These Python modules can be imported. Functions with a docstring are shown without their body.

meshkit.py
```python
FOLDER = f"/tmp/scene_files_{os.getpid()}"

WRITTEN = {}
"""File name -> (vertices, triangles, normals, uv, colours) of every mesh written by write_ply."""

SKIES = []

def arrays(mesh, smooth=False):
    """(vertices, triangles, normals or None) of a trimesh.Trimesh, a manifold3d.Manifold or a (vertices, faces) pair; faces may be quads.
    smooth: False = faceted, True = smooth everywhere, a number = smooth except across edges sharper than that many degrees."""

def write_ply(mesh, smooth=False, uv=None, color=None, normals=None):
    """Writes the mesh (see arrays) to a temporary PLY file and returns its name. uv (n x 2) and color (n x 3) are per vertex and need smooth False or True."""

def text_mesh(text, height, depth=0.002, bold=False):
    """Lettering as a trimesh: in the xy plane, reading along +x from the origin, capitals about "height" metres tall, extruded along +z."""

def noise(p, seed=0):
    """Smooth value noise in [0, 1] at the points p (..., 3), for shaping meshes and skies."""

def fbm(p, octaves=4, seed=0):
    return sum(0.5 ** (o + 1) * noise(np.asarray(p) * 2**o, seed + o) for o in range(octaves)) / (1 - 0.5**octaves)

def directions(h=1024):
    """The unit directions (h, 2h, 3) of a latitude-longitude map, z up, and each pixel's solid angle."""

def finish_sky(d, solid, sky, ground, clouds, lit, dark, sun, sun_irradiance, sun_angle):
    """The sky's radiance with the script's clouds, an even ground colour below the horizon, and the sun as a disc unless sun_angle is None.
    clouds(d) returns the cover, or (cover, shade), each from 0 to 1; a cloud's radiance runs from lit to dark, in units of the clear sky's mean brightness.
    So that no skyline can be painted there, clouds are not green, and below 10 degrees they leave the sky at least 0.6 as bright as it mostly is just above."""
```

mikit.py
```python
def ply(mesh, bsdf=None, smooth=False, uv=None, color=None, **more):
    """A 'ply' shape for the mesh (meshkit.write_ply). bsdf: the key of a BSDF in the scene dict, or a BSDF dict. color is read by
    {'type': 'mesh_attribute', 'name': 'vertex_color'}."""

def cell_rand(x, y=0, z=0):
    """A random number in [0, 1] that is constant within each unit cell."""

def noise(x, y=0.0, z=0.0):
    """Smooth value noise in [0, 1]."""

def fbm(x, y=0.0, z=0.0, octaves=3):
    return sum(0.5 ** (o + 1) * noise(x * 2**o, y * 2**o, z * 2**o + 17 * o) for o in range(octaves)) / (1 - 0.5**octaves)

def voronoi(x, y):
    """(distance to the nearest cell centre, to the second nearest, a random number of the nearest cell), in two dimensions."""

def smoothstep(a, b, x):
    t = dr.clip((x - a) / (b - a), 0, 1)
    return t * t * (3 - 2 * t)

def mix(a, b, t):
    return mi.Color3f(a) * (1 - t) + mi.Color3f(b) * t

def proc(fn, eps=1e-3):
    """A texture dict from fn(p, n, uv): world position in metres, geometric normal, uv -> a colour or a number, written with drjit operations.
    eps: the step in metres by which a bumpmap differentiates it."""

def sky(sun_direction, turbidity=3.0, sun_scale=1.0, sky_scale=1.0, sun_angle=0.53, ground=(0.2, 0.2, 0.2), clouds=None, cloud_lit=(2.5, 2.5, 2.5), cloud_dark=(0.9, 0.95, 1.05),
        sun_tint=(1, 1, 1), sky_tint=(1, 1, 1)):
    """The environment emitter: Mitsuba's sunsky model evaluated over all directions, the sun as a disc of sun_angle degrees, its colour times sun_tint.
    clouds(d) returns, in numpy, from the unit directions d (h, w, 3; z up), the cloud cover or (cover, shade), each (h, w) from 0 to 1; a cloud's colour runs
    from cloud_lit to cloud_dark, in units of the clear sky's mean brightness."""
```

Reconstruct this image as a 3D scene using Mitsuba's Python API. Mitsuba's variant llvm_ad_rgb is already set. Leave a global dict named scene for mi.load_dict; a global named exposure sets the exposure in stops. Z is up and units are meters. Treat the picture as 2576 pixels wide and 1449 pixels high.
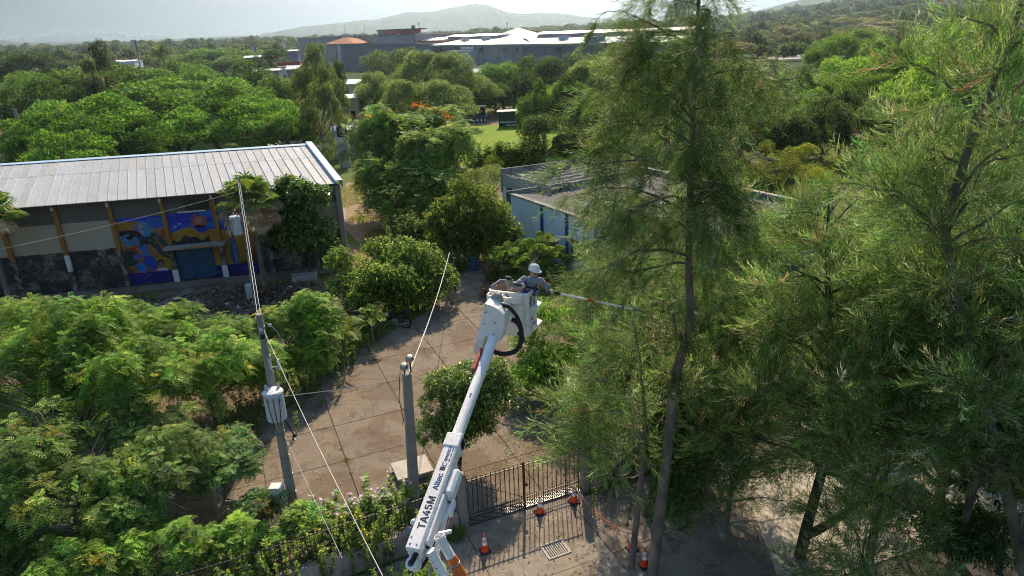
import math
import numpy as np
import trimesh
import mitsuba as mi
import drjit as dr
import mikit
import meshkit
from mikit import proc, noise, fbm, voronoi, cell_rand, smoothstep, mix

T = mi.ScalarTransform4f
scene, labels = {}, {}

# ------------------------------------------------------------------ camera, sky, exposure
exposure = 2.75
EYE = np.array([0.0, 0.0, 17.0])
PITCH, ROLL = math.atan(649 / 1717.0), math.atan(0.038)
_f = np.array([0, math.cos(PITCH), -math.sin(PITCH)])
_r = np.array([1.0, 0, 0])
_u = np.cross(_r, _f)
_up = _u * math.cos(ROLL) + _r * math.sin(ROLL)
SUN_AZ, SUN_EL = math.radians(2.5), math.radians(39)
SUN = [math.sin(SUN_AZ) * math.cos(SUN_EL), math.cos(SUN_AZ) * math.cos(SUN_EL), math.sin(SUN_EL)]


def thin_cloud(d):
    """A thin veil of high cloud, bright round the sun's side and greyer away from it."""
    n = meshkit.fbm(d * [3.0, 3.0, 9.0] + 7.0, 4, seed=4)
    az = np.degrees(np.arctan2(d[..., 0], d[..., 1]))
    away = np.clip((np.abs(az - 16) - 16) / 34, 0, 1)
    cover = np.clip(1.0 * np.exp(-np.maximum(d[..., 2], 0) / 0.4) + 0.3 * (n - 0.45), 0, 1)
    return cover, np.clip(0.03 + 0.97 * away ** 0.9 + 0.12 * (n - 0.5), 0, 1)


scene["sky"] = mikit.sky(SUN, turbidity=3.5, clouds=thin_cloud, sun_scale=0.85, sky_scale=1.25, cloud_lit=(1.6, 1.63, 1.68), cloud_dark=(0.15, 0.15, 0.155), sun_tint=(1.03, 0.99, 0.93), ground=(0.10, 0.12, 0.06))
labels["sky"] = {"label": "hazy white sky greying to the left", "kind": "structure"}
scene["camera"] = {"type": "perspective", "fov": 2 * math.degrees(math.atan(1288 / 1717.0)), "fov_axis": "x", "near_clip": 0.2, "far_clip": 40000.0,
                   "to_world": T().look_at(origin=EYE.tolist(), target=(EYE + _f).tolist(), up=_up.tolist())}

# ------------------------------------------------------------------ helpers
def rgb(r, g=None, b=None):
    return {"type": "rgb", "value": [r, g, b] if g is not None else list(r)}


def mat(name, color, rough=0.6, metallic=0.0, spec=0.4, bump=None, bump_eps=0.004, **more):
    c = proc(color) if callable(color) else rgb(color) if isinstance(color, (tuple, list)) else color
    b = {"type": "principled", "base_color": c, "roughness": proc(rough) if callable(rough) else float(rough), "metallic": float(metallic), "specular": float(spec), **more}
    if bump is not None:
        b = {"type": "bumpmap", "bsdf": b, "arbitrary": {**proc(bump, bump_eps), "raw": True} if False else proc(bump, bump_eps), "scale": 1.0}
    scene[name] = {"type": "twosided", "bsdf": b}
    return name


def numbered(key):
    if key not in taken:
        taken.add(key)
        return key
    k = 1
    while f"{key}_{k:03d}" in taken:
        k += 1
    taken.add(f"{key}_{k:03d}")
    return f"{key}_{k:03d}"


taken = set()


def thing(name, label, cat, group=None, kind=None):
    key = numbered(name)
    labels[key] = {"label": label, "category": cat}
    if group:
        labels[key]["group"] = group
    if kind:
        labels[key]["kind"] = kind
    return key


def put(key, mesh, bsdf, smooth=False, color=None, **more):
    scene[key] = mikit.ply(mesh, bsdf, smooth=smooth, color=color, **more)
    taken.add(key)
    return key


def part(parent, name, mesh, bsdf, smooth=False, color=None, label=None, kind=None):
    key = numbered(parent + "__" + name)
    put(key, mesh, bsdf, smooth, color)
    if label:
        labels[key] = {"label": label}
    if kind:
        labels.setdefault(key, {})["kind"] = kind
    return key


def solo(name, mesh, bsdf, label, cat, group=None, smooth=False, color=None, kind=None):
    return put(thing(name, label, cat, group, kind), mesh, bsdf, smooth, color)


def structure(name, mesh, bsdf, label=None, smooth=False, color=None):
    key = numbered(name)
    labels[key] = {"kind": "structure"}
    if label:
        labels[key]["label"] = label
    return put(key, mesh, bsdf, smooth, color)


def nrm(v):
    v = np.asarray(v, float)
    return v / np.maximum(np.linalg.norm(v, axis=-1, keepdims=True), 1e-12)


def frame(d, up=(0, 0, 1.0)):
    d = nrm(d)
    u = np.asarray(up, float)
    s = np.cross(d, u)
    bad = np.linalg.norm(s, axis=-1) < 1e-3
    if np.any(bad):
        s = np.where(bad[..., None], np.cross(d, [1.0, 0.2, 0]), s)
    s = nrm(s)
    return s, np.cross(s, d)


class MB:
    """Collects vertices and triangles of one mesh."""

    def __init__(self):
        self.v, self.f, self.n = [], [], 0

    def add(self, v, f):
        v = np.asarray(v, float).reshape(-1, 3)
        f = np.asarray(f, int)
        if f.shape[1] == 4:
            f = np.vstack([f[:, [0, 1, 2]], f[:, [0, 2, 3]]])
        self.v.append(v)
        self.f.append(f + self.n)
        self.n += len(v)
        return self

    def mesh(self, m, mat4=None):
        v = np.asarray(m.vertices, float)
        if mat4 is not None:
            v = v @ mat4[:3, :3].T + mat4[:3, 3]
        return self.add(v, m.faces)

    def box(self, c, size, R=None, bevel=0.0):
        """c centre, size full extents, R rows: local axes in world."""
        sx, sy, sz = np.asarray(size, float) / 2
        R = np.eye(3) if R is None else np.asarray(R, float)
        if bevel > 0:
            b = min(bevel, sx * .9, sy * .9, sz * .9)
            pts = []
            for x in (-1, 1):
                for y in (-1, 1):
                    for z in (-1, 1):
                        pts += [(x * sx, y * (sy - b), z * (sz - b)), (x * (sx - b), y * sy, z * (sz - b)), (x * (sx - b), y * (sy - b), z * sz)]
            m = trimesh.convex.convex_hull(np.array(pts))
            return self.add(np.asarray(m.vertices) @ R + np.asarray(c, float), m.faces)
        v = np.array([[x, y, z] for x in (-sx, sx) for y in (-sy, sy) for z in (-sz, sz)])
        f = [[0, 1, 3, 2], [4, 6, 7, 5], [0, 4, 5, 1], [2, 3, 7, 6], [0, 2, 6, 4], [1, 5, 7, 3]]
        return self.add(v @ R + np.asarray(c, float), f)

    def tube(self, pts, radii, sides=6, caps=True):
        p = np.asarray(pts, float)
        r = np.broadcast_to(np.asarray(radii, float), (len(p),))
        t = nrm(np.gradient(p, axis=0))
        a, _ = frame(t[0])
        A = [a]
        for i in range(1, len(p)):
            a = A[-1] - t[i] * (A[-1] @ t[i])
            A.append(nrm(a))
        A = np.array(A)
        B = np.cross(t, A)
        ang = np.arange(sides) * 2 * np.pi / sides
        v = p[:, None] + r[:, None, None] * (np.cos(ang)[None, :, None] * A[:, None] + np.sin(ang)[None, :, None] * B[:, None])
        i, j = np.meshgrid(np.arange(len(p) - 1), np.arange(sides), indexing="ij")
        q = np.stack([i * sides + j, i * sides + (j + 1) % sides, (i + 1) * sides + (j + 1) % sides, (i + 1) * sides + j], -1).reshape(-1, 4)
        v = v.reshape(-1, 3)
        f = np.vstack([q[:, [0, 1, 2]], q[:, [0, 2, 3]]])
        if caps:
            n = len(v)
            k = np.arange(sides)
            v = np.vstack([v, p[:1], p[-1:]])
            f = np.vstack([f, np.stack([(k + 1) % sides, k, k * 0 + n], 1), np.stack([k + n - sides, (k + 1) % sides + n - sides, k * 0 + n + 1], 1)])
        return self.add(v, f)

    def lathe(self, prof, c=(0, 0, 0), axis=(0, 0, 1), sides=20):
        """prof: (radius, height) rows along axis from c."""
        prof = np.asarray(prof, float)
        z = nrm(axis)
        x, y = frame(z, (0.3, 1, 0.2))
        ang = np.arange(sides) * 2 * np.pi / sides
        ring = np.cos(ang)[:, None] * x + np.sin(ang)[:, None] * y
        v = np.asarray(c, float) + prof[:, None, :1] * ring[None] + prof[:, None, 1:] * z
        i, j = np.meshgrid(np.arange(len(prof) - 1), np.arange(sides), indexing="ij")
        q = np.stack([i * sides + j, i * sides + (j + 1) % sides, (i + 1) * sides + (j + 1) % sides, (i + 1) * sides + j], -1).reshape(-1, 4)
        return self.add(v.reshape(-1, 3), q)

    def prism(self, poly, z0, z1):
        """Convex or star-shaped polygon (n x 2), extruded upright."""
        p = np.asarray(poly, float)
        n = len(p)
        m = trimesh.creation.extrude_polygon(_poly(p), z1 - z0, engine="earcut")
        return self.add(np.asarray(m.vertices) + [0, 0, z0], m.faces)

    def quad(self, a, b, c, d):
        return self.add([a, b, c, d], [[0, 1, 2, 3]])

    def slab(self, a, b, c, d, t):
        """A plate with the top face a b c d (counter-clockwise from outside), thickness t against its normal."""
        P = np.array([a, b, c, d], float)
        n = nrm(np.cross(P[1] - P[0], P[3] - P[0]))
        return self.add(np.vstack([P, P - n * t]), [[0, 1, 2, 3], [7, 6, 5, 4], [0, 4, 5, 1], [1, 5, 6, 2], [2, 6, 7, 3], [3, 7, 4, 0]])

    def get(self):
        return trimesh.Trimesh(np.vstack(self.v), np.vstack(self.f), process=False)


def _poly(p):
    from shapely.geometry import Polygon
    return Polygon(p)


def hull(points):
    return trimesh.convex.convex_hull(np.asarray(points, float))


def catenary(a, b, sag, n=24):
    a, b = np.asarray(a, float), np.asarray(b, float)
    t = np.linspace(0, 1, n)[:, None]
    p = a + (b - a) * t
    p[:, 2] -= sag * 4 * (t[:, 0] * (1 - t[:, 0]))
    return p


def wire(name, a, b, sag, r, bsdf, label, cat="wire", group=None, n=24):
    return solo(name, MB().tube(catenary(a, b, sag, n), r, 5).get(), bsdf, label, cat, group, smooth=True)
# ------------------------------------------------------------------ foliage geometry
class Fol:
    """Leaf-sized faces with one colour per leaf."""

    def __init__(self):
        self.v, self.f, self.c, self.n = [], [], [], 0

    def add(self, v, f, c):
        self.v.append(np.asarray(v, np.float32))
        self.f.append(np.asarray(f, np.int32) + self.n)
        self.c.append(np.asarray(c, np.float32))
        self.n += len(v)

    def leaves(self, P, D, N, L, W, C, fold=0.22, mid=0.45):
        n = len(P)
        D = nrm(D)
        S = nrm(np.cross(D, N))
        N = np.cross(S, D)
        L = np.broadcast_to(L, (n,))[:, None]
        W = np.broadcast_to(W, (n,))[:, None]
        M = P + D * L * mid
        v = np.stack([P, M + S * W / 2 + N * W * fold, P + D * L, M - S * W / 2 + N * W * fold], 1).reshape(-1, 3)
        k = np.arange(n)[:, None] * 4
        f = np.concatenate([k + [[0, 1, 2]], k + [[0, 2, 3]]])
        self.add(v, f, np.repeat(C, 4, 0))

    def fronds(self, P, D, L, pairs, ll, lw, droop, C, up=None, t0=0.15, swept=0.45, vee=0.1, keel=0.0):
        """Feathery leaves: leaflets in pairs along a drooping midrib. C one colour per frond."""
        n = len(P)
        D = nrm(D)
        L = np.broadcast_to(L, (n,))
        up = np.tile([0, 0, 1.0], (n, 1)) if up is None else up
        t = np.linspace(t0, 1, pairs)
        dn = np.array([0, 0, -1.0])
        pos = P[:, None] + D[:, None] * (L[:, None] * t)[..., None] + dn * (droop * L[:, None] * t ** 2)[..., None]
        tan = nrm(D[:, None] + dn * (2 * droop * t)[None, :, None])
        S = nrm(np.cross(tan, up[:, None]))
        U = np.cross(S, tan)
        prof = (np.sin(np.pi * (0.18 + 0.75 * t)) ** 0.7)
        for s in (-1, 1):
            d = nrm(S * s + tan * swept + U * vee - keel * np.array([0, 0, 1.0]))
            self.leaves(pos.reshape(-1, 3), d.reshape(-1, 3), U.reshape(-1, 3), (ll * prof * (L / L.mean())[:, None]).ravel(), lw, np.repeat(C, pairs, 0), fold=0.1)

    def strips(self, P, D, L, W, droop, C, rng):
        """Thin drooping needles, three triangles each."""
        n = len(P)
        D = nrm(D)
        L = np.broadcast_to(L, (n,))[:, None]
        S = nrm(np.cross(D, rng.normal(size=(n, 3))))
        W = np.broadcast_to(W, (n,))[:, None]
        dn = np.array([0, 0, -1.0]) * np.broadcast_to(droop, (n,))[:, None]
        M = P + D * L * 0.5 + dn * L * 0.16
        E = P + D * L * 0.9 + dn * L * 0.7
        v = np.stack([P, M + S * W / 2, M - S * W / 2, E], 1).reshape(-1, 3)
        k = np.arange(n)[:, None] * 4
        f = np.concatenate([k + [[0, 1, 2]], k + [[1, 3, 2]]])
        self.add(v, f, np.repeat(C, 4, 0))

    def get(self):
        # leaf colours are reflectance of one face; the thin leaf shares its albedo between reflection and transmission
        return (np.concatenate(self.v), np.concatenate(self.f)), np.clip(np.concatenate(self.c) * 1.7, 0, .9)

    def place(self, key, bsdf, smooth=False):
        m, c = self.get()
        scene[key] = mikit.ply(m, bsdf, smooth=False, color=c)
        taken.add(key)
        return key


def tones(rng, n, pal, jit=0.18, weights=None):
    pal = np.asarray(pal, float)
    c = pal[rng.choice(len(pal), n, p=weights)]
    return np.clip(c * np.exp(rng.normal(0, jit, (n, 1))) * np.exp(rng.normal(0, jit * 0.3, (n, 3))), 0.002, 0.9)


def sphere_dirs(rng, n, zmin=-1.0):
    z = rng.uniform(zmin, 1, n)
    a = rng.uniform(0, 2 * np.pi, n)
    r = np.sqrt(1 - z * z)
    return np.stack([r * np.cos(a), r * np.sin(a), z], 1)


def bez(a, b, c, n=6):
    t = np.linspace(0, 1, n)[:, None]
    return (1 - t) ** 2 * np.asarray(a) + 2 * t * (1 - t) * np.asarray(b) + t * t * np.asarray(c)


def limbs(mb, rng, base, clumps, r0, fork=0.35, lean=None, twigs=2, sides=6, trunk_to=0.75):
    """A tapering trunk with one limb to each clump (x, y, z, r) and a few twigs inside it."""
    base = np.asarray(base, float)
    cl = np.asarray(clumps, float)
    top = cl[:, 2].max()
    cen = np.append(cl[:, :2].mean(0), base[2] + (top - base[2]) * trunk_to)
    kink = (base + cen) / 2 + np.append(rng.normal(0, 0.04 * (top - base[2]), 2), 0)
    line = bez(base, kink, cen, 8)
    rad = r0 * np.linspace(1, 0.3, 8)
    rad[0] *= 1.35
    mb.tube(line, rad, 8)
    for x, y, z, r in cl:
        e = np.array([x, y, z])
        s = np.clip(fork + (1 - fork) * (z - base[2]) / (top - base[2] + 1e-6) * 0.6 + rng.uniform(-.1, .05), 0.1, 0.95)
        st = np.array([np.interp(s, np.linspace(0, 1, 8), line[:, k]) for k in range(3)])
        rs = np.interp(s, np.linspace(0, 1, 8), rad)
        mid = st + (e - st) * 0.5 + np.array([0, 0, 0.12]) * np.linalg.norm(e - st) + rng.normal(0, 0.07, 3) * np.linalg.norm(e - st)
        mb.tube(bez(st, mid, e, 6), rs * np.linspace(0.6, 0.14, 6), sides, caps=False)
        for d in sphere_dirs(rng, twigs, -0.2):
            q = e + d * r * rng.uniform(.6, .95)
            s0 = e + (mid - e) * rng.uniform(0, .4)
            mb.tube(bez(s0, (s0 + q) / 2 + rng.normal(0, .08 * r, 3), q, 4), rs * np.linspace(0.16, 0.03, 4), 4, caps=False)


def crown_pts(rng, clumps, n, zmin=-0.5, shell=0.45, rough=0.25):
    """Points over the shells of the clumps and the outward direction at each."""
    cl = np.asarray(clumps, float)
    w = cl[:, 3] ** 2
    k = rng.choice(len(cl), n, p=w / w.sum())
    d = sphere_dirs(rng, n, zmin)
    rr = cl[k, 3] * (1 - shell * rng.random(n) ** 1.6) * (1 + rough * (meshkit.fbm(d * 2.2 + k[:, None] * 3.1, 2) - 0.5) * 2)
    crown_pts.clump = np.exp(rng.normal(0, .16, (len(cl), 1)))[k]
    return cl[k, :3] + d * rr[:, None] * [1, 1, 0.85], d


def leafy(fol, rng, clumps, shoots, per, L, W, pal, shoot=0.3, droop=0.3, up=0.35, spread=0.9, zmin=-0.5, shell=0.5, jit=0.2, weights=None, tip=None, by_shoot=0.5):
    """Simple leaves spiralling round shoots. tip: a palette for the youngest leaves at the shoot's end."""
    P, O = crown_pts(rng, clumps, shoots, zmin, shell)
    ax = nrm(O + [0, 0, up] + rng.normal(0, .3, (shoots, 3)))
    a, b = frame(ax)
    base = tones(rng, shoots, pal, jit, weights) * crown_pts.clump
    ph0 = rng.uniform(0, 6.28, shoots)
    for j in range(per):
        t = (j + 0.5) / per
        ph = ph0 + j * 2.4
        rad = a * np.cos(ph)[:, None] + b * np.sin(ph)[:, None]
        D = nrm(ax * (0.35 + 0.5 * t) + rad * spread - np.array([0, 0, droop]) + rng.normal(0, .18, (shoots, 3)))
        C = base * np.exp(rng.normal(0, jit * by_shoot, (shoots, 1)))
        if tip is not None and j >= per - 2:
            young = rng.random(shoots) < 0.6
            C = np.where(young[:, None], tones(rng, shoots, tip, jit), C)
        fol.leaves(P + ax * (shoot * t), D, nrm(np.array([0, 0, 1.0]) + rad * 0.25 + rng.normal(0, .3, (shoots, 3))), L * rng.uniform(.75, 1.2, shoots), W * rng.uniform(.8, 1.2, shoots), C)


def feathery(fol, rng, clumps, shoots, per, L, pairs, ll, lw, pal, droop=0.25, up=0.5, zmin=-0.4, shell=0.5, jit=0.2, weights=None, shoot=0.25):
    """Fronds in a whorl at each shoot tip."""
    P, O = crown_pts(rng, clumps, shoots, zmin, shell)
    ax = nrm(O + [0, 0, up] + rng.normal(0, .25, (shoots, 3)))
    a, b = frame(ax)
    base = tones(rng, shoots, pal, jit, weights) * crown_pts.clump
    ph0 = rng.uniform(0, 6.28, shoots)
    for j in range(per):
        ph = ph0 + j * 2.4
        rad = a * np.cos(ph)[:, None] + b * np.sin(ph)[:, None]
        D = nrm(ax * 0.45 + rad + rng.normal(0, .15, (shoots, 3)) + [0, 0, 0.1])
        fol.fronds(P + ax * (shoot * j / per), D, L * rng.uniform(.7, 1.2, shoots), pairs, ll, lw, droop, base * np.exp(rng.normal(0, .08, (shoots, 1))))


def cards(fol, rng, clumps, n, L, W, pal, zmin=-0.4, shell=0.5, jit=0.22, up=0.5, weights=None):
    """Far crowns: leaf sprays as single folded faces."""
    P, O = crown_pts(rng, clumps, n, zmin, shell, 0.3)
    D = nrm(O * 0.7 + [0, 0, up * 0.5] + rng.normal(0, .65, (n, 3)))
    fol.leaves(P, D, nrm(O + [0, 0, 0.8] + rng.normal(0, .45, (n, 3))), L * rng.uniform(.6, 1.3, n), W * rng.uniform(.7, 1.3, n), tones(rng, n, pal, jit, weights), fold=0.3)


PLUME_N = 8
_plumes = []


def plume_set(rng, needles, length=0.75, needle=0.24, w=0.007):
    out = []
    for k in range(PLUME_N):
        t = np.linspace(0, 1, 9)[:, None]
        bend = rng.normal(0, .10, 3) + [0, 0, -0.12]
        axis = np.hstack([t, np.zeros_like(t), np.zeros_like(t)]) * length + bend * t ** 2 * length
        s = rng.uniform(0.05, 1, needles)
        P = np.stack([np.interp(s, t[:, 0], axis[:, i]) for i in range(3)], 1)
        ph = rng.uniform(0, 6.28, needles)
        rad = np.stack([np.zeros(needles), np.cos(ph), np.sin(ph)], 1)
        D = nrm(np.array([1.0, 0, 0]) + rad * rng.uniform(.25, .75, (needles, 1)))
        f = Fol()
        f.strips(P, D, needle * rng.uniform(.6, 1.2, needles) * (1.15 - 0.4 * s), w, rng.uniform(.1, .9, needles), np.repeat(rng.normal(0, .16, (needles, 1)), 3, 1), rng)
        (v, fc), c = f.get()
        out.append((v, fc, c[:, :1]))
    return out


def plumes(fol, rng, P, D, S, pal, pset, jit=0.15, weights=None):
    """Copies of the plumes at P along D with size S."""
    n = len(P)
    D = nrm(D)
    a, b = frame(D)
    col = tones(rng, n, pal, jit, weights)
    which = rng.integers(0, len(pset), n)
    for k, (v, f, c) in enumerate(pset):
        i = np.nonzero(which == k)[0]
        if not len(i):
            continue
        ph = rng.uniform(-.5, .5, len(i))[:, None]
        X, Y = D[i], a[i] * np.cos(ph) + b[i] * np.sin(ph)
        Z = np.cross(X, Y)
        R = np.stack([X, Y, Z], 1) * np.broadcast_to(S, (n,))[i, None, None]
        V = np.einsum("nk,mkj->mnj", v, R) + P[i, None]
        F = f[None] + (np.arange(len(i)) * len(v))[:, None, None]
        C = col[i, None] * np.exp(c)[None]
        fol.add(V.reshape(-1, 3), F.reshape(-1, 3), C.reshape(-1, 3))


def leafmat(name, trans=1.2, rough=0.4, gloss=0.3):
    """A thin leaf that lets light through, with a waxy upper layer that mirrors the sky."""
    vc = {"type": "mesh_attribute", "name": "vertex_color"}
    scene[name] = {"type": "blendbsdf", "weight": gloss,
                   "through": {"type": "principledthin", "base_color": vc, "roughness": 0.5, "diff_trans": trans},
                   "wax": {"type": "twosided", "bsdf": {"type": "principled", "base_color": vc, "roughness": rough, "specular": 0.8}}}
    return name


leafmat("leaf", 1.2, 0.42, 0.15)
leafmat("leaf_glossy", 1.0, 0.28, 0.35)
leafmat("needle", 1.15, 0.42, 0.18)


def barkmat(name, dark, light, scale=6.0):
    def fn(p, n, uv):
        k = fbm(p.x * scale, p.y * scale, p.z * scale * 0.35, 4)
        m = smoothstep(0.55, 0.75, fbm(p.x * 1.7 + 9, p.y * 1.7, p.z * 0.9, 3))
        return mix(mix(dark, light, k), [light[0] * 1.5, light[1] * 1.5, light[2] * 1.45], m * 0.5)

    return mat(name, fn, 0.9, spec=0.15)


barkmat("bark_grey", (0.06, 0.05, 0.042), (0.24, 0.2, 0.17))
barkmat("bark_pale", (0.12, 0.105, 0.085), (0.38, 0.34, 0.28))
barkmat("bark_dark", (0.03, 0.026, 0.022), (0.11, 0.09, 0.075))
# ------------------------------------------------------------------ land, far hills
def land_z(x, y):
    x, y = np.asarray(x, float), np.asarray(y, float)
    r = np.hypot(x, y)
    az = np.degrees(np.arctan2(x, np.maximum(y, 1)))
    s = lambda a, b, v: (lambda t: t * t * (3 - 2 * t))(np.clip((v - a) / (b - a), 0, 1))
    return 46 * s(330, 1500, r) * s(12, 38, az) + 9 * s(500, 2000, r) * s(-2, 12, az) + 5 * s(700, 1800, r) * s(-8, -30, az)


def grass_dirt(p, n, uv):
    k = fbm(p.x * 0.35, p.y * 0.35, 0, 4)
    g = smoothstep(0.36, 0.5, fbm(p.x * 0.13 + 5, p.y * 0.13, 3, 4))
    fine = fbm(p.x * 7, p.y * 7, 1, 3)
    dirt = mix([0.1, 0.075, 0.052], [0.2, 0.16, 0.115], k * 0.6 + fine * 0.4)
    far = smoothstep(140, 260, dr.sqrt(p.x * p.x + p.y * p.y))
    grass = mix([0.05, 0.085, 0.018], [0.11, 0.15, 0.035], fine)
    return mix(mix(dirt, grass, g), [0.035, 0.055, 0.018], far)


mat("ground_soil", grass_dirt, 0.95, spec=0.1)
rings = np.concatenate([np.linspace(0, 300, 40), np.geomspace(320, 17000, 40)])
ang = np.linspace(0, 2 * np.pi, 97)[:-1]
gx, gy = rings[:, None] * np.sin(ang), rings[:, None] * np.cos(ang)
gz = land_z(gx, gy)
gi, gj = np.meshgrid(np.arange(len(rings) - 1), np.arange(96), indexing="ij")
gq = np.stack([gi * 96 + gj, (gi + 1) * 96 + gj, (gi + 1) * 96 + (gj + 1) % 96, gi * 96 + (gj + 1) % 96], -1).reshape(-1, 4)[:, ::-1]
structure("ground", (np.stack([gx, gy, gz], -1).reshape(-1, 3), gq), "ground_soil", "bare earth and rough grass between the trees", smooth=True)

mat("far_slope", lambda p, n, uv: mix([0.03, 0.05, 0.022], [0.08, 0.1, 0.045], fbm(p.x * 0.006, p.y * 0.006, p.z * 0.02, 4)), 1.0, spec=0.05)


def ridge(name, label, prof, r0, width, seed, rough, k=1.0):
    """A range of hills: (azimuth in degrees, height in metres) along a ridge at distance r0."""
    prof = np.array(prof, float)
    prof[:, 1], r0, width = np.where(prof[:, 1] > 17, 17 + (prof[:, 1] - 17) * k, prof[:, 1] * k), r0 * k, width * k
    na, nr = 220, 26
    az = np.linspace(prof[0, 0], prof[-1, 0], na)
    r = np.linspace(r0 - width, r0 + width * 1.3, nr)
    A, R = np.meshgrid(np.radians(az), r, indexing="ij")
    x, y = R * np.sin(A), R * np.cos(A)
    h = np.interp(az, prof[:, 0], prof[:, 1])
    ker = np.ones(3) / 3
    h = np.convolve(np.pad(h, 1, "edge"), ker, "valid")
    q = np.exp(-((R - r0) / (width * 0.5)) ** 2)
    nz = meshkit.fbm(np.stack([x, y, 0 * x], -1) * (5.0 / width), 5, seed) - 0.5
    z = h[:, None] * q * (1 + rough * nz * (1.4 - q)) + h[:, None] * 0.1 * nz * q * 0.6 - 25 * (1 - q)
    i, j = np.meshgrid(np.arange(na - 1), np.arange(nr - 1), indexing="ij")
    f = np.stack([i * nr + j, (i + 1) * nr + j, (i + 1) * nr + j + 1, i * nr + j + 1], -1).reshape(-1, 4)
    structure(name, (np.stack([x, y, z], -1).reshape(-1, 3), f), "far_slope", label, smooth=True)


ridge("mountain", "broad blue mountain with a rounded summit behind the grey mall",
      [(-26, 0), (-21, 20), (-18.4, 55), (-15.5, 103), (-12.8, 127), (-9.5, 156), (-7.4, 205), (-5.5, 207), (-3.5, 240), (-2.2, 262), (-1, 236), (0.4, 168), (1.8, 152), (3.4, 158), (4.8, 150), (6.3, 112), (8, 86), (10, 40), (13, 0)], 7000, 1700, 3, 0.35, .75)
ridge("hill", "low wooded hill in front of the mountain", [(-12.4, 0), (-10.6, 25), (-9.4, 60), (-8.6, 64), (-7.8, 40), (-6.5, 15), (-4.5, 0)], 4200, 520, 5, 0.35)
ridge("mountain_range", "faint pale range on the left horizon", [(-38, 50), (-35.5, 130), (-33, 185), (-31, 220), (-29.8, 215), (-28, 205), (-26.5, 165), (-24, 100), (-20, 50), (-17, 0)], 14000, 2400, 8, 0.15, .95)
ridge("hill_001", "low blue hills on the left skyline", [(-40, 20), (-36, 52), (-34.6, 72), (-33.2, 50), (-30, 44), (-26, 40), (-20, 42), (-14, 30), (-10, 0)], 5200, 600, 12, 0.4)
ridge("hill_002", "pale wooded slope rising on the right skyline", [(14, 0), (20, 90), (24, 165), (28, 200), (31, 250), (34, 300), (38, 330), (44, 360)], 5200, 1500, 15, 0.3, .6)

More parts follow.
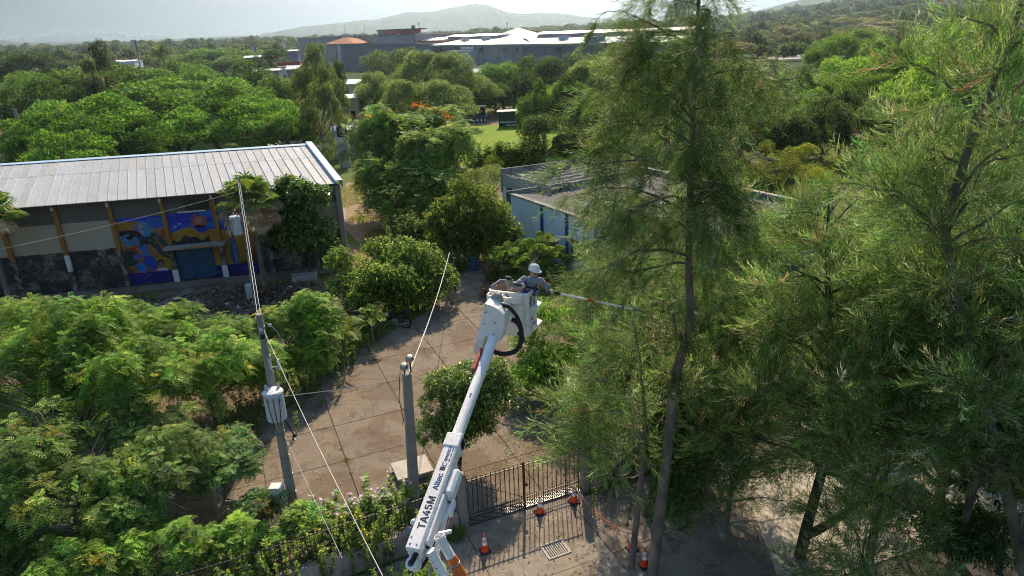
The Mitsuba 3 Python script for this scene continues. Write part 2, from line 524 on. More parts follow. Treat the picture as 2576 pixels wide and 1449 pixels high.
# ------------------------------------------------------------------ haze
scene["haze_air"] = {"type": "homogeneous", "sigma_t": 2.2e-4, "albedo": rgb(0.72, 0.85, 0.97), "phase": {"type": "hg", "g": 0.88}}
scene["haze"] = {"type": "cube", "to_world": T().translate([0, 0, 107]).scale([17800, 17800, 138]), "bsdf": {"type": "null"}, "interior": {"type": "ref", "id": "haze_air"}}
scene["camera"]["medium"] = {"type": "ref", "id": "haze_air"}
labels["haze"] = {"label": "thin bluish haze over the land", "category": "haze", "kind": "stuff"}
taken |= {"sky", "camera", "haze", "haze_air"}


# ------------------------------------------------------------------ pavements
def slab_field(key, poly, origin, ang, w, d, z0, z1, bsdf, gap=0.025, seed=1, jitter=0.006, skip=0.0):
    from shapely.geometry import Polygon, box as sbox
    from shapely import affinity
    rng = np.random.default_rng(seed)
    P = Polygon(poly)
    q = affinity.rotate(P, -ang, origin=origin)
    x0, y0, x1, y1 = q.bounds
    nx, ny = int((x1 - x0) / w) + 2, int((y1 - y0) / d) + 2
    bx, by = origin[0] + math.floor((x0 - origin[0]) / w) * w, origin[1] + math.floor((y0 - origin[1]) / d) * d
    for i in range(nx):
        for j in range(ny):
            c = sbox(bx + i * w + gap / 2, by + j * d + gap / 2, bx + (i + 1) * w - gap / 2, by + (j + 1) * d - gap / 2)
            c = affinity.rotate(c, ang, origin=origin).intersection(P)
            if c.area < 0.25 or c.geom_type != "Polygon" or rng.random() < skip:
                continue
            m = trimesh.creation.extrude_polygon(c, z1 - z0, engine="earcut")
            m.vertices += [0, 0, z0 + rng.uniform(-jitter, jitter)]
            part(key, "slab", m, bsdf)


def old_concrete(base, dirt, seed):
    def fn(p, n, uv):
        k = fbm(p.x * 0.5 + seed, p.y * 0.5, 0, 4)
        f = fbm(p.x * 9 + seed, p.y * 9, 2, 3)
        st = smoothstep(0.46, 0.66, fbm(p.x * 0.85 + seed * 2, p.y * 0.85, 4, 4))
        dk = smoothstep(0.55, 0.75, fbm(p.x * 2.3, p.y * 2.3 + seed, 7, 4))
        d1, d2, _ = voronoi(p.x * 0.9 + 0.5 * fbm(p.x * 2, p.y * 2, 0, 2), p.y * 0.9 + 0.5 * fbm(p.x * 2, p.y * 2, 5, 2))
        crack = (1 - smoothstep(0.0, 0.016, d2 - d1)) * smoothstep(0.45, 0.6, fbm(p.x * 0.3, p.y * 0.3, 9, 2))
        c = mix([base[0] * 0.8, base[1] * 0.8, base[2] * 0.8], [base[0] * 1.15, base[1] * 1.15, base[2] * 1.15], k * 0.5 + f * 0.5)
        c = mix(c, dirt, st * 0.65)
        c = mix(c, [base[0] * 0.5, base[1] * 0.48, base[2] * 0.46], dk * 0.55)
        return mix(c, [0.05, 0.043, 0.035], crack * 0.8)

    return fn


mat("yard_concrete", old_concrete((0.18, 0.152, 0.122), (0.115, 0.085, 0.06), 1.3), 0.92, spec=0.15)
mat("apron_concrete", old_concrete((0.235, 0.21, 0.18), (0.165, 0.135, 0.105), 5.1), 0.9, spec=0.15)
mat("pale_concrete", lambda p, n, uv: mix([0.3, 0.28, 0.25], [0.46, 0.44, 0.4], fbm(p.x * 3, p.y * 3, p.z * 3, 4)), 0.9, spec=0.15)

GATE_L, GATE_R = np.array([-1.95, 20.28]), np.array([2.35, 22.08])
gd = (GATE_R - GATE_L) / np.linalg.norm(GATE_R - GATE_L)
GA = math.degrees(math.atan2(gd[1], gd[0]))
YARD = [(-16, 14.6), (-9.0, 17.7), (-4.8, 19.3), (-2.0, 20.5), (2.4, 22.3), (9.5, 25.4), (9.0, 33), (5.5, 38), (1.5, 43.5), (-0.6, 50), (-3.4, 51), (-4.0, 45), (-6.0, 40.3), (-8.6, 36.4), (-10.9, 31.5), (-13.6, 25.5), (-17.5, 21)]
structure("yard_pavement", MB().prism(YARD, 0.004, 0.012).get(), "ground_soil", "worn concrete yard of cracked slabs behind the gate")
slab_field("yard_pavement", YARD, (-2.0, 20.5), GA, 3.3, 3.0, 0.013, 0.06, "yard_concrete", seed=3, gap=0.035, jitter=0.006)
WALK = [(-16.5, 13.2), (-9.2, 16.25), (-4.9, 18.35), (-2.2, 19.75), (2.5, 21.75), (7.6, 24.0), (8.6, 20.5), (8.2, 16.6), (4.5, 14.9), (-1.5, 12.5), (-13, 8.2)]
structure("sidewalk", MB().prism(WALK, 0.004, 0.012).get(), "ground_soil", "concrete apron and pavement outside the gate")
slab_field("sidewalk", WALK, (-2.0, 20.0), GA, 4.2, 3.2, 0.013, 0.075, "apron_concrete", seed=5, gap=0.03, jitter=0.006)
mat("asphalt", lambda p, n, uv: mix([0.045, 0.044, 0.043], [0.085, 0.082, 0.078], fbm(p.x * 4, p.y * 4, 0, 4)), 0.95, spec=0.15)
structure("road", MB().prism([(-30, 1), (-13, 8), (-1.5, 12.3), (4.5, 14.7), (9.5, 16.8), (22, 22), (26, 10), (-20, -12)], 0.004, 0.02).get(), "asphalt", "road along the outside of the fence")
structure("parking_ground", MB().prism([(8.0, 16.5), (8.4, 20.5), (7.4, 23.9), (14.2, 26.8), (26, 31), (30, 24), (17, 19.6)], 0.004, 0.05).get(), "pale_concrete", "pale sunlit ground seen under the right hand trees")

structure("threshold", MB().prism([(-2.15, 19.76), (2.5, 21.72), (2.36, 22.32), (-2.02, 20.52)], .004, .06).get(), "apron_concrete", "concrete strip under the gate")
# lawn and path
mat("lawn_grass", lambda p, n, uv: mix([0.09, 0.17, 0.012], [0.2, 0.28, 0.03], fbm(p.x * 0.5, p.y * 0.5, 0, 4) * 0.6 + 0.4 * fbm(p.x * 5, p.y * 5, 0, 2)), 0.9, spec=0.1)
structure("lawn", MB().prism([(-16, 92), (-14, 129), (-4, 134.5), (2, 132), (20, 135), (26, 120), (16, 96), (0, 92)], 0.006, 0.03).get(), "lawn_grass", "bright green lawn behind the spreading tree")
mat("path_earth", lambda p, n, uv: mix([0.18, 0.13, 0.08], [0.32, 0.25, 0.17], fbm(p.x * 2.5, p.y * 2.5, 0, 4)), 0.95, spec=0.1)
structure("dirt_path", MB().prism([(-15.6, 47), (-9.0, 47.5), (-9.8, 56), (-11.5, 64), (-14.0, 72), (-16.0, 84), (-20, 84), (-19, 74), (-16.3, 64), (-13.0, 57), (-12.2, 51)], 0.006, 0.025).get(), "path_earth", "bare dirt track beside the warehouse")
structure("bare_earth", MB().prism([(-8, 134.6), (-8, 141), (6, 140), (6, 132.3), (2, 132.1), (-4, 134.6)], 0.006, 0.02).get(), "path_earth", "strip of bare earth at the far edge of the lawn")
mat("rubble_soil", lambda p, n, uv: mix([0.06, 0.048, 0.04], [0.17, 0.135, 0.11], fbm(p.x * 2.2, p.y * 2.2, 0, 5)), 0.95, spec=0.1)
structure("rubble_ground", MB().prism([(-37, 42.6), (-28.6, 45.2), (-19.5, 47.2), (-12.6, 48.4), (-9.5, 47.0), (-8.9, 40), (-11.6, 35), (-15, 33), (-30, 33), (-40, 36)], 0.005, 0.018).get(), "rubble_soil", "dark littered earth in front of the warehouse")
# ------------------------------------------------------------------ near trees
def ell_clumps(rng, c, R, n, r, flat=0.0):
    """Clump centres through an ellipsoid, more towards its upper shell."""
    d = sphere_dirs(rng, n, -0.55)
    rr = rng.uniform(0.3, 1, n) ** 0.5
    p = np.asarray(c) + d * rr[:, None] * (np.asarray(R) - np.asarray(r) * 0.6)
    return np.hstack([p, r * rng.uniform(.75, 1.25, (n, 1))])


PSET_FINE = plume_set(np.random.default_rng(14), 30, 0.75, 0.3, 0.013)
PSET = plume_set(np.random.default_rng(11), 20, 0.9, 0.33, 0.018)
NEEDLE = [(0.092, 0.152, 0.04), (0.072, 0.128, 0.036), (0.128, 0.182, 0.054), (0.22, 0.24, 0.13), (0.17, 0.12, 0.065)]
NEEDLE_W = [.34, .3, .2, .12, .04]


def casuarina(name, label, trunk, r0, nb, z0, reach, n_plumes, seed, elev=(10, 50), azim=None, group=None, bark="bark_grey", extra=(), wind=(-0.22, 0.0, -0.16), size=1.0, cones=0, top_r=0.12, right=1.0, vary=(.7, 1.2), tone=1.0):
    """A feathery needle tree. trunk: points; reach(s): branch length at s from z0 (0) to the top (1); azim: (centre, half-range) list in degrees."""
    rng = np.random.default_rng(seed)
    t = thing(name, label, "tree", group)
    trunk = np.asarray(trunk, float)
    s = np.linspace(0, 1, len(trunk))
    ss = np.linspace(0, 1, 26)
    line = np.stack([np.interp(ss, s, trunk[:, k]) for k in range(3)], 1)
    line[1:-1] = (line[:-2] + 2 * line[1:-1] + line[2:]) / 4
    rad = r0 * (1 - ss) ** 0.8 * (1 - top_r) + r0 * top_r
    tb = MB().tube(line, rad, 10)
    part(t, "trunk", tb.get(), bark, smooth=True)
    bm, P, D, S = MB(), [], [], []
    zt = line[-1, 2]
    specs = []
    for i in range(nb):
        q = (i + rng.uniform(.1, .9)) / nb
        z = z0 + (zt - z0) * q ** 1.05 * 0.985
        if azim:
            c, h = azim[rng.integers(len(azim))]
            a = math.radians(c + rng.uniform(-h, h))
        else:
            a = i * 2.4 + rng.uniform(-.4, .4)
        specs.append((z, a, reach(q) * rng.uniform(*vary) * (right if math.sin(a) > 0.1 else 1), math.radians(rng.uniform(*elev))))
    specs += [(z, math.radians(a), L, math.radians(e)) for z, a, L, e in extra]
    tot = sum(L for _, _, L, _ in specs)
    for z, a, L, e in specs:
        o = np.array([np.interp(z, line[:, 2], line[:, k]) for k in range(3)])
        rt = np.interp(z, line[:, 2], rad)
        d = np.array([math.sin(a) * math.cos(e), math.cos(a) * math.cos(e), math.sin(e)])
        end = o + d * L + [0, 0, -0.10 * L]
        br = bez(o, o + d * L * 0.55 + [0, 0, .16 * L], end, 9)
        br[2:] += np.cumsum(rng.normal(0, .022 * L, (7, 3)), 0)
        bm.tube(br, min(0.55 * rt, 0.012 + 0.013 * L) * np.linspace(1, .16, 9), 5, caps=False)
        n = max(3, int(n_plumes * 2.9 * L / tot))
        ntw = max(2, n // 9)
        for k in range(ntw):
            u = rng.uniform(.1, 1)
            b = np.array([np.interp(u, np.linspace(0, 1, 9), br[:, m]) for m in range(3)])
            tw = nrm(d * 0.55 + rng.normal(0, .55, 3) + [0, 0, .12])
            tl = L * rng.uniform(.14, .4) * (1.2 - .6 * u)
            te = bez(b, b + tw * tl * .6 + [0, 0, .05], b + tw * tl + np.asarray(wind) * tl * .6 - [0, 0, .1 * tl], 4)
            bm.tube(te, np.linspace(.010, .003, 4), 4, caps=False)
            m = max(2, round(n / ntw))
            w = rng.uniform(.15, 1, m)
            p = np.stack([np.interp(w, np.linspace(0, 1, 4), te[:, x]) for x in range(3)], 1)
            P.append(p)
            D.append(nrm(tw * .75 + rng.normal(0, .42, (m, 3)) + wind))
            S.append(rng.uniform(.75, 1.2, m) * size)
    part(t, "branches", bm.get(), bark, smooth=True)
    P, D, S = np.vstack(P), np.vstack(D), np.concatenate(S)
    f = Fol()
    plumes(f, rng, P, D, S, np.asarray(NEEDLE) * tone, PSET_FINE if tone < 1 else PSET, 0.3, NEEDLE_W)
    f.place(numbered(t + "__crown"), "needle")
    if cones:
        f = Fol()
        k = rng.choice(len(P), cones)
        q = np.repeat(P[k], 6, 0) + rng.normal(0, .035, (cones * 6, 3))
        f.leaves(q, rng.normal(size=(cones * 6, 3)), rng.normal(size=(cones * 6, 3)), .045, .035, tones(rng, cones * 6, [(.045, .03, .02), (.09, .06, .04)], .2))
        f.place(numbered(t + "__cones"), "leaf")
        labels[t + "__cones"] = {"kind": "stuff"}
    return t


# the tall tree that is being pruned
casuarina("casuarina_tree", "tallest feathery casuarina right of the bucket, its bare trunk freshly pruned halfway up",
          [(4.25, 17.6, 0), (4.38, 17.58, 2.5), (4.52, 17.52, 5), (4.58, 17.5, 7), (4.72, 17.4, 8.3), (4.95, 17.3, 9.2), (4.82, 17.3, 10.2), (4.72, 17.25, 11.5), (4.66, 17.2, 13), (4.6, 17.1, 15), (4.55, 17.0, 17.5), (4.5, 16.9, 20.3)],
          0.185, 46, 11.4, lambda q: 2.0 * (1 - q) ** 0.45 + 0.4, 1250, 21, elev=(0, 42), wind=(-.2, 0, -1.15), cones=170, right=.62, top_r=.1, vary=(.4, 1.3), tone=.76,
          extra=[(12.4, -80, 3.3, 12), (13.2, -95, 3.2, 18), (12.0, -60, 3.0, 5), (11.2, -110, 2.8, 8), (14.6, -80, 2.7, 25), (15.6, 80, 2.0, 15), (15.4, 65, 3.4, 2), (13.8, 100, 1.3, 12), (11.0, -88, 2.5, -12), (10.6, 60, 1.7, 0), (14.0, 75, 1.7, -4), (16.4, -100, 2.5, 25), (13.0, 85, 1.5, -8), (12.6, 110, 1.4, -5)])
st = MB()
st.tube([(4.92, 17.3, 9.15), (5.02, 17.2, 9.55)], [.075, .07], 10)
part("casuarina_tree", "branch_stub", st.get(), "bark_grey", label="freshly sawn stub of a cut limb")
mat("cut_wood", lambda p, n, uv: mix([0.5, 0.33, 0.17], [0.68, 0.5, 0.3], fbm(p.x * 30, p.y * 30, p.z * 30, 3)), 0.8, spec=0.1)
part("casuarina_tree", "cut_face", MB().lathe([(0.0, .004), (.068, .004), (.07, 0)], (5.02, 17.195, 9.56), (.24, -.35, .9), 12).get(), "cut_wood")
st = MB()
st.tube([(4.75, 17.35, 8.7), (4.45, 17.05, 9.15), (4.3, 16.9, 9.75)], [.07, .055, .05], 9)
part("casuarina_tree", "branch_stub", st.get(), "bark_grey", label="short sawn limb left of the trunk by the saw tip")
part("casuarina_tree", "cut_face", MB().lathe([(0.0, .004), (.05, .004), (.052, 0)], (4.298, 16.898, 9.755), (-.2, -.5, .8), 12).get(), "cut_wood")

casuarina("casuarina_tree", "slender forked casuarina hung with vines, standing close left of the tallest trunk",
          [(3.62, 18.0, 0), (3.72, 18.0, 1.5), (3.84, 18.0, 3.4), (3.93, 18.05, 4.6), (3.9, 18.1, 6), (3.75, 18.2, 7.6), (3.5, 18.3, 9.0)], 0.115, 16, 4.2, lambda q: 2.3 * (1 - q) ** .5 + .5, 430, 22, elev=(-5, 35), azim=[(-95, 50), (-70, 30), (60, 60)], wind=(-.2, 0, -.35),
          extra=[(5.0, -80, 3.5, 14), (5.2, -62, 3.0, 8), (5.6, -95, 3.1, 12), (4.4, -75, 2.2, 40), (5.8, -58, 3.2, 6), (4.6, -48, 2.0, 20), (5.2, -105, 2.4, 5), (6.2, -75, 2.6, 25), (5.8, -40, 2.6, 10)])
casuarina("casuarina_tree", "broad casuarina at lower right, its dark trunk forking into one heavy leaning limb",
          [(9.35, 18.2, 0), (9.45, 18.2, 1.4), (9.75, 18.3, 3.5), (9.9, 18.5, 5.5), (9.6, 18.8, 8), (9.3, 19.0, 10.4), (9.2, 19.1, 12)], 0.2, 38, 3.0, lambda q: 3.7 * (1 - q) ** .5 + .6, 1700, 23, elev=(5, 50), bark="bark_dark")
lm = MB().tube(bez((9.42, 18.2, .9), (10.4, 18.0, 1.6), (11.5, 17.8, 3.4), 7), [.15, .15, .14, .13, .12, .11, .1], 9)
part("casuarina_tree_002", "limb", lm.get(), "bark_dark", smooth=True, label="heavy leaning limb with a sawn end")
casuarina("casuarina_tree", "casuarina filling the upper right edge, its bare limbs spread like a fan",
          [(14.6, 14.2, 0), (12.6, 14.6, 5.5), (10.7, 14.9, 10.3), (9.9, 15.0, 12.4), (10.2, 15, 14.5), (10.6, 15, 16.6), (10.8, 15, 18.6)], 0.16, 42, 4.6, lambda q: 3.0 * (1 - q) ** .45 + .5, 1150, 24, elev=(15, 62), bark="bark_grey",
          extra=[(12.2, -70, 2.6, 35), (12.3, -100, 2.2, 48), (12.2, 60, 2.8, 45), (12.0, 95, 2.6, 30), (12.4, -20, 2.6, 55), (14.5, 80, 3, 40)])
casuarina("casuarina_tree", "casuarina right of the leaning limb, behind the dark glossy tree", [(14.4, 19.2, 0), (14.5, 19.3, 5), (14.2, 19.5, 10), (14.0, 19.6, 14.2)], 0.17, 44, 1.6, lambda q: 3.6 * (1 - q) ** .5 + .6, 1500, 25, elev=(5, 50))
casuarina("casuarina_tree", "middle casuarina whose rounded top stands in front of the low blue parapet", [(7.3, 22.8, 0), (7.5, 22.8, 4), (7.6, 22.8, 8), (7.7, 23.0, 10.8)], 0.16, 44, 1.6, lambda q: 3.5 * (1 - q) ** .5 + .6, 1500, 26, elev=(10, 55))
casuarina("casuarina_tree", "casuarina between the forked trunk and the right edge, its crown above the sunlit ground", [(13.0, 16.2, 0), (13.1, 16.2, 5), (13.0, 16.4, 11.6)], 0.16, 40, 4.2, lambda q: 3.6 * (1 - q) ** .5 + .6, 1250, 27, elev=(10, 55))
casuarina("casuarina_tree", "casuarina at the right edge beside the sunlit ground", [(18.0, 22.6, 0), (18, 22.6, 6), (17.8, 22.8, 14.6)], 0.18, 34, 3.4, lambda q: 3.6 * (1 - q) ** .5 + .6, 1250, 28, elev=(10, 55))
casuarina("casuarina_tree", "rearmost casuarina of the right hand row, its top under the bright green grove", [(20.5, 32.5, 0), (20.3, 32.5, 6), (20.2, 32.8, 8.8)], 0.18, 30, 2.4, lambda q: 3.9 * (1 - q) ** .5 + .6, 800, 29, elev=(10, 55), size=1.25)
casuarina("casuarina_tree", "low young casuarina at the bottom edge, under the heavy leaning limb", [(9.9, 15.9, 0), (10.0, 15.9, 1.6), (10.1, 16, 3.6)], 0.06, 16, .5, lambda q: 2.2 * (1 - q) ** .5 + .4, 300, 30, elev=(5, 45))

def copy_tree(src, name, label, src_base, base, rot, sc, cat="tree", group=None):
    """Another tree with the same parts, turned and scaled about its foot."""
    t = thing(name, label, cat, group)
    m = T().translate([base[0], base[1], 0]).rotate([0, 0, 1], rot).scale(sc if isinstance(sc, list) else [sc, sc, sc]).translate([-src_base[0], -src_base[1], 0])
    for k in [k for k in scene if k.startswith(src + "__") and "cut_face" not in k and "stub" not in k and not k.endswith("limb")]:
        put_key = numbered(t + k[len(src):])
        scene[put_key] = {**scene[k], "to_world": m}
    return t


C_MID, C_BACK, C_EDGE = "casuarina_tree_005", "casuarina_tree_006", "casuarina_tree_004"
for src, sb, b, rot, sc, lb in (
        (C_BACK, (13, 16.2), (10.9, 16.9), 80, .98, "casuarina in the middle of the right hand grove, over the sunlit ground"),
        (C_BACK, (13, 16.2), (17.2, 18.6), 150, 1.1, "casuarina in the second row of the right hand grove"),
        (C_MID, (7.3, 22.8), (6.2, 25.2), 200, .78, "small casuarina just right of the slender vine-hung tree"),
        (C_EDGE, (14.4, 19.2), (20.0, 29.0), 60, .68, "casuarina at the back of the grove near the right edge"),
        (C_MID, (7.3, 22.8), (17.0, 34.0), 310, .58, "casuarina at the back of the grove below the golden shrubs"),
        (C_BACK, (13, 16.2), (5.9, 33.6), 20, .72, "casuarina in front of the pale blue wall, right of the lineman"),
        (C_MID, (7.3, 22.8), (8.6, 35.8), 120, .6, "casuarina in front of the blue building's window band"),
        (C_BACK, (13, 16.2), (3.9, 29.4), 290, .55, "young casuarina behind the bright leafy tree"),
        (C_MID, (7.3, 22.8), (7.4, 19.9), 30, [.6, .6, .52], "low bushy casuarina between the tallest trunk and the forked trunk"),
        (C_BACK, (13, 16.2), (15.4, 14.6), 190, [.8, .8, .6], "low bushy casuarina at the bottom, right of the leaning limb"),
        (C_EDGE, (14.4, 19.2), (23.5, 26.5), 100, 1.05, "casuarina cut by the right edge of the view")):
    copy_tree(src, "casuarina_tree", lb, sb, b, rot, sc)

# leafy trees of the left foreground
LEUC = [(0.12, 0.205, 0.032), (0.09, 0.17, 0.03), (0.155, 0.24, 0.038), (0.065, 0.13, 0.03), (0.25, 0.22, 0.03)]
LEUC_W = [.36, .3, .2, .12, .02]


def leuc_tree(name, label, base, crowns, seed, shoots, r0=0.09, L=0.42, pal=LEUC, w=LEUC_W, n=9, r=0.85, pods=0, pairs=6, group=None):
    rng = np.random.default_rng(seed)
    t = thing(name, label, "tree", group)
    cl = np.vstack([ell_clumps(rng, c, R, 2 * n, r * .74) for c, R in crowns])
    mb = MB()
    limbs(mb, rng, base, cl, r0, 0.25, twigs=3)
    cen = cl[:, :3].mean(0)
    for x, y, z, r_ in cl[rng.random(len(cl)) < .8]:
        for _ in range(2):
            o = np.array([x, y, z]) + rng.normal(0, .3 * r_, 3)
            d = nrm(np.array([x, y, z]) - cen + rng.normal(0, 1.2, 3) + [0, -.6, .5])
            e = o + d * r_ * rng.uniform(1.0, 1.7)
            mb.tube(bez(o, (o + e) / 2 + rng.normal(0, .16 * r_, 3), e, 6), np.linspace(.02, .006, 6), 4, caps=False)
    part(t, "trunk", mb.get(), "bark_pale", smooth=True)
    f = Fol()
    feathery(f, rng, cl, int(shoots * .9), 5, L * 1.05, pairs, 0.15, 0.05, pal, droop=.35, up=.7, weights=w, jit=.32, shell=.75)
    f.place(numbered(t + "__crown"), "leaf")
    return t, cl


leuc_tree("acacia_tree", "feathery bright green tree at the left edge, tallest of the left thicket", (-16.5, 22.5, 0), [((-18.2, 26.0, 5.0), (2.9, 2.6, 2.4)), ((-15.2, 24.5, 4.3), (2.3, 2.2, 2.0)), ((-19.8, 24, 4.2), (2.4, 2.4, 2.4)), ((-21.5, 27, 5.0), (2.2, 2.2, 1.8))], 41, 2300, .12, n=10)
leuc_tree("acacia_tree", "feathery tree in the middle of the left thicket, below the rubble heap", (-13.4, 26.5, 0), [((-13.4, 27.2, 3.0), (2.5, 2.2, 2.0)), ((-16.4, 29.5, 3.9), (2.4, 2.2, 1.7)), ((-12.6, 29.0, 2.3), (1.7, 1.6, 1.4)), ((-19.0, 30.5, 3.9), (2.2, 2.0, 1.6))], 42, 2100, .08, n=10)
leuc_tree("acacia_tree", "spreading yellow-flowered tree at the right end of the left thicket, beside the yard", (-11.9, 31.6, 0), [((-11.6, 32.0, 2.5), (2.3, 1.7, 1.8)), ((-14.2, 30.8, 2.7), (1.9, 1.7, 1.7)), ((-10.5, 33.2, 3.2), (1.3, 1.1, 1.3)), ((-10.3, 31.6, 1.5), (1.0, .9, 1.0))], 43, 1700, .08, pal=LEUC[:4] + [(0.45, 0.36, 0.02)], w=[.38, .3, .2, .09, .03], n=10)
leuc_tree("acacia_tree", "twiggy grey-green tree in the bottom left corner, hanging over the fence", (-14.2, 18.0, 0), [((-15.4, 18.8, 3.0), (2.6, 2.0, 2.2)), ((-12.9, 20.6, 2.5), (2.0, 1.7, 1.7)), ((-17.2, 20.8, 3.5), (2.3, 2.0, 2.1)), ((-14.6, 22.6, 3.2), (2.0, 1.6, 1.6)), ((-19.2, 20.2, 2.9), (2.2, 1.8, 2.2)), ((-16.6, 17.6, 2.0), (2.0, 1.2, 1.5)), ((-13.4, 18.6, 1.6), (1.4, 1.0, 1.2))], 44, 2100, .1, pal=[(0.1, 0.165, 0.038), (0.078, 0.138, 0.034), (0.13, 0.2, 0.045), (0.22, 0.2, 0.03)], w=[.4, .35, .22, .03], L=.36, n=10)
leuc_tree("acacia_tree", "grey-green sapling reaching right over the shaded yard with long thin twigs", (-11.5, 20.6, 0), [((-10.9, 21.6, 1.7), (1.5, 1.1, .8)), ((-9.4, 20.2, 1.0), (.9, .7, .7)), ((-11.6, 23.0, 2.0), (1.3, 1.2, .9))], 45, 330, .05, L=.34, pal=[(0.07, 0.13, 0.045), (0.09, 0.16, 0.05), (0.24, 0.2, 0.03)], w=[.6, .36, .04], n=7, r=.5)
leuc_tree("acacia_tree", "low feathery shrub tree along the fence at bottom left", (-11.5, 17.4, 0), [((-11.6, 17.6, 1.5), (2.0, 1.0, 1.1)), ((-9.3, 18.4, 1.2), (1.6, .8, .9)), ((-14.0, 16.6, 1.8), (1.6, .9, 1.2)), ((-7.6, 19.2, 1.2), (1.0, .6, .7))], 46, 800, .05, L=.32, n=8, r=.5)
leuc_tree("acacia_tree", "feathery tree at the back of the left thicket, in front of the warehouse's left end", (-21.5, 31.0, 0), [((-21.5, 31.0, 3.2), (2.8, 2.2, 1.8)), ((-24.6, 33.0, 3.2), (2.6, 2.2, 1.8)), ((-27.5, 34.0, 2.8), (2.4, 2.0, 1.7))], 48, 1300, .09, n=10, L=.46)

# glossy little tree beside the boom
def glossy_tree(name, label, base, crowns, seed, shoots, L=.16, W=.055, pal=((0.05, 0.1, 0.02), (0.035, 0.075, 0.02), (0.08, 0.13, 0.025)), tip=((0.3, 0.34, 0.05), (0.2, 0.27, 0.04)), r0=.08, n=9, r=.6, per=9, bsdf="leaf_glossy", bark="bark_dark", shoot=.2, droop=.3, weights=None, up=.4, zmin=-.6, group=None, cat="tree"):
    rng = np.random.default_rng(seed)
    t = thing(name, label, cat, group)
    cl = np.vstack([ell_clumps(rng, c, R, n, r) for c, R in crowns])
    mb = MB()
    limbs(mb, rng, base, cl, r0, 0.3, twigs=2)
    part(t, "trunk", mb.get(), bark, smooth=True)
    f = Fol()
    leafy(f, rng, cl, shoots, per, L, W, pal, shoot, droop, up, tip=tip, weights=weights, zmin=zmin)
    f.place(numbered(t + "__crown"), bsdf)
    return t


glossy_tree("mango_tree", "small round tree with glossy leaves and yellow-green tips beside the crane boom", (-2.5, 24.3, 0), [((-2.45, 24.4, 2.9), (1.75, 1.6, 1.8)), ((-1.2, 24.6, 3.1), (1.3, 1.3, 1.3)), ((-2.4, 24.0, 1.9), (1.5, 1.3, 1.1))], 51, 2800, r=.62, n=10)
glossy_tree("shrub_tree", "round clipped tree with yellowish top beside the yard track", (-8.0, 42.2, 0), [((-9.3, 43.4, 2.8), (2.9, 2.2, 1.8)), ((-6.3, 43.0, 2.7), (2.5, 2.0, 1.7)), ((-8.0, 41.8, 1.9), (3.0, 1.8, 1.7)), ((-5.2, 42.4, 1.7), (1.4, 1.4, 1.3)), ((-8.6, 41.0, 1.2), (2.8, 1.2, .9)), ((-6.2, 41.0, 1.3), (1.6, 1.0, 1.0)), ((-10.6, 42.6, 1.5), (1.4, 1.3, 1.2)), ((-7.6, 40.4, 2.3), (2.4, 1.2, 1.2))], 52, 7400, L=.2, W=.085, n=10, r=.85, per=8, tip=((0.26, 0.33, 0.05), (0.34, 0.38, 0.08)), pal=((0.06, 0.12, 0.02), (0.045, 0.09, 0.02), (0.1, 0.17, 0.03)), bsdf="leaf")
mb = MB()
for x, y in ((-9.6, 41.0), (-7.0, 40.6), (-6.2, 41.2)):
    mb.tube([(x, y, 0), (x + .1, y + .1, 1.4), (x - .1, y + .6, 2.4)], [.09, .08, .05], 7)
part("shrub_tree", "stems", mb.get(), "bark_dark", smooth=True)
glossy_tree("breadfruit_tree", "dark tree with large glossy leaves against the warehouse wall", (-15.3, 49.0, 0), [((-14.9, 48.6, 5.3), (2.4, 1.5, 2.4)), ((-14.5, 48.4, 3.0), (2.1, 1.3, 2.0)), ((-16.3, 48.9, 6.2), (1.4, 1.1, 1.6)), ((-16.6, 48.6, 3.4), (1.2, 1, 1.6))], 53, 2200, L=.34, W=.17, n=9, r=.75, per=7, tip=((0.13, 0.2, 0.03),), pal=((0.04, 0.085, 0.02), (0.03, 0.065, 0.02), (0.06, 0.11, 0.02)), droop=.5, shoot=.25)
glossy_tree("shrub_tree", "olive tree with yellow new leaves in front of the blue building's corner", (-2.6, 51.8, 0), [((-3.1, 51.4, 4.9), (3.0, 2.0, 2.1)), ((-1.3, 51.0, 3.4), (1.8, 1.5, 1.5)), ((-4.6, 51.2, 3.4), (2.2, 1.7, 2.2)), ((-2.4, 50.6, 2.4), (2.8, 1.5, 1.7)), ((-3.4, 51.6, 1.3), (2.4, 1.3, 1.2)), ((-4.9, 52.2, 2.0), (1.6, 1.4, 1.7)), ((-.6, 50, 2.0), (1.4, 1.2, 1.4))], 54, 5600, L=.22, W=.1, n=11, r=.9, per=7, tip=((0.3, 0.3, 0.04), (0.2, 0.26, 0.03)), pal=((0.055, 0.1, 0.016), (0.04, 0.075, 0.016), (0.1, 0.13, 0.02)), bsdf="leaf")
glossy_tree("young_tree", "bright light green leafy tree behind the lineman", (3.0, 32.0, 0), [((1.9, 31.5, 2.6), (2.2, 1.8, 1.9)), ((4.2, 32.2, 3.0), (2.4, 2.0, 2.1)), ((2.8, 29.8, 1.6), (2.0, 1.6, 1.5)), ((5.8, 31.0, 2.4), (2.0, 1.8, 2.0)), ((1.0, 29.2, 1.0), (1.2, 1.2, 1.0))], 55, 4600, L=.17, W=.075, n=9, r=.8, per=8, tip=((0.2, 0.33, 0.04),), pal=((0.11, 0.2, 0.025), (0.085, 0.16, 0.025), (0.15, 0.25, 0.03)), bsdf="leaf", bark="bark_grey", shoot=.3)
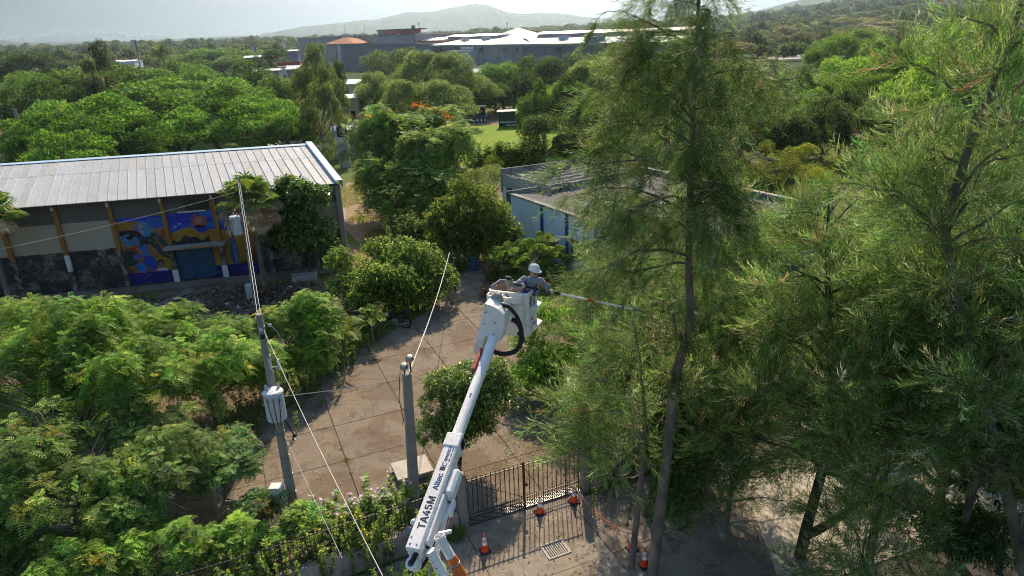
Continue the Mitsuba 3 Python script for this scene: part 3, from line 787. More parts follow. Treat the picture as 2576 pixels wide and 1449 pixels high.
glossy_tree("vine_thicket", "dense vine-covered thicket behind the slender trunk", (4.6, 20.5, 0), [((4.7, 21.6, 3.8), (1.6, 1.3, 2.4)), ((6.3, 20.8, 3.2), (1.7, 1.4, 2.9)), ((5.3, 19.0, 2.2), (.7, .6, 2.2)), ((4.1, 22.8, 4.6), (1.4, 1.2, 1.6))], 56, 4200, L=.1, W=.055, n=9, r=.7, per=7, tip=None, pal=((0.05, 0.09, 0.02), (0.07, 0.12, 0.025), (0.035, 0.065, 0.02), (0.14, 0.15, 0.04)), bsdf="leaf", weights=(.4, .3, .25, .05), cat="thicket")
glossy_tree("vine", "vine climbing the tallest trunk just below the pruning cut", (4.7, 17.45, 5.8), [((4.35, 17.2, 8.6), (.85, .6, .8)), ((5.0, 17.2, 8.1), (.55, .45, 1.1)), ((4.5, 17.3, 7.2), (.5, .4, .8))], 57, 420, L=.1, W=.05, n=6, r=.35, per=6, tip=None, pal=((0.05, 0.085, 0.02), (0.075, 0.12, 0.025), (0.12, 0.1, 0.05)), bsdf="leaf", r0=.012, droop=.6, cat="vine")
glossy_tree("mango_tree", "dark dense mango tree in the bottom right corner", (15.4, 17.2, 0), [((14.9, 17.2, 3.9), (2.2, 1.5, 1.9)), ((17.2, 18.4, 5.4), (2.2, 1.7, 2.2)), ((13.4, 16.4, 2.2), (1.2, .9, 1.1))], 58, 1700, L=.24, W=.06, n=9, r=.8, per=8, tip=((0.08, 0.13, 0.03),), pal=((0.025, 0.05, 0.016), (0.035, 0.065, 0.018), (0.05, 0.085, 0.02)), droop=.75)

# the spreading flame tree in the middle
rng = np.random.default_rng(61)
t = thing("flame_tree", "large spreading feathery tree with a few red blossoms at its top, behind the warehouse corner", "tree")
cl = np.vstack([ell_clumps(rng, (-12.2, 71, 6.2), (5.0, 4.5, 4.0), 16, 1.7), ell_clumps(rng, (-7.6, 68, 4.6), (4.6, 4.0, 3.4), 16, 1.6), ell_clumps(rng, (-9.5, 63.0, 3.4), (4.8, 3.4, 3.0), 16, 1.5), ell_clumps(rng, (-6.0, 61.5, 2.6), (3.2, 2.6, 2.3), 10, 1.4), ell_clumps(rng, (-12.0, 66, 3.4), (2.6, 3.0, 3.0), 9, 1.4), ell_clumps(rng, (-9.0, 60.5, 1.9), (4.2, 1.8, 1.6), 10, 1.2), ell_clumps(rng, (-6.5, 66, 6.4), (3.5, 3.0, 2.4), 9, 1.5), ell_clumps(rng, (-8.0, 74, 7.4), (4.2, 3.5, 2.6), 10, 1.5)])
mb = MB()
limbs(mb, rng, (-9.6, 67.5, 0), cl, .32, .2, twigs=3)
part(t, "trunk", mb.get(), "bark_grey", smooth=True)
f = Fol()
feathery(f, rng, cl, 3200, 5, .8, 5, .32, .14, [(0.105, 0.18, 0.034), (0.082, 0.15, 0.032), (0.135, 0.21, 0.04), (0.2, 0.22, 0.045)], droop=.3, up=.5, weights=[.4, .35, .2, .05], shell=.6)
f.place(numbered(t + "__crown"), "leaf")
f = Fol()
for x, y, z in ((-13.8, 70, 9.4), (-9.4, 74.5, 9.9), (-8.6, 74.2, 9.7), (-7.4, 74, 9.4), (-6.5, 73.4, 9.1), (-5.9, 72.6, 8.7), (-12.4, 72, 9.6), (-5.4, 71.6, 7.9)):
    p = np.array([x, y, z]) + rng.normal(0, [.4, .35, .15], (30, 3))
    f.leaves(p, rng.normal(size=(30, 3)) + [0, 0, .6], rng.normal(size=(30, 3)), .2, .15, tones(rng, 30, [(.75, .07, .015), (.85, .16, .02)], .15))
f.place(numbered(t + "__blossom"), "leaf")
labels[t + "__blossom"] = {"label": "scarlet blossom clusters", "kind": "stuff"}
# ------------------------------------------------------------------ middle and far trees: a few of each kind, set out as copies
FOREST = [
    ("ficus", [(-65.6, 101.0, 9.5, 7.0), (-68.5, 116.7, 10, 9.1), (-70.0, 134.5, 10.5, 11.5), (-65.8, 146.4, 11, 12.2), (-49.9, 128.9, 10.5, 9.7), (-39.8, 115.2, 9.5, 6.8), (-53.3, 84.1, 8.5, 4.9), (-53.8, 92.5, 8.5, 5.9), (-49.2, 93.3, 8.5, 5.2), (-49.0, 105.1, 8.5, 6.8), (-45.5, 111.4, 8.7, 7.4), (-36.7, 103.6, 8.2, 6.1), (-31.6, 99.0, 7.8, 4.0), (-61.9, 90.7, 7.0, 3.5)]),
    ("olive", [(-122.8, 220.5, 13, 14.0), (-89.2, 173.0, 12, 11.3), (-94.6, 156.4, 12, 10.6), (-113.6, 170.6, 11, 9.6), (-94.7, 136.8, 10.5, 6.3), (-87.4, 136.4, 11, 7.1), (-82.5, 173.0, 12, 9.5), (-76.0, 176.0, 13, 6.7), (-131.1, 340.5, 14, 19.1), (-63.2, 177.8, 12.5, 8.2), (-44.9, 140.1, 10, 5.6), (-147.2, 350.0, 14, 14.4), (-110.6, 241.6, 13, 7.0)]),
    ("mango", [(-166.9, 249.3, 17.1, 9.6), (-150.9, 246.9, 13, 9.3), (-116.8, 222.0, 11, 5.8), (-91.2, 290.2, 14, 5.3), (-88.5, 258.4, 13, 4.8), (-201.5, 556.0, 14.5, 15.5)]),
    ("tuft", [(-80.6, 144.0, 18.3, 4.6), (-246.6, 426.0, 14, 11.5), (-232.5, 423.7, 14, 12.7)]),
    ("wild", [(-36.2, 139.7, 16.0, 4.4), (-29.5, 120.0, 13.5, 3.4), (-33.3, 120.5, 13, 3.3), (-27.0, 103.7, 11, 3.8), (-32.6, 142.0, 12, 2.5)]),
    ("hedge", [(-68.4, 94.8, 3.2, 4.1), (-65.1, 95.3, 3.3, 4.1), (-64.5, 99.2, 3.2, 3.8), (-60.5, 98.2, 3.3, 3.7), (-57.8, 99.9, 3.8, 3.0), (-53.8, 98.8, 4.2, 3.6), (-50.8, 97.0, 4, 2.9), (-48.4, 96.5, 3.4, 2.9), (-56.3, 95.6, 3.2, 2.9)]),
    ("feather", [(-31.9, 117.3, 5.2, 4.3), (-33.4, 115.3, 4.6, 2.8), (-26.8, 107.8, 4.6, 2.9), (-25.3, 97.3, 4.0, 3.2), (-27.5, 118.4, 5, 3.2), (-22.7, 93.3, 3.6, 2.0), (-26.0, 95.5, 3.2, 2.6)]),
    ("rain", [(-29.8, 193.8, 13.5, 8.6), (-23.3, 127.3, 12, 4.1), (-15.7, 139.0, 13, 5.7), (-10.1, 135.0, 12.5, 5.9), (-4.4, 108.6, 11, 3.8), (-21.6, 126.0, 10, 5.6), (-11.4, 115.4, 10, 6.4), (-4.7, 105.4, 9, 4.0), (-16.2, 111.8, 9.5, 4.3)]),
    ("olive", [(-0.1, 120.5, 11.5, 3.9), (4.0, 114.6, 12.5, 3.7), (1.3, 108.6, 10, 3.8), (4.7, 102.6, 10.5, 3.0), (-1.2, 111.5, 9, 3.3)]),
    ("mango", [(9.7, 136.5, 13, 4.0), (9.3, 102.4, 12, 2.7), (3.8, 110.0, 9.5, 2.2)]),
    ("rain", [(16.1, 135.9, 13.5, 5.2), (22.6, 139.5, 14.5, 6.2), (16.2, 88.0, 14, 3.4), (15.3, 109.1, 12, 4.8), (11.7, 109.5, 11, 3.5)]),
    ("mango", [(17.5, 107.2, 10, 3.8), (13.9, 107.6, 9, 3.2), (19.2, 97.8, 10, 3.2)]),
    ("bright", [(10.4, 108.0, 9.0, 5.4), (6.0, 105.3, 8, 3.4), (13.0, 100.2, 8, 3.2), (2.2, 99.3, 6.0, 2.3)]),
    ("mango", [(4.9, 87.4, 7.2, 2.8), (8.7, 85.5, 6.5, 2.8)]),
    ("hedge", [(-2.0, 90.0, 3.4, 1.9), (0.8, 88.5, 3.4, 2.1), (3.0, 87.0, 3.4, 1.8), (-1.7, 84.0, 3, 1.5)]),
    ("feather", [(-1.5, 70.7, 4.6, 1.9), (-3.0, 67.5, 4.2, 1.8)]),
    ("bright", [(100.5, 207.1, 14.5, 11.4), (72.8, 156.3, 12.5, 6.0), (79.4, 149.7, 13.5, 7.4), (70.7, 120.7, 14, 6.9), (54.4, 85.6, 15, 5.0), (47.3, 69.0, 15, 3.7), (62.2, 111.8, 12, 5.6), (61.8, 100.0, 12, 5.5), (55.8, 82.8, 12.5, 4.7), (58.3, 118.8, 11, 5.8), (60.0, 83.5, 13, 3.3), (54.7, 104.0, 10, 5.1), (55.5, 93.3, 10, 5.4), (51.9, 78.1, 10.5, 4.7), (52.0, 72.6, 10.5, 3.1)]),
    ("olive", [(41.3, 106.8, 9.5, 3.7), (47.8, 112.2, 9.5, 4.3), (50.3, 109.4, 9, 3.9), (39.7, 110.5, 9, 3.4), (40.5, 100.6, 8, 4.1), (40.6, 90.9, 8, 3.5), (31.4, 91.3, 8.5, 3.4)]),
    ("mango", [(41.9, 85.5, 10, 4.2), (36.3, 78.2, 8.5, 3.0), (38.9, 75.3, 8.5, 3.2), (30.2, 80.6, 7.6, 3.3), (31.9, 78.3, 7, 3.0), (42.9, 78.2, 9, 2.9)]),
    ("rain", [(41.1, 72.3, 8.5, 3.7), (42.9, 67.8, 8.5, 3.5), (40.0, 57.3, 9, 3.1), (38.3, 63.4, 7, 2.6)]),
    ("yellow", [(28.5, 72.9, 4.8, 3.2), (31.7, 71.6, 5.2, 3.2), (25.9, 70.4, 3.6, 2.0), (28.5, 67.9, 4.2, 2.8), (29.5, 64.1, 4, 2.3), (36.0, 59.1, 4.2, 3.1), (33.5, 56.8, 3.4, 2.0), (35.4, 54.1, 4.4, 2.1)]),
    ("flat", [(169.0, 425.8, 14, 10.7), (210.3, 484.0, 15, 16.9), (220.6, 456.5, 16, 17.7), (208.2, 394.8, 15, 14.3), (116.7, 274.5, 13, 7.8), (122.1, 320.2, 12, 8.0), (314.6, 557.3, 13.3, 28.0), (176.5, 344.5, 13, 10.1), (334.8, 545.4, 10.9, 24.2), (354.2, 533.1, 6.6, 26.1), (369.9, 522.3, 6.0, 20.5), (102.6, 294.2, 12, 7.3), (76.6, 234.2, 12, 6.5), (166.2, 354.5, 12, 9.1)]),
    ("mango", [(308.5, 581.2, 17, 26.8), (323.0, 552.5, 17.5, 28.0), (205.9, 445.4, 14, 11.4), (344.9, 539.1, 14.1, 24.2), (365.3, 525.5, 11.1, 22.4)]),
    ("rain", [(43.2, 126.6, 10, 4.3), (42.5, 136.2, 11, 4.6), (35.5, 124.4, 11, 4.1), (34.4, 137.0, 12, 4.9), (29.6, 129.0, 11, 3.9), (25.4, 122.3, 10.5, 3.6), (24.8, 102.6, 9, 3.7), (29.2, 99.8, 8.5, 3.6), (21.1, 95.8, 8.5, 3.2), (21.8, 81.7, 7, 3.2), (24.7, 76.2, 7, 2.8), (18.0, 81.0, 6.4, 2.7), (14.4, 87.9, 7.5, 2.9), (14.5, 77.1, 6, 2.5), (17.7, 71.6, 5, 2.2), (20.7, 69.2, 4.5, 2.1)]),
]
def clear_of_lawn(k, r):
    """The lawn stays open: what would stand on it stands in the row of trees behind it instead."""
    x, y, h, w = r
    if k == "hedge" or not (-8 < x < 4.5 and 87 < y < 136):
        return r
    q = (146 + (7 * x + 3 * y) % 14) / y
    return (round(x * q, 1), round(y * q, 1), round(17 - (17 - h) * q, 1), round(w * q * 1.1, 1))


FOREST = [(k, [clear_of_lawn(k, r) for r in rows]) for k, rows in FOREST]
KIND = {
    "ficus": ("ficus_tree", "dense green ficus behind the warehouse roof", "ficus trees behind the warehouse"),
    "olive": ("olive_green_tree", "rounded olive green woodland tree", "olive green woodland trees"),
    "mango": ("dark_tree", "dark round-crowned tree among paler trees", "dark round trees of the woodland"),
    "tuft": ("tufted_tree", "ragged tree with tufted dark top, left skyline", "tall ragged trees at left"),
    "wild": ("ragged_tree", "ragged tall tree left of the red tiled pavilion", "ragged trees beside the grey mall"),
    "hedge": ("hedge_shrub", "yellow-green shrub of the low rows", "low shrubs in rows"),
    "feather": ("feathery_tree", "small pale feathery tree by the track", "pale feathery trees by the track"),
    "rain": ("grey_green_tree", "broad grey-green feathery tree of the middle distance", "grey-green trees of the middle distance"),
    "bright": ("bright_tree", "bright light green spreading tree", "bright green trees"),
    "yellow": ("golden_shrub", "golden shrub behind the low parapet", "golden shrubs at right"),
    "flat": ("flat_topped_tree", "straw-crowned flat-topped tree on the slope", "flat-topped trees on the slope"),
}
LOOK = {  # palette, number of faces, leaf length, leaf width, clumps, clump size, stretch, up
    "ficus": ([(0.045, 0.115, 0.016), (0.032, 0.085, 0.015), (0.08, 0.165, 0.018), (0.12, 0.195, 0.02)], 9880, 0.45, 0.19, 30, .20, 1.0, 1.6),
    "olive": ([(0.066, 0.13, 0.02), (0.048, 0.1, 0.018), (0.1, 0.165, 0.026)], 7980, 0.40, 0.22, 26, .22, 1.0, .4),
    "mango": ([(0.028, 0.055, 0.016), (0.04, 0.07, 0.018), (0.06, 0.085, 0.022)], 7980, 0.40, 0.19, 24, .22, 1.0, .2),
    "tuft": ([(0.04, 0.055, 0.022), (0.06, 0.075, 0.028), (0.09, 0.08, 0.04)], 4940, 0.36, 0.16, 22, .15, 1.3, .6),
    "wild": ([(0.07, 0.1, 0.022), (0.045, 0.07, 0.02), (0.1, 0.12, 0.03)], 6080, 0.40, 0.16, 26, .16, 1.4, .6),
    "hedge": ([(0.12, 0.16, 0.02), (0.09, 0.13, 0.018), (0.17, 0.19, 0.025)], 5700, 0.30, 0.16, 18, .24, 1.0, .9),
    "feather": ([(0.11, 0.15, 0.045), (0.085, 0.13, 0.035), (0.14, 0.17, 0.06)], 4940, 0.29, 0.11, 20, .2, 1.0, .6),
    "rain": ([(0.088, 0.145, 0.04), (0.068, 0.12, 0.032), (0.12, 0.18, 0.05), (0.18, 0.2, 0.06)], 9880, 0.35, 0.14, 30, .2, .9, .4),
    "bright": ([(0.135, 0.225, 0.03), (0.105, 0.185, 0.025), (0.165, 0.26, 0.04)], 9880, 0.36, 0.16, 32, .19, .9, .6),
    "yellow": ([(0.15, 0.18, 0.02), (0.1, 0.14, 0.02), (0.2, 0.2, 0.025)], 6840, 0.26, 0.13, 20, .23, 1.0, .5),
    "flat": ([(0.2, 0.19, 0.09), (0.08, 0.1, 0.03), (0.13, 0.14, 0.05)], 5320, 0.50, 0.22, 22, .2, .55, .5),
}
VARIANTS = 3
for q, kind in enumerate(KIND):
    pal, n, L, W, nc, cr, stretch, up = LOOK[kind]
    for v in range(VARIANTS):
        rng = np.random.default_rng(1000 + q * 10 + v)
        bush = kind in ("hedge", "yellow")
        d = sphere_dirs(rng, nc, -0.75 if bush else -0.5)
        rr = rng.uniform(.35, 1, nc) ** .5
        c0, rz = (5.0, 4.2) if bush else (5.3, 3.8 * min(stretch, 1.1)) if stretch >= .8 else (7.6, 1.6)
        cl = np.hstack([np.array([0, 0, c0]) + d * rr[:, None] * np.array([4.1, 4.1, rz]), rng.uniform(.7, 1.35, (nc, 1)) * cr * 10 * .62])
        if kind in ("wild", "tuft"):
            cl[:, :2] *= (1.25 - 0.085 * cl[:, 2:3])
        cl[:, 2] += 10 - (cl[:, 2] + cl[:, 3]).max() - .1
        mb = MB()
        limbs(mb, rng, (0, 0, -.4), cl[:: 2], .28 if not bush else .16, .3, twigs=1, sides=4, trunk_to=.6)
        f = Fol()
        own = (1.0, .68, 1.22)[v]                     # every tree of a kind is a little darker or lighter green
        cards(f, rng, cl, n, L, W, np.asarray(pal) * [own * (1.06, .94, 1.02)[v], own, own], zmin=-.5, shell=.45, up=up)
        m, c = f.get()
        scene[f"kind_{kind}_{v}"] = {"type": "shapegroup", "trunk": mikit.ply(mb.get(), "bark_grey", smooth=True), "crown": mikit.ply(m, "leaf", color=c)}
        taken.add(f"kind_{kind}_{v}")
rng = np.random.default_rng(77)
ORD = ["leftmost", "second from the left", "third from the left", "fourth from the left", "fifth from the left", "sixth from the left", "seventh from the left", "eighth from the left", "ninth from the left", "tenth from the left"] + [f"{i}th from the left" for i in range(11, 40)]
for i in (21, 22, 23, 31, 32, 33):
    ORD[i - 1] = f"{i}{('st', 'nd', 'rd')[i % 10 - 1]} from the left"
FOREST.append(("mango", [(-16.5, 150, 9.5, 5.5), (-10.2, 158, 10.5, 5.5), (8.5, 147, 9.0, 5.0), (15.0, 152, 10.0, 6.0), (-21.0, 143, 8.5, 5.0), (3.0, 162, 11.0, 6.0)]))
rank = {}
for kind in KIND:
    for i, r in enumerate(sorted((r for k, rows in FOREST if k == kind for r in rows), key=lambda r: r[0] / r[1])):
        rank[kind, r] = ORD[i]
for kind, rows in FOREST:
    name, label, group = KIND[kind]
    for row in rows:
        x, y, h, w = row
        key = thing(name, label + ", " + rank[kind, row] + " of its kind", "shrub" if kind in ("hedge", "yellow") else "tree", group)
        v = int(rng.integers(VARIANTS))
        r = w / 4.6
        scene[key] = {"type": "instance", "group": {"type": "ref", "id": f"kind_{kind}_{v}"},
                      "to_world": T().translate([x, y, float(land_z(x, y))]).rotate([0, 0, 1], float(rng.uniform(0, 360))).scale([r * float(rng.uniform(.85, 1.15)), r * float(rng.uniform(.85, 1.15)), h / 10 * float(rng.uniform(.92, 1.13 if y < 200 else 1.03))])}

# the far-off wood as one mass
for v in range(4):
    rng = np.random.default_rng(1500 + v)
    nc = 16
    d = sphere_dirs(rng, nc, -.3)
    cl = np.hstack([np.array([0, 0, 6.2]) + d * rng.uniform(.3, 1, (nc, 1)) ** .5 * [4.2, 4.2, 2.4], rng.uniform(1.0, 1.9, (nc, 1))])
    f = Fol()
    pal = [[(0.05, 0.08, 0.02), (0.07, 0.1, 0.025)], [(0.04, 0.065, 0.02), (0.055, 0.08, 0.02)], [(0.075, 0.1, 0.028), (0.1, 0.115, 0.04)], [(0.035, 0.055, 0.02), (0.05, 0.07, 0.02)]][v]
    cards(f, rng, cl, 700, 1.25, .68, pal, zmin=-.35, shell=.3, up=.5)
    m, c = f.get()
    scene[f"wood_{v}"] = {"type": "shapegroup", "crown": mikit.ply(m, "leaf", color=c)}
    taken.add(f"wood_{v}")
labels["far_woodland"] = {"label": "far-off woodland spreading to the skyline", "category": "woodland", "kind": "stuff"}
rng = np.random.default_rng(99)
clear = [(-150, 180, 150, 420), (115, 330, 190, 400)]
k = 0
for r0, r1, n, s0, s1 in ((255, 420, 620, .8, 1.25), (420, 800, 1500, .9, 1.45), (800, 1700, 1500, 1.3, 2.2), (1700, 4200, 900, 2.4, 4.2)):
    for _ in range(n):
        r = math.sqrt(rng.uniform(r0 * r0, r1 * r1))
        a = math.radians(rng.uniform(-44, 44))
        x, y = r * math.sin(a), r * math.cos(a)
        s = rng.uniform(s0, s1)
        hz = min(s, 1.75) * rng.uniform(.8, 1.2)
        if (-140 < x < 75 and 190 < y < 460) or (90 < x < 205 and 250 < y < 400) or (-200 < x < -90 and 215 < y < 330):
            continue
        k += 1
        scene[f"far_woodland__{k:03d}"] = {"type": "instance", "group": {"type": "ref", "id": f"wood_{int(rng.integers(4))}"},
                                          "to_world": T().translate([x, y, float(land_z(x, y)) - .5]).rotate([0, 0, 1], float(rng.uniform(0, 360))).scale([s, s, hz])}
# ------------------------------------------------------------------ buildings
class Local:
    """A building's own axes: s along its front, d into it, z up."""

    def __init__(self, o, u):
        self.o = np.array([o[0], o[1], 0.0])
        self.u = np.append(nrm(u), 0)
        self.n = np.array([-self.u[1], self.u[0], 0])
        self.R = np.array([self.u, self.n, [0, 0, 1.0]])

    def __call__(self, s, d, z):
        return self.o + self.u * s + self.n * d + np.array([0, 0, z])

    def box(self, mb, s0, s1, d0, d1, z0, z1, bevel=0.0):
        return mb.box(self((s0 + s1) / 2, (d0 + d1) / 2, (z0 + z1) / 2), (abs(s1 - s0), abs(d1 - d0), abs(z1 - z0)), self.R, bevel)

    def bx(self, *a, bevel=0.0):
        return self.box(MB(), *a, bevel=bevel).get()

    def tex(self, p):
        return (p.x - self.o[0]) * self.u[0] + (p.y - self.o[1]) * self.u[1], p.z

    def wall(self, outline, holes, d0, d1):
        from shapely.geometry import Polygon
        m = trimesh.creation.extrude_polygon(Polygon(outline, holes), d1 - d0, engine="earcut")
        v = np.asarray(m.vertices)
        return MB().add(self.o + v[:, :1] * self.u + (d1 - v[:, 2:]) * self.n + v[:, 1:2] * [0, 0, 1.0], m.faces).get()


def plain(name, c, rough=0.6, spec=0.3, grain=0.12, scale=6.0, metallic=0.0):
    c = np.asarray(c, float)
    return mat(name, lambda p, n, uv: mix((c * (1 - grain)).tolist(), (c * (1 + grain)).tolist(), fbm(p.x * scale, p.y * scale, p.z * scale, 4)), rough, spec=spec, metallic=metallic)


def stained(name, c, stain, amount=0.5, scale=1.2, rough=0.8, spec=0.25):
    def fn(p, n, uv):
        k = smoothstep(0.45, 0.7, fbm(p.x * scale, p.y * scale, p.z * scale * .5, 4))
        run = smoothstep(0.5, 0.75, fbm(p.x * 3.1, p.y * 3.1, p.z * 0.35, 4))
        return mix(mix([x * .92 for x in c], [x * 1.06 for x in c], fbm(p.x * 9, p.y * 9, p.z * 9, 3)), stain, (k * .6 + run * .4) * amount)
    return mat(name, fn, rough, spec=spec)


WH = Local((-13.0, 51.2), (0.98058, 0.19612))


def wh_wall(p, n, uv):
    s, z = WH.tex(p)
    e = 0.10 * (fbm(s * 2.5, z * 2.5, 3, 4) - .5)
    g = fbm(s * 1.4, z * 1.4, 1, 5)
    fine = fbm(s * 11, z * 11, 5, 3)
    low = mix([0.035, 0.036, 0.038], [0.2, 0.18, 0.15], smoothstep(.46, .74, g * .6 + fine * .4))
    mould = smoothstep(.52, .68, fbm(s * .7, z * 2.0, 8, 4))
    low = mix(low, [0.33, 0.3, 0.25], smoothstep(.62, .74, fbm(s * 4, z * 4, 9, 4)) * smoothstep(2.2, 3.2, z + (g - .5) * 2.5))
    low = mix(low, [0.03, 0.03, 0.032], mould * .5)
    cream = mix([0.32, 0.28, 0.22], [0.4, 0.35, 0.275], fine * .6 + g * .4)
    grey = mix([0.085, 0.08, 0.078], [0.13, 0.125, 0.12], g)
    c = mix(low, cream, smoothstep(3.12, 3.16, z + e))
    return mix(c, grey, smoothstep(5.22, 5.245, z + .2 * e))


mat("warehouse_wall", wh_wall, 0.9, spec=0.15)


def wh_pillar(p, n, uv):
    s, z = WH.tex(p)
    g = fbm(s * 3, z * 3, p.y * 3, 5)
    low = mix([0.05, 0.05, 0.048], [0.26, 0.23, 0.19], smoothstep(.4, .68, g))
    orange = mix([0.22, 0.105, 0.03], [0.31, 0.155, 0.048], g)
    white = mix([0.5, 0.5, 0.5], [0.66, 0.66, 0.66], g)
    band = smoothstep(-19.62, -19.58, s) * (1 - smoothstep(-19.2, -19.16, s)) * smoothstep(1.75, 1.8, z + .1 * g)
    return mix(mix(low, white, band), orange, smoothstep(2.95, 3.0, z + .25 * (g - .5)))


mat("warehouse_pillar", wh_pillar, 0.85, spec=0.15)


def mural(p, n, uv):
    s, z = WH.tex(p)
    s = s + 15.62
    w = fbm(s * 2.2, z * 2.2, 0, 4)
    w2 = fbm(s * 7, z * 7, 4, 3)

    def ell(cs, cz, rs, rz, soft=.05, rot=0.0):
        a, b = s - cs, z - cz
        x, y = a * math.cos(rot) + b * math.sin(rot), b * math.cos(rot) - a * math.sin(rot)
        return 1 - smoothstep(1 - soft, 1 + soft, dr.sqrt(dr.square(x / rs) + dr.square(y / rz)) + .10 * (w2 - .5))

    def rect(a, b, lo, hi):
        return smoothstep(a - .02, a + .02, s) * (1 - smoothstep(b - .02, b + .02, s)) * smoothstep(lo - .02, lo + .02, z) * (1 - smoothstep(hi - .02, hi + .02, z))

    c = mix([0.28, 0.13, 0.015], [0.48, 0.26, 0.02], w)
    c = mix(c, [0.14, 0.045, 0.01], smoothstep(.5, .7, fbm(s * .9, z * 1.3, 7, 3)) * (1 - smoothstep(1.6, 2.9, z)))
    right = smoothstep(3.0, 3.06, s)
    sky = mix([0.01, 0.03, 0.36], [0.03, 0.13, 0.5], smoothstep(.35, .65, fbm(s * .5, z * 3, 2, 3)))
    line = 4.05 + .28 * dr.sin(s * 1.3 + 1.2) - 0.55 * dr.exp(-dr.square((s - 5.55) / .55))
    c = mix(c, sky, right * smoothstep(line - .03, line + .03, z))
    hill = 3.4 + .16 * dr.sin(s * 3.1) + .1 * dr.sin(s * 7.7)
    c = mix(c, [0.006, 0.012, 0.022], right * (1 - smoothstep(hill - .02, hill + .02, z)) * smoothstep(2.9, 2.95, z) * (1 - smoothstep(6.0, 6.05, s)))
    c = mix(c, [0.01, 0.045, 0.42], rect(0, 3.1, 5.0, 5.4))
    c = mix(c, [0.02, 0.10, 0.42], rect(2.0, 3.4, 4.4, 5.2))
    c = mix(c, [0.02, 0.12, 0.38], ell(1.75, 3.7, .82, 1.35) * (1 - ell(1.85, 3.6, .6, 1.2)))
    # the fiery wreath, birds and foliage
    for a, b, r in ((5.5, 4.55, .42), (5.2, 4.75, .22), (5.8, 4.8, .25), (5.45, 5.0, .2), (5.05, 4.45, .2), (5.9, 4.45, .2)):
        c = mix(c, [0.32, 0.1, 0.07], ell(a, b, r, r * .9, .3))
    c = mix(c, [0.45, 0.22, 0.14], ell(5.5, 4.65, .22, .25, .4))
    c = mix(c, [0.015, 0.008, 0.01], ell(5.5, 4.22, .42, .13, .2))
    for a, b in ((4.15, 4.55), (3.8, 4.3), (6.9, 4.7), (7.3, 4.78)):
        c = mix(c, [0.6, 0.66, 0.7], ell(a, b, .12, .045, .2, .3))
    c = mix(c, [0.008, 0.06, 0.045], ell(2.55, 3.05, .5, 1.15, .05, .5))
    c = mix(c, [0.3, 0.08, 0.02], ell(2.6, 2.95, .1, .95, .1, .45))
    c = mix(c, [0.3, 0.06, 0.02], ell(2.95, 3.9, .26, .36, .1, .3))
    c = mix(c, [0.01, 0.04, 0.03], ell(.35, 2.35, .55, .75, .05, -.5))
    c = mix(c, [0.3, 0.05, 0.02], ell(.5, 2.9, .6, .09, .2, -.5))
    # painted figures
    c = mix(c, [0.008, 0.02, 0.06], ell(1.35, 3.65, .5, .5))
    c = mix(c, [0.06, 0.24, 0.4], ell(1.72, 4.35, .42, .58))
    c = mix(c, [0.36, 0.3, 0.27], ell(1.5, 4.42, .2, .42, .3))
    c = mix(c, [0.005, 0.01, 0.03], (ell(1.5, 4.38, .17, .1) + ell(1.93, 4.4, .17, .1)) * .85)
    c = mix(c, [0.08, 0.3, 0.42], ell(1.5, 4.38, .12, .065) + ell(1.93, 4.4, .12, .065))
    c = mix(c, [0.005, 0.006, 0.012], ell(.62, 4.12, .8, .26, .06, -.12))
    c = mix(c, [0.05, 0.2, 0.34], ell(.42, 3.62, .42, .46))
    c = mix(c, [0.005, 0.008, 0.02], ell(.72, 3.82, .36, .18))
    c = mix(c, [0.05, 0.17, 0.3], ell(.95, 3.5, .24, .36))
    c = mix(c, [0.4, 0.02, 0.02], ell(.75, 3.05, .4, .08, .2, .1))
    c = mix(c, [0.01, 0.008, 0.008], ell(1.62, 3.2, .42, .3))
    c = mix(c, [0.03, 0.17, 0.42], ell(1.52, 2.75, .3, .5))
    c = mix(c, [0.3, 0.15, 0.06], ell(1.78, 2.8, .2, .46))
    c = mix(c, [0.01, 0.06, 0.3], ell(1.55, 1.75, .5, .62))
    c = mix(c, [0.1, 0.1, 0.3], ell(.88, 2.3, .36, .27))
    c = mix(c, [0.26, 0.11, 0.065], ell(1.0, 1.98, .2, .26))
    c = mix(c, [0.01, 0.17, 0.38], ell(.88, 1.5, .42, .36) + rect(.5, 1.28, 1.2, 1.5))
    c = mix(c, [0.26, 0.1, 0.05], ell(.62, 1.3, .1, .3, .1, .2) + ell(1.42, 1.42, .34, .075, .1, -.45) + ell(1.1, 1.2, .26, .06))
    c = mix(c, [0.38, 0.12, 0.25], rect(.55, 1.25, 1.02, 1.22))
    c = mix(c, [0.015, 0.01, 0.01], ell(2.3, 1.72, .24, .27))
    c = mix(c, [0.25, 0.12, 0.075], ell(2.3, 1.62, .15, .22))
    c = mix(c, [0.55, 0.55, 0.53], ell(2.32, 1.14, .38, .18))
    c = mix(c, [0.02, 0.1, 0.2], ell(7.55, 2.0, .3, 1.2))
    c = mix(c, [0.07, 0.24, 0.32], ell(7.62, 1.8, .1, .9))
    c = mix(c, [0.004, 0.008, 0.15], 1 - smoothstep(1.08, 1.1, z))
    # paint weathering: chips down to the plaster
    # an old, dulled paint layer with chips down to the plaster
    return mix(c * mi.Color3f(.78, .8, 1.0), [0.16, 0.14, 0.115], smoothstep(.66, .74, fbm(s * 5, z * 5, 6, 4)) * .55 + .06)


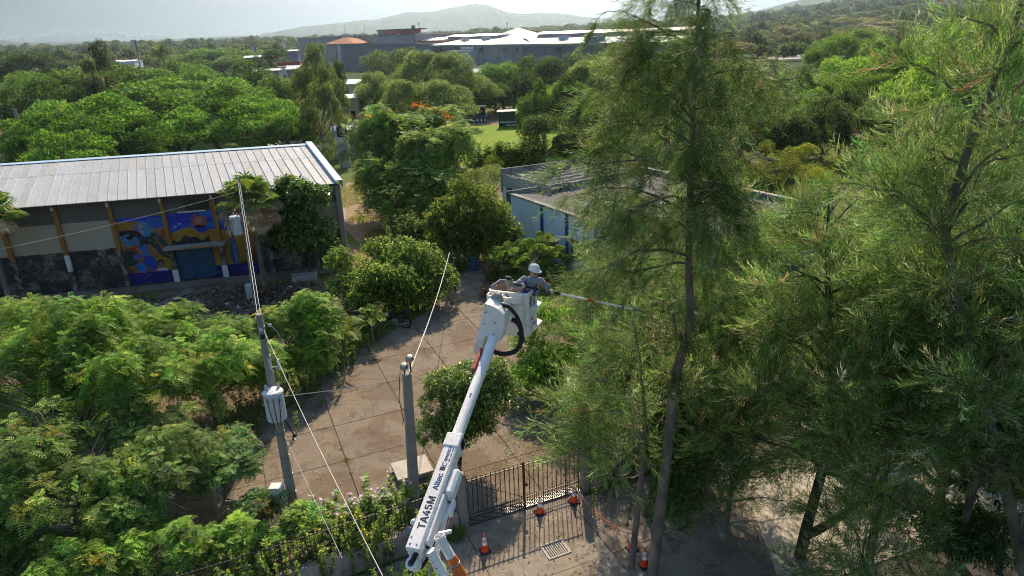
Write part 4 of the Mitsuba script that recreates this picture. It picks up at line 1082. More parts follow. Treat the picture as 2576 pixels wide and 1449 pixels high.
mat("mural_paint", mural, 0.75, spec=0.2)
stained("roof_metal", (0.305, 0.33, 0.355), (0.225, 0.245, 0.265), 0.45, .5, rough=0.5, spec=.35)
mat("trim_blue", lambda p, n, uv: mix([0.3, 0.42, 0.54], [0.38, 0.5, 0.62], fbm(p.x * 3, p.y * 3, p.z * 3, 3)), .35, spec=.5)
plain("door_blue", (0.02, 0.085, 0.17), .55, .35)
plain("orange_paint", (0.34, 0.17, 0.04), .7)
plain("white_paint", (0.62, 0.62, 0.6), .6, grain=.08)
plain("dark_metal", (0.03, 0.03, 0.034), .55, .4)
plain("black_gap", (0.02, 0.02, 0.022), .9, .1)
plain("grey_plaster", (0.26, 0.25, 0.235), .9, .15)

SKW = -.26
W0 = thing("warehouse", "long warehouse with a pale ribbed metal roof and a painted mural round its blue doors", "warehouse")
part(W0, "wall", WH.wall([(-34, 0), (0, 0), (0, 6.62), (-34, 6.62)], [[(-12.55, .2), (-9.6, .2), (-9.6, 2.72), (-12.55, 2.72)], [(-1.75, 5.62), (-.45, 5.62), (-.45, 6.45), (-1.75, 6.45)], [(-10.9, 5.5), (-9.2, 5.5), (-9.2, 6.4), (-10.9, 6.4)]], 0, .22), "warehouse_wall", label="front wall, dark weathered below and cream above")
part(W0, "wall", hull([WH(s + SKW * d, d, z) for s in (-.2, 0) for d, zt in ((.23, 6.6), (10, 7.9)) for z in (0, zt)]), "grey_plaster")
part(W0, "wall", WH.bx(-34, -5.2, 19.01, 19.2, 0, 6.4), "grey_plaster")
part(W0, "floor", WH.bx(-33.9, -.23, .24, 19, 0, .2), "grey_plaster")
for s in (-29.8, -26.35, -22.9, -19.4, -15.86, -12.39, -8.9, -5.45, -2.1):
    top = 6.6
    part(W0, "pillar", WH.bx(s - .15, s + .15, -.22, -.002, 0, top, bevel=.015), "warehouse_pillar", label="white banded pillar" if s == -19.4 else None)
    part(W0, "bracket", WH.bx(s - .06, s + .06, -.5, -.0, 6.3, 6.62), "white_paint")
part(W0, "corner_column", WH.bx(-.12, .28, -.3, .1, 0, 6.6, bevel=.02), "grey_plaster")
mu = MB()
for a, b, z0, z1 in ((-15.68, -12.56, .2, 5.27), (-12.22, -9.06, 3.0, 5.33), (-9.55, -9.06, .2, 3.0), (-8.74, -6.2, .2, 5.3)):
    WH.box(mu, a, b, -.03, -.004, z0, z1)
part(W0, "mural", mu.get(), "mural_paint", label="mural of faces, leaves and hills in blue and ochre")
lab = {0: None, 1: None}
for k, (a, b) in enumerate(((-12.5, -11.1), (-11.05, -9.65))):
    lf = part(W0, "door", WH.bx(a, b, .08, .12, .22, 2.68), "door_blue")
    for i in range(10):
        x = a + .07 + i * (b - a - .14) / 9
        part(lf, "rib", WH.bx(x - .025, x + .025, .05, .079, .26, 2.64), "door_blue")
    part(lf, "rail", WH.bx(a + .02, b - .02, .03, .049, 1.42, 1.5), "door_blue")
part(W0, "canopy", WH.bx(-12.75, -8.5, -.95, -.032, 2.82, 2.98, bevel=.01), "grey_plaster", label="concrete ledge over the doors")
part(W0, "canopy_edge", WH.bx(-11.4, -9.2, -.98, -.952, 2.84, 2.96), "orange_paint")
for s in (-12.4, -8.9):
    part(W0, "plinth", WH.bx(s - .2, s + .2, -.3, -.224, .2, 1.12), "white_paint")
lad = MB()
for s in (-10.6, -10.1):
    WH.box(lad, s - .025, s + .025, -.12, -.07, 5.0, 6.5)
for z in (5.2, 5.6, 6.0, 6.4):
    WH.box(lad, -10.57, -10.13, -.11, -.08, z - .02, z + .02)
part(W0, "ladder", lad.get(), "dark_metal")
part(W0, "lamp_tube", WH.bx(-11.4, -9.5, -.14, -.06, 5.36, 5.44), "white_paint")
# roof: standing seam panels in two lengths, running back at a slant
RS, RZ0, RZ1, RD0, RD1, SK = 34.0, 6.74, 8.2, -.55, 10.0, -2.6


def rp(s, q, up=0.0):
    return WH(s + SK * q, RD0 + (RD1 - RD0) * q, RZ0 + (RZ1 - RZ0) * q + up)


roof = part(W0, "roof", MB().slab(rp(-RS, 0, -.05), rp(0, 0, -.05), rp(0, 1, -.05), rp(-RS, 1, -.05), .03).get(), "dark_metal", label="pale standing seam metal roof")
back = lambda s, q, up=0.0: WH(s + SK, RD1 + 10.5 * q, RZ1 - 1.5 * q + up)
NP = 52
prng = np.random.default_rng(33)
stained("roof_metal_pale", (0.325, 0.35, 0.375), (0.24, 0.26, 0.28), .5, .8, rough=.45, spec=.4)
stained("roof_metal_dull", (0.285, 0.31, 0.335), (0.2, 0.22, 0.24), .5, .7, rough=.6, spec=.3)
stained("roof_metal_rusty", (0.3, 0.325, 0.345), (0.23, 0.2, 0.17), .5, 1.3, rough=.6, spec=.3)
ROOFS = ["roof_metal", "roof_metal_pale", "roof_metal_dull", "roof_metal_rusty"]
pw = RS / NP
for i in range(NP):
    a, b = -RS + i * pw + .02, -RS + (i + 1) * pw - .02
    for q0, q1, h in ((0, .655, 0.0), (.65, 1, .014)):
        part(roof, "panel", MB().slab(rp(a, q0, h), rp(b, q0, h), rp(b, q1, h), rp(a, q1, h), .012).get(), ROOFS[int(prng.choice(4, p=[.5, .22, .2, .08]))])
    part(roof, "seam", MB().add([rp(a - .035, 0, -.02), rp(a + .015, 0, -.02), rp(a - .01, 0, .075), rp(a - .035, 1, -.02), rp(a + .015, 1, -.02), rp(a - .01, 1, .075)], [[0, 1, 2], [3, 5, 4], [0, 2, 5], [0, 5, 3], [1, 4, 5], [1, 5, 2], [0, 3, 4], [0, 4, 1]]).get(), "roof_metal")
part(W0, "rear_roof", MB().slab(back(-RS, 0), back(0, 0), back(0, 1), back(-RS, 1), .05).get(), "roof_metal")
part(W0, "ridge_cap", MB().slab(rp(-RS, .975, .09), rp(.35, .975, .09), rp(.35, 1.02, .1), rp(-RS, 1.02, .1), .03).get(), "trim_blue")
tr = MB()
tr.slab(rp(.0, -.01, .26), rp(.52, -.01, .26), rp(.52, 1.02, .26), rp(.0, 1.02, .26), .05)
tr.slab(rp(.47, -.01, .21), rp(.52, -.01, .21), rp(.52, 1.02, .21), rp(.47, 1.02, .21), .5)
tr.slab(rp(.0, -.01, .21), rp(.05, -.01, .21), rp(.05, 1.02, .21), rp(.0, 1.02, .21), .3)
part(W0, "verge_trim", tr.get(), "trim_blue", label="raised blue-white metal verge at the roof's right end")
part(W0, "gutter", WH.bx(-RS, .1, -.72, -.56, 6.62, 6.75), "dark_metal")
structure("walkway", WH.bx(-34, -1.0, -1.7, -.31, .0, .2), "pale_concrete" if False else "yard_concrete", "raised concrete walkway along the warehouse front")
tg = thing("water_trough", "low square concrete trough on the ground by the warehouse's right end", "trough")
for k, a in enumerate(((-3.9, -2.1, -2.75, -2.6, 0, .42), (-3.9, -2.1, -1.95, -1.8, 0, .42), (-3.9, -3.75, -2.6, -1.95, 0, .42), (-2.25, -2.1, -2.6, -1.95, 0, .42))):
    part(tg, "side", WH.bx(*a), "pale_concrete")
part(tg, "bottom", WH.bx(-3.74, -2.26, -2.59, -1.96, .0, .1), "yard_concrete")

# ------------------------------------------------------------------ blue and white building with saw-tooth ends
BB = Local((4.5, 48.0), (0.506, -0.862))
stained("pale_blue_paint", (0.52, 0.69, 0.77), (0.36, 0.47, 0.52), .45, .9)
plain("navy_paint", (0.012, 0.045, 0.2), .5, .35)
stained("parapet_concrete", (0.21, 0.215, 0.21), (0.055, 0.058, 0.06), .95, 1.0)
stained("fibre_cement", (0.2, 0.19, 0.185), (0.1, 0.09, 0.085), .8, .9, rough=.85)
stained("fascia_sheet", (0.3, 0.33, 0.32), (0.2, 0.22, 0.22), .5, .8, rough=.55)
stained("blue_grey_parapet", (0.06, 0.09, 0.125), (0.035, 0.05, 0.065), .6, 1.0)
BL = thing("blue_building", "pale blue building with navy pilasters and two saw-tooth corrugated roofs behind the lineman", "building")


def corr(a, b, c, d, pitch, amp, across=2):
    """Corrugated sheet over the corners a b c d; the ridges run from a to d."""
    a, b, c, d = (np.asarray(x, float) for x in (a, b, c, d))
    n = max(4, int(np.linalg.norm(b - a) / pitch * 4))
    up = nrm(np.cross(b - a, d - a))
    x = np.linspace(0, 1, n + 1)[:, None]
    h = amp * np.sin(x * np.linalg.norm(b - a) / pitch * 2 * np.pi)
    p, q = a + (b - a) * x + up * h, d + (c - d) * x + up * h
    v = np.vstack([p, q])
    k = np.arange(n)
    f = np.stack([k, k + 1, k + n + 2, k + n + 1], 1)
    return MB().add(v, f).get()


part(BL, "wall", BB.wall([(-9.3, 0), (10.5, 0), (10.5, 4.2), (-9.3, 4.2)], [[(-.75, .9), (10.2, .9), (10.2, 2.4), (-.75, 2.4)]], .3, .5), "pale_blue_paint")
part(BL, "interior_wall", BB.bx(-6, 10.4, 6.0, 6.15, 0, 4.1), "grey_plaster")
for a in (-4.3, -.95, 2.6, 6.2):
    part(BL, "pilaster", BB.bx(a - .13, a + .13, .18, .298, 0, 4.22), "navy_paint")
part(BL, "coping", BB.bx(-9.4, 10.6, .12, .56, 4.21, 4.3), "parapet_concrete")
# sheets of the two roofs
rf = part(BL, "roof", MB().slab(BB(-9.0, .56, 4.1), BB(10.4, .56, 4.1), BB(10.4, 12.8, 4.5), BB(-6.6, 12.8, 4.5), .06).get(), "fibre_cement", label="grey corrugated roof")
fl = lambda a, b, base=4.22, g=.035: BB(a, b, base + g * b)
for i in range(17):
    a0 = -9.1 + i * 1.15
    for j, (b0, b1) in enumerate(((.58, 4.3), (4.2, 8.6), (8.5, 12.75))):
        lo0, lo1 = max(a0, -9.1 + (b0 / 4.4) * 2.4 if b0 < 4.4 else -6.7), None
        if a0 + 1.15 < lo0 + .2:
            continue
        part(rf, "sheet", corr(fl(max(a0, lo0), b0), fl(a0 + 1.16, b0), fl(a0 + 1.16, b1) + [0, 0, .03], fl(max(a0, lo0), b1) + [0, 0, .03], .23, .032), "fibre_cement", smooth=True)


def par(a0, b0, a1, b1, z0, z1a, z1b, t=.16, m="parapet_concrete", name="parapet", label=None):
    p, q = BB(a0, b0, 0), BB(a1, b1, 0)
    w = nrm(np.cross(q - p, [0, 0, 1.0])) * t
    v = [p + [0, 0, z0], q + [0, 0, z0], q + [0, 0, z1b], p + [0, 0, z1a]]
    v += [x + w for x in v]
    part(BL, name, MB().add(v, [[0, 1, 2, 3], [7, 6, 5, 4], [0, 4, 5, 1], [1, 5, 6, 2], [2, 6, 7, 3], [3, 7, 4, 0]]).get(), m, label=label)


par(-9.35, .1, -6.7, 4.5, 3.2, 4.45, 5.05)
par(-6.7, 4.5, -6.6, 12.9, 4.1, 5.0, 5.2)
par(-6.9, 13.0, 11.6, 13.0, 3.0, 5.15, 5.05, .2, "blue_grey_parapet", label="blue-grey parapet along the far side of the roof")
part(BL, "coping", BB.bx(-6.9, 11.6, 12.72, 13.08, 5.1, 5.17), "pale_concrete")
par(11.4, .2, 11.6, 13.0, 0, 4.6, 5.0, .2, "blue_grey_parapet")
# second, rear volume
par(-13.4, 1.9, -12.5, 8.8, 3.4, 5.5, 5.55)
r2 = part(BL, "roof", MB().slab(BB(-13.2, 2.2, 4.5), BB(-6.6, 2.8, 4.5), BB(-6.6, 12.5, 4.8), BB(-12.4, 12.5, 4.8), .06).get(), "fibre_cement", label="rear corrugated roof behind the ribbed fascia")
for i in range(6):
    a0 = -13.1 + i * 1.1
    for b0, b1 in ((2.5, 7.4), (7.3, 12.4)):
        part(r2, "sheet", corr(BB(a0 + (b0 - 2.5) * .07, b0, 4.62 + .03 * b0), BB(a0 + 1.11, b0, 4.62 + .03 * b0), BB(a0 + 1.11, b1, 4.65 + .03 * b1), BB(a0 + (b1 - 2.5) * .07, b1, 4.65 + .03 * b1), .23, .032), "fibre_cement", smooth=True)
part(BL, "fascia", corr(BB(-13.3, 2.0, 3.95), BB(-6.4, 2.6, 3.95), BB(-6.4, 2.6, 4.98), BB(-13.3, 2.0, 4.98), .2, .03), "fascia_sheet", smooth=True, label="ribbed grey-green metal fascia")
part(BL, "fascia_cap", MB().tube([BB(-13.3, 2.0, 5.0), BB(-6.4, 2.6, 5.0)], .05, 6).get(), "pale_concrete")
part(BL, "wall", BB.bx(-13.0, -9.0, 3.4, 3.6, 0, 4.4), "grey_plaster")
part(BL, "wall", BB.bx(-13.4, -13.2, 2.0, 12, 0, 4.4), "pale_blue_paint")
part(BL, "pier", BB.bx(-13.3, -12.9, 2.05, 2.4, 0, 3.94), "white_paint")
part(BL, "pier", BB.bx(-12.6, -12.2, 2.15, 2.5, 0, 3.94), "navy_paint")
part(BL, "pier", BB.bx(-12.1, -11.4, 2.3, 2.5, 0, 3.94), "white_paint")
part(BL, "window", BB.bx(-11.3, -9.6, 2.62, 2.7, 2.6, 3.7), "dark_metal")
part(BL, "strap", MB().tube([BB(4.4, 12.75, 5.12), BB(4.0, 12.0, 4.72)], .06, 6).get(), "white_paint")

# ------------------------------------------------------------------ the grey mall far behind
ML = Local((-85.3, 385), (.627, -.779))
stained("mall_dark", (0.10, 0.135, 0.18), (0.085, 0.115, 0.15), .5, .05)
stained("mall_grey", (0.2, 0.22, 0.245), (0.17, 0.19, 0.21), .5, .05)
stained("mall_beige", (0.27, 0.265, 0.26), (0.2, 0.2, 0.2), .5, .06)
stained("mall_pale", (0.4, 0.44, 0.47), (0.32, 0.36, 0.4), .5, .06)
stained("rust_tile", (0.34, 0.13, 0.07), (0.25, 0.09, 0.05), .6, .3)
plain("signal_red", (0.32, 0.05, 0.035), .6)
stained("zinc_roof", (0.42, 0.45, 0.48), (0.3, 0.32, 0.35), .5, .1, rough=.5, spec=.5)
plain("bright_roof", (0.82, 0.84, 0.85), .45, .4, grain=.04)
plain("solar_blue", (0.16, 0.24, 0.34), .25, .6)
MA = thing("mall", "large grey shopping mall with pale metal roofs on the middle skyline", "mall")
part(MA, "dark_wall", ML.bx(0, 87.4, 0, 10, -1, 12.6), "mall_dark", label="windowless slate blue wall")
part(MA, "parapet_lip", ML.bx(-.2, 87.4, -.2, 0, 12.2, 12.75), "mall_dark")
part(MA, "rear_block", ML.bx(-79, 56.4, 10.02, 45, -1, 16.6), "mall_beige", label="long beige block behind")
part(MA, "rear_coping", ML.bx(-79, 56.4, 9.7, 10.0, 16.5, 16.85), "mall_dark")
for i, s in enumerate((-55, -39, -34, -14, -9, 8, 16, 20, 24, 28, 33)):
    part(MA, "roof_vent", MB().lathe([(0, 1.0), (.8, .8), (.6, .6), (.6, -.2)], ML(s * 1.0, 16, 16.8 if s < 36 else 16), sides=10).get(), "dark_metal")
pv = MB()
apex = ML(-8.3, 6, 16.4)
c4 = [ML(-17.5, -1.5, 13.3), ML(16.7, -1.5, 13.3), ML(16.7, 14, 13.3), ML(-17.5, 14, 13.3)]
for i in range(4):
    pv.add([c4[i], c4[(i + 1) % 4], apex + (ML(8, 0, 0) - ML(0, 0, 0) if i in (0, 1) else 0)], [[0, 1, 2]])
pv.add([apex, apex + (ML(8, 0, 0) - ML(0, 0, 0)), c4[1], c4[2]], [[0, 1, 2], [0, 2, 3]])
pav = part(MA, "pavilion_roof", hull(np.array(c4 + [apex, apex + (ML(6, 0, 0) - ML(0, 0, 0))])), "rust_tile", label="rust red hipped pavilion roof")
part(MA, "pavilion_wall", ML.bx(-15, -5.5, -1.0, -.22, -1, 13.2), "mall_beige")
part(MA, "pavilion_wall", ML.bx(-4.0, -.5, -1.0, -.22, -1, 13.2), "mall_pale")
part(MA, "red_box", ML.bx(17.2, 31.7, 15.6, 30, 16.62, 19.0), "signal_red", label="red plant room on the roof")
part(MA, "grey_box", ML.bx(11.2, 17.18, 15.8, 30, 16.62, 19.0), "mall_grey")
part(MA, "box_roof", ML.bx(11.0, 35.7, 15.2, 31, 19.02, 19.5), "dark_metal")
part(MA, "tile_roof", ML.bx(56.6, 84, 12, 40, 10, 13.6), "rust_tile")
for a, b in ((44, 58), (61, 74)):
    part(MA, "skylight", MB().slab(ML(a, 14, 13.75), ML(b, 14, 13.75), ML(b, 20, 14.9), ML(a, 20, 14.9), .2).get(), "bright_roof")
ant = MB().tube([ML(58, 9, 12), ML(58, 9, 20.4)], [.28, .2], 6)
for k in range(3):
    ML.box(ant, 57 + k, 57.5 + k, 8.6, 9.0, 18.2, 20.6)
part(MA, "antenna_mast", ant.get(), "dark_metal")
for s, h in ((-22, 21.5), (1, 20.6)):
    part(MA, "aerial", MB().tube([ML(s, 14, 16), ML(s, 14, h + 2)], [.14, .05], 5).get(), "dark_metal")
part(MA, "grey_wall", ML.bx(118.6, 215, 0, 10, -1, 11.2), "mall_grey", label="slate grey wall of the right wing")
part(MA, "grey_wall", ML.bx(147.9, 215, -.3, -.02, -1, 11.1), "mall_dark")
part(MA, "recess_wall", ML.bx(87.5, 118.5, 1.2, 10, -1, 11.4), "mall_grey")
part(MA, "tilted_panel", MB().add([ML(x, y, z) for x, y, z in ((87.6, -.2, 11.3), (92.6, -.2, 11.3), (95.5, -.2, 3), (89.8, -.2, 3), (87.6, 1, 11.3), (92.6, 1, 11.3), (95.5, 1, 3), (89.8, 1, 3))], [[3, 2, 1, 0], [4, 5, 6, 7], [0, 1, 5, 4], [1, 2, 6, 5], [2, 3, 7, 6], [3, 0, 4, 7]]).get(), "dark_metal")
part(MA, "pale_block", ML.bx(104.5, 119.6, -4, -.02, -1, 9.9), "mall_pale", label="pale stair block")
part(MA, "pale_block", ML.bx(82.4, 87.4, -2, -.02, -1, 10.1), "mall_pale")
part(MA, "tank", MB().tube([ML(108.5, .2, 10.7), ML(117.5, .2, 10.7)], .75, 12).get(), "white_paint", smooth=True)
part(MA, "eave_band", ML.bx(90, 215, -.8, .4, 11.25, 11.75), "mall_beige")
zr = part(MA, "metal_roof", MB().slab(ML(86.5, -1, 12.0), ML(142, -1, 12.0), ML(128, 14, 14.0), ML(92, 14, 14.0), .2).get(), "zinc_roof", label="grey zinc roof of the mall's middle wing")
part(MA, "metal_roof", MB().slab(ML(154, -1, 12.0), ML(215, -1, 12.0), ML(215, 16, 13.5), ML(131, 16, 13.8), .2).get(), "zinc_roof")
part(MA, "white_hip", MB().add([ML(142, -1, 12.05), ML(154, -1, 12.05), ML(131, 12, 14.2)], [[0, 1, 2]]).mesh(hull([ML(142, -1, 11.8), ML(154, -1, 11.8), ML(131, 12, 13.9), ML(142, -1, 12.0), ML(154, -1, 12.0)])).get(), "bright_roof", label="white hip between the two roof wings")
part(MA, "white_roof", MB().slab(ML(116, 14.5, 14.0), ML(137, 14.5, 13.6), ML(137, 24, 15.2), ML(114, 24, 15.4), .2).get(), "bright_roof")
for a, b, d in ((79, 115, 14), (137.5, 215, 16.5)):
    part(MA, "lantern_wall", ML.bx(a, b, d, d + 8, 13.2, 15.0), "mall_beige")
    part(MA, "lantern_roof", hull([ML(a - 1, d - 1, 15.02), ML(b + 1, d - 1, 15.02), ML(a - 1, d + 9, 15.02), ML(b + 1, d + 9, 15.02), ML(a - 1, d + 4, 15.9), ML(b + 1, d + 4, 15.9)]), "bright_roof", label="long white raised roof lantern")
for i in range(13):
    a = 155 + i * 4.3
    off = -20.5
    lo, hi = (a, .2, 12.25), (a + off * .78, 12.5, 13.62)
    part(MA, "solar_panel", MB().slab(ML(*lo), ML(a + 3.8, .2, 12.25), ML(a + 3.8 + off * .78, 12.5, 13.62), ML(*hi), .08).get(), "solar_blue")
part(MA, "plant_box", ML.bx(180, 186, 0, 4, 12.3, 14.0), "mall_grey")
part(MA, "dome_roof", hull([ML(92, 32, 15), ML(108, 32, 15), ML(92, 44, 15), ML(108, 44, 15), ML(100, 38, 17.8)]), "zinc_roof")
part(MA, "loading_canopy", MB().slab(ML(120, -13, 2.9), ML(141, -13, 2.2), ML(141, -4.2, 3.6), ML(120, -4.2, 3.8), .25).get(), "mall_pale")
part(MA, "canopy_post", ML.bx(121, 121.3, -12.8, -12.5, -1, 2.6), "dark_metal")
part(MA, "canopy_wall", ML.bx(128, 141, -11, -6, -1, 2.0), "dark_metal")

for i in range(7):
    part(MA, "panel_joint", ML.bx(10 + i * 11, 10.18 + i * 11, -.06, -.005, -1, 12.1), "black_print_far" if "black_print_far" in scene else plain("black_print_far", (.05, .06, .075), .9, .1))
for i in range(6):
    part(MA, "panel_joint", ML.bx(124 + i * 9, 124.16 + i * 9, -.36, -.31, -1, 11.0), "black_print_far")
for s_, w_ in ((121, 2.4), (136, 3.0), (144, 1.6), (166, 3), (178, 2)):
    part(MA, "louvre", ML.bx(s_, s_ + w_, -.42, -.31, 9.2, 10.6), "dark_metal")
for s_, d_, w_, z_ in ((-60, 20, 4, 16.6), (-46, 22, 3, 16.6), (-25, 20, 4, 16.6), (4, 22, 3, 16.6), (44, 20, 4, 15.9), (100, 6, 2, 13.2), (112, 8, 2.4, 13.4), (162, 5, 2.2, 12.9)):
    part(MA, "roof_unit", ML.bx(s_, s_ + w_, d_, d_ + 3, z_, z_ + 1.4), "mall_pale")
# ------------------------------------------------------------------ materials of the objects
stained("truck_white", (0.72, 0.73, 0.74), (0.5, 0.49, 0.46), .4, 3.0, rough=.38, spec=.5)
stained("bucket_white", (0.7, 0.7, 0.68), (0.48, 0.46, 0.41), .35, 2.5, rough=.4, spec=.45)
plain("tan_liner", (0.42, 0.33, 0.25), .7)
plain("rubber", (0.02, 0.02, 0.022), .75, .3)
plain("steel", (0.42, 0.43, 0.45), .35, .5, metallic=.9)
plain("bright_tube", (0.82, 0.8, 0.84), .22, .8, grain=.03)
plain("dull_steel", (0.28, 0.29, 0.3), .5, .5, metallic=.6)
plain("orange_cover", (0.62, 0.15, 0.03), .55, .3)
plain("cone_orange", (0.8, 0.07, 0.015), .45, .4, grain=.06)
plain("reflective_white", (0.78, 0.78, 0.78), .4, .5, grain=.05)
plain("black_print", (0.012, 0.012, 0.014), .6, .3)
plain("navy_print", (0.02, 0.05, 0.16), .6, .3)
stained("pole_concrete", (0.24, 0.23, 0.215), (0.13, 0.125, 0.115), .7, 1.6, rough=.9)
plain("transformer_grey", (0.42, 0.47, 0.5), .4, .45, grain=.06)
plain("cabinet_grey", (0.52, 0.53, 0.52), .5, .4, grain=.06)
plain("porcelain", (0.34, 0.38, 0.42), .25, .6)
plain("cable_white", (0.5, 0.5, 0.49), .5, .4)
plain("cable_black", (0.02, 0.02, 0.02), .6, .3)
plain("wall_render", (0.36, 0.33, 0.29), .9, .15)
stained("fence_wall", (0.35, 0.315, 0.27), (0.14, 0.12, 0.1), .85, 1.1)
plain("fence_iron", (0.018, 0.018, 0.024), .5, .4)
plain("rust_iron", (0.1, 0.05, 0.03), .8, .2, .3)
plain("skin", (0.36, 0.19, 0.12), .55, .35, .05)
plain("shirt_grey", (0.2, 0.225, 0.28), .85, .15, .12, 9)
plain("trouser_navy", (0.035, 0.045, 0.08), .85, .15)
plain("harness_blue", (0.01, 0.07, 0.16), .6, .3)
plain("glove_grey", (0.45, 0.45, 0.43), .8, .2)
plain("helmet_white", (0.68, 0.68, 0.68), .3, .5, .03)
plain("red_trim", (0.6, 0.1, 0.06), .6)
plain("hair_black", (0.015, 0.012, 0.01), .7)
plain("lens_black", (0.01, 0.01, 0.012), .1, .7)
plain("saw_tan", (0.36, 0.3, 0.21), .5, .4)
scene["visor_glass"] = {"type": "blendbsdf", "weight": 0.22, "a": {"type": "null"}, "b": {"type": "principled", "base_color": rgb(.75, .78, .78), "roughness": .15, "specular": .6}}
taken.add("visor_glass")


def axes(a, up=(0, 0, 1.0)):
    s, t = frame(np.asarray(a, float), up)
    return nrm(a), s, t


# ------------------------------------------------------------------ the bucket truck
TR = thing("bucket_truck", "white bucket truck whose telescopic boom holds up the lineman's bucket", "truck")
E0, T0 = np.array([-1.80, 9.4, 8.76]), np.array([-.47, 13.9, 10.52])
BA, BS, BT = axes(T0 - E0)
BR = np.array([BA, BS, BT])
bp = lambda t, s, h: E0 + BA * t + BS * s + BT * h
bbox = lambda t0, t1, s0, s1, h0, h1, bev=.012: MB().box(bp((t0 + t1) / 2, (s0 + s1) / 2, (h0 + h1) / 2), (t1 - t0, s1 - s0, h1 - h0), BR, bev).get()
boom = part(TR, "outer_boom", bbox(-.12, 2.12, -.15, .13, -.17, .15, .03), "truck_white", label="square outer boom with model lettering")
part(boom, "collar", bbox(2.0, 2.32, -.17, .15, -.19, .17, .02), "truck_white")
part(boom, "wear_pad", bbox(2.1, 2.26, .151, .175, -.1, .1), "black_print")
part(boom, "side_panel", bbox(.08, 1.02, .133, .2, -.19, .1, .015), "truck_white")
part(boom, "side_panel", bbox(1.06, 1.62, .133, .3, -.24, .06, .05), "truck_white")
part(boom, "seam_strip", bbox(-.1, 1.9, .118, .132, .151, .156, .001), "dull_steel")


def print_on(parent, name, text, h, t, s, up, m, bold=True):
    """Lettering lying on the boom's top face, reading along it; t, s the start of its baseline."""
    me = meshkit.text_mesh(text, h, .003, bold)
    v = np.asarray(me.vertices)
    return part(parent, name, MB().add(bp(t, s, up) + v[:, :1] * BA - v[:, 1:2] * BS + v[:, 2:] * BT, me.faces).get(), m)


print_on(boom, "lettering", "TA45M", .135, .26, .075, .152, "black_print")
print_on(boom, "lettering", "Altec", .105, 1.04, .055, .152, "navy_print")
print_on(boom, "lettering", "RENSICA", .055, 1.66, .03, .152, "navy_print")
print_on(boom, "lettering", "PBX. 2566-5507", .028, 1.66, .085, .152, "black_print", False)
part(boom, "emblem", MB().add(np.vstack([bp(1.6, .01, .153) + r * (math.cos(a) * BA + math.sin(a) * BS) + BT * .001 for r in (.05, .032) for a in np.linspace(.9, 5.6, 12)]), [[i, i + 1, i + 13, i + 12] for i in range(11)]).get(), "navy_print", label="blue crescent emblem")
part(boom, "placard", bbox(1.46, 1.54, -.05, .05, .1515, .1545, .001), "black_print")
for t, s in ((-.02, -.08), (-.02, .04), (.1, -.1)):
    part(boom, "bolt", MB().lathe([(0, .012), (.016, .01), (.02, 0)], bp(t, s, .151), BT, 8).get(), "dull_steel")
tube = MB().tube([bp(2.2, -.01, .0), bp(5.05, -.01, .0)], [.12, .112], 20)
part(TR, "inner_boom", tube.get(), "truck_white", smooth=40)
part(TR, "boom_band", MB().tube([bp(4.15, -.01, 0), bp(4.62, -.01, 0)], [.1235, .1235], 20).get(), "truck_white", smooth=40)
part(TR, "red_band", MB().box(bp(4.3, -.135, .05), (.62, .07, .2), BR, .01).get(), "signal_red", label="red block on the boom tip")
part(TR, "print_mark", MB().box(bp(3.3, .0, .115), (.12, .03, .006), BR).get(), "navy_print")
# tip housing
face = np.array([[-.617, 11.366], [-.893, 10.343], [-.927, 10.16], [-.799, 10.069], [-.648, 10.57], [-.323, 10.404], [-.191, 10.931], [-.197, 11.086], [-.325, 11.216], [-.47, 11.307]])
sh = np.array([.13, .40, .0])
from shapely.geometry import Polygon


def sheared(poly, origin_y, shift):
    m = trimesh.creation.extrude_polygon(Polygon(poly).buffer(-.012).buffer(.012), 1.0, engine="earcut")
    v = np.asarray(m.vertices)
    return MB().add(np.column_stack([v[:, 0], np.full(len(v), origin_y), v[:, 1]]) + v[:, 2:] * shift, m.faces[:, ::-1]).get()


hs = part(TR, "tip_housing", sheared(face, 14.0, sh), "truck_white", label="white moulded housing at the boom tip")
for x, z in ((-.6, 11.15), (-.655, 10.87), (-.42, 10.89), (-.45, 10.6)):
    part(hs, "bolt", MB().lathe([(0, .014), (.02, .012), (.026, 0)], (x, 13.999, z), (0, -1, 0), 10).get(), "dull_steel")
part(TR, "pivot_bracket", MB().mesh(hull([(x + dx, y, z) for x, z in ((-.52, 11.2), (-.5, 11.38), (-.38, 11.47), (-.3, 11.42), (-.22, 11.2), (-.34, 11.12)) for y, dx in ((14.36, 0), (14.5, .04))])).get(), "dull_steel", label="grey pivot bracket over the tip housing")
part(TR, "pivot_pin", MB().lathe([(0, .1), (.05, .1), (.05, -.1), (0, -.1)], (-.33, 14.42, 11.3), (.3, -1, 0), 14).get(), "steel")
part(TR, "pivot_arm", MB().tube([(-.33, 14.5, 11.25), (-.12, 14.62, 11.05), (-.02, 14.68, 10.85)], [.07, .08, .08], 10).get(), "truck_white", smooth=True)
hose = bez((-.28, 14.3, 11.2), (.02, 14.15, 11.25), (.16, 14.2, 10.72), 10)
hose = np.vstack([hose, bez((.16, 14.2, 10.72), (.2, 14.2, 10.5), (.1, 14.25, 10.48), 5)[1:]])
part(TR, "hose", MB().tube(hose, .045, 10).get(), "rubber", smooth=True, label="black hose looping at the bucket pivot")
hose = np.vstack([bez((-.04, 14.25, 10.85), (.22, 14.2, 10.8), (.17, 14.2, 10.35), 9), bez((.17, 14.2, 10.35), (.1, 14.2, 9.98), (-.28, 14.2, 10.02), 9)[1:], bez((-.28, 14.2, 10.02), (-.42, 14.15, 10.05), (-.48, 14.1, 10.16), 4)[1:]])
part(TR, "hose", MB().tube(hose, .055, 10).get(), "rubber", smooth=True, label="thick black hose hanging under the bucket pivot")
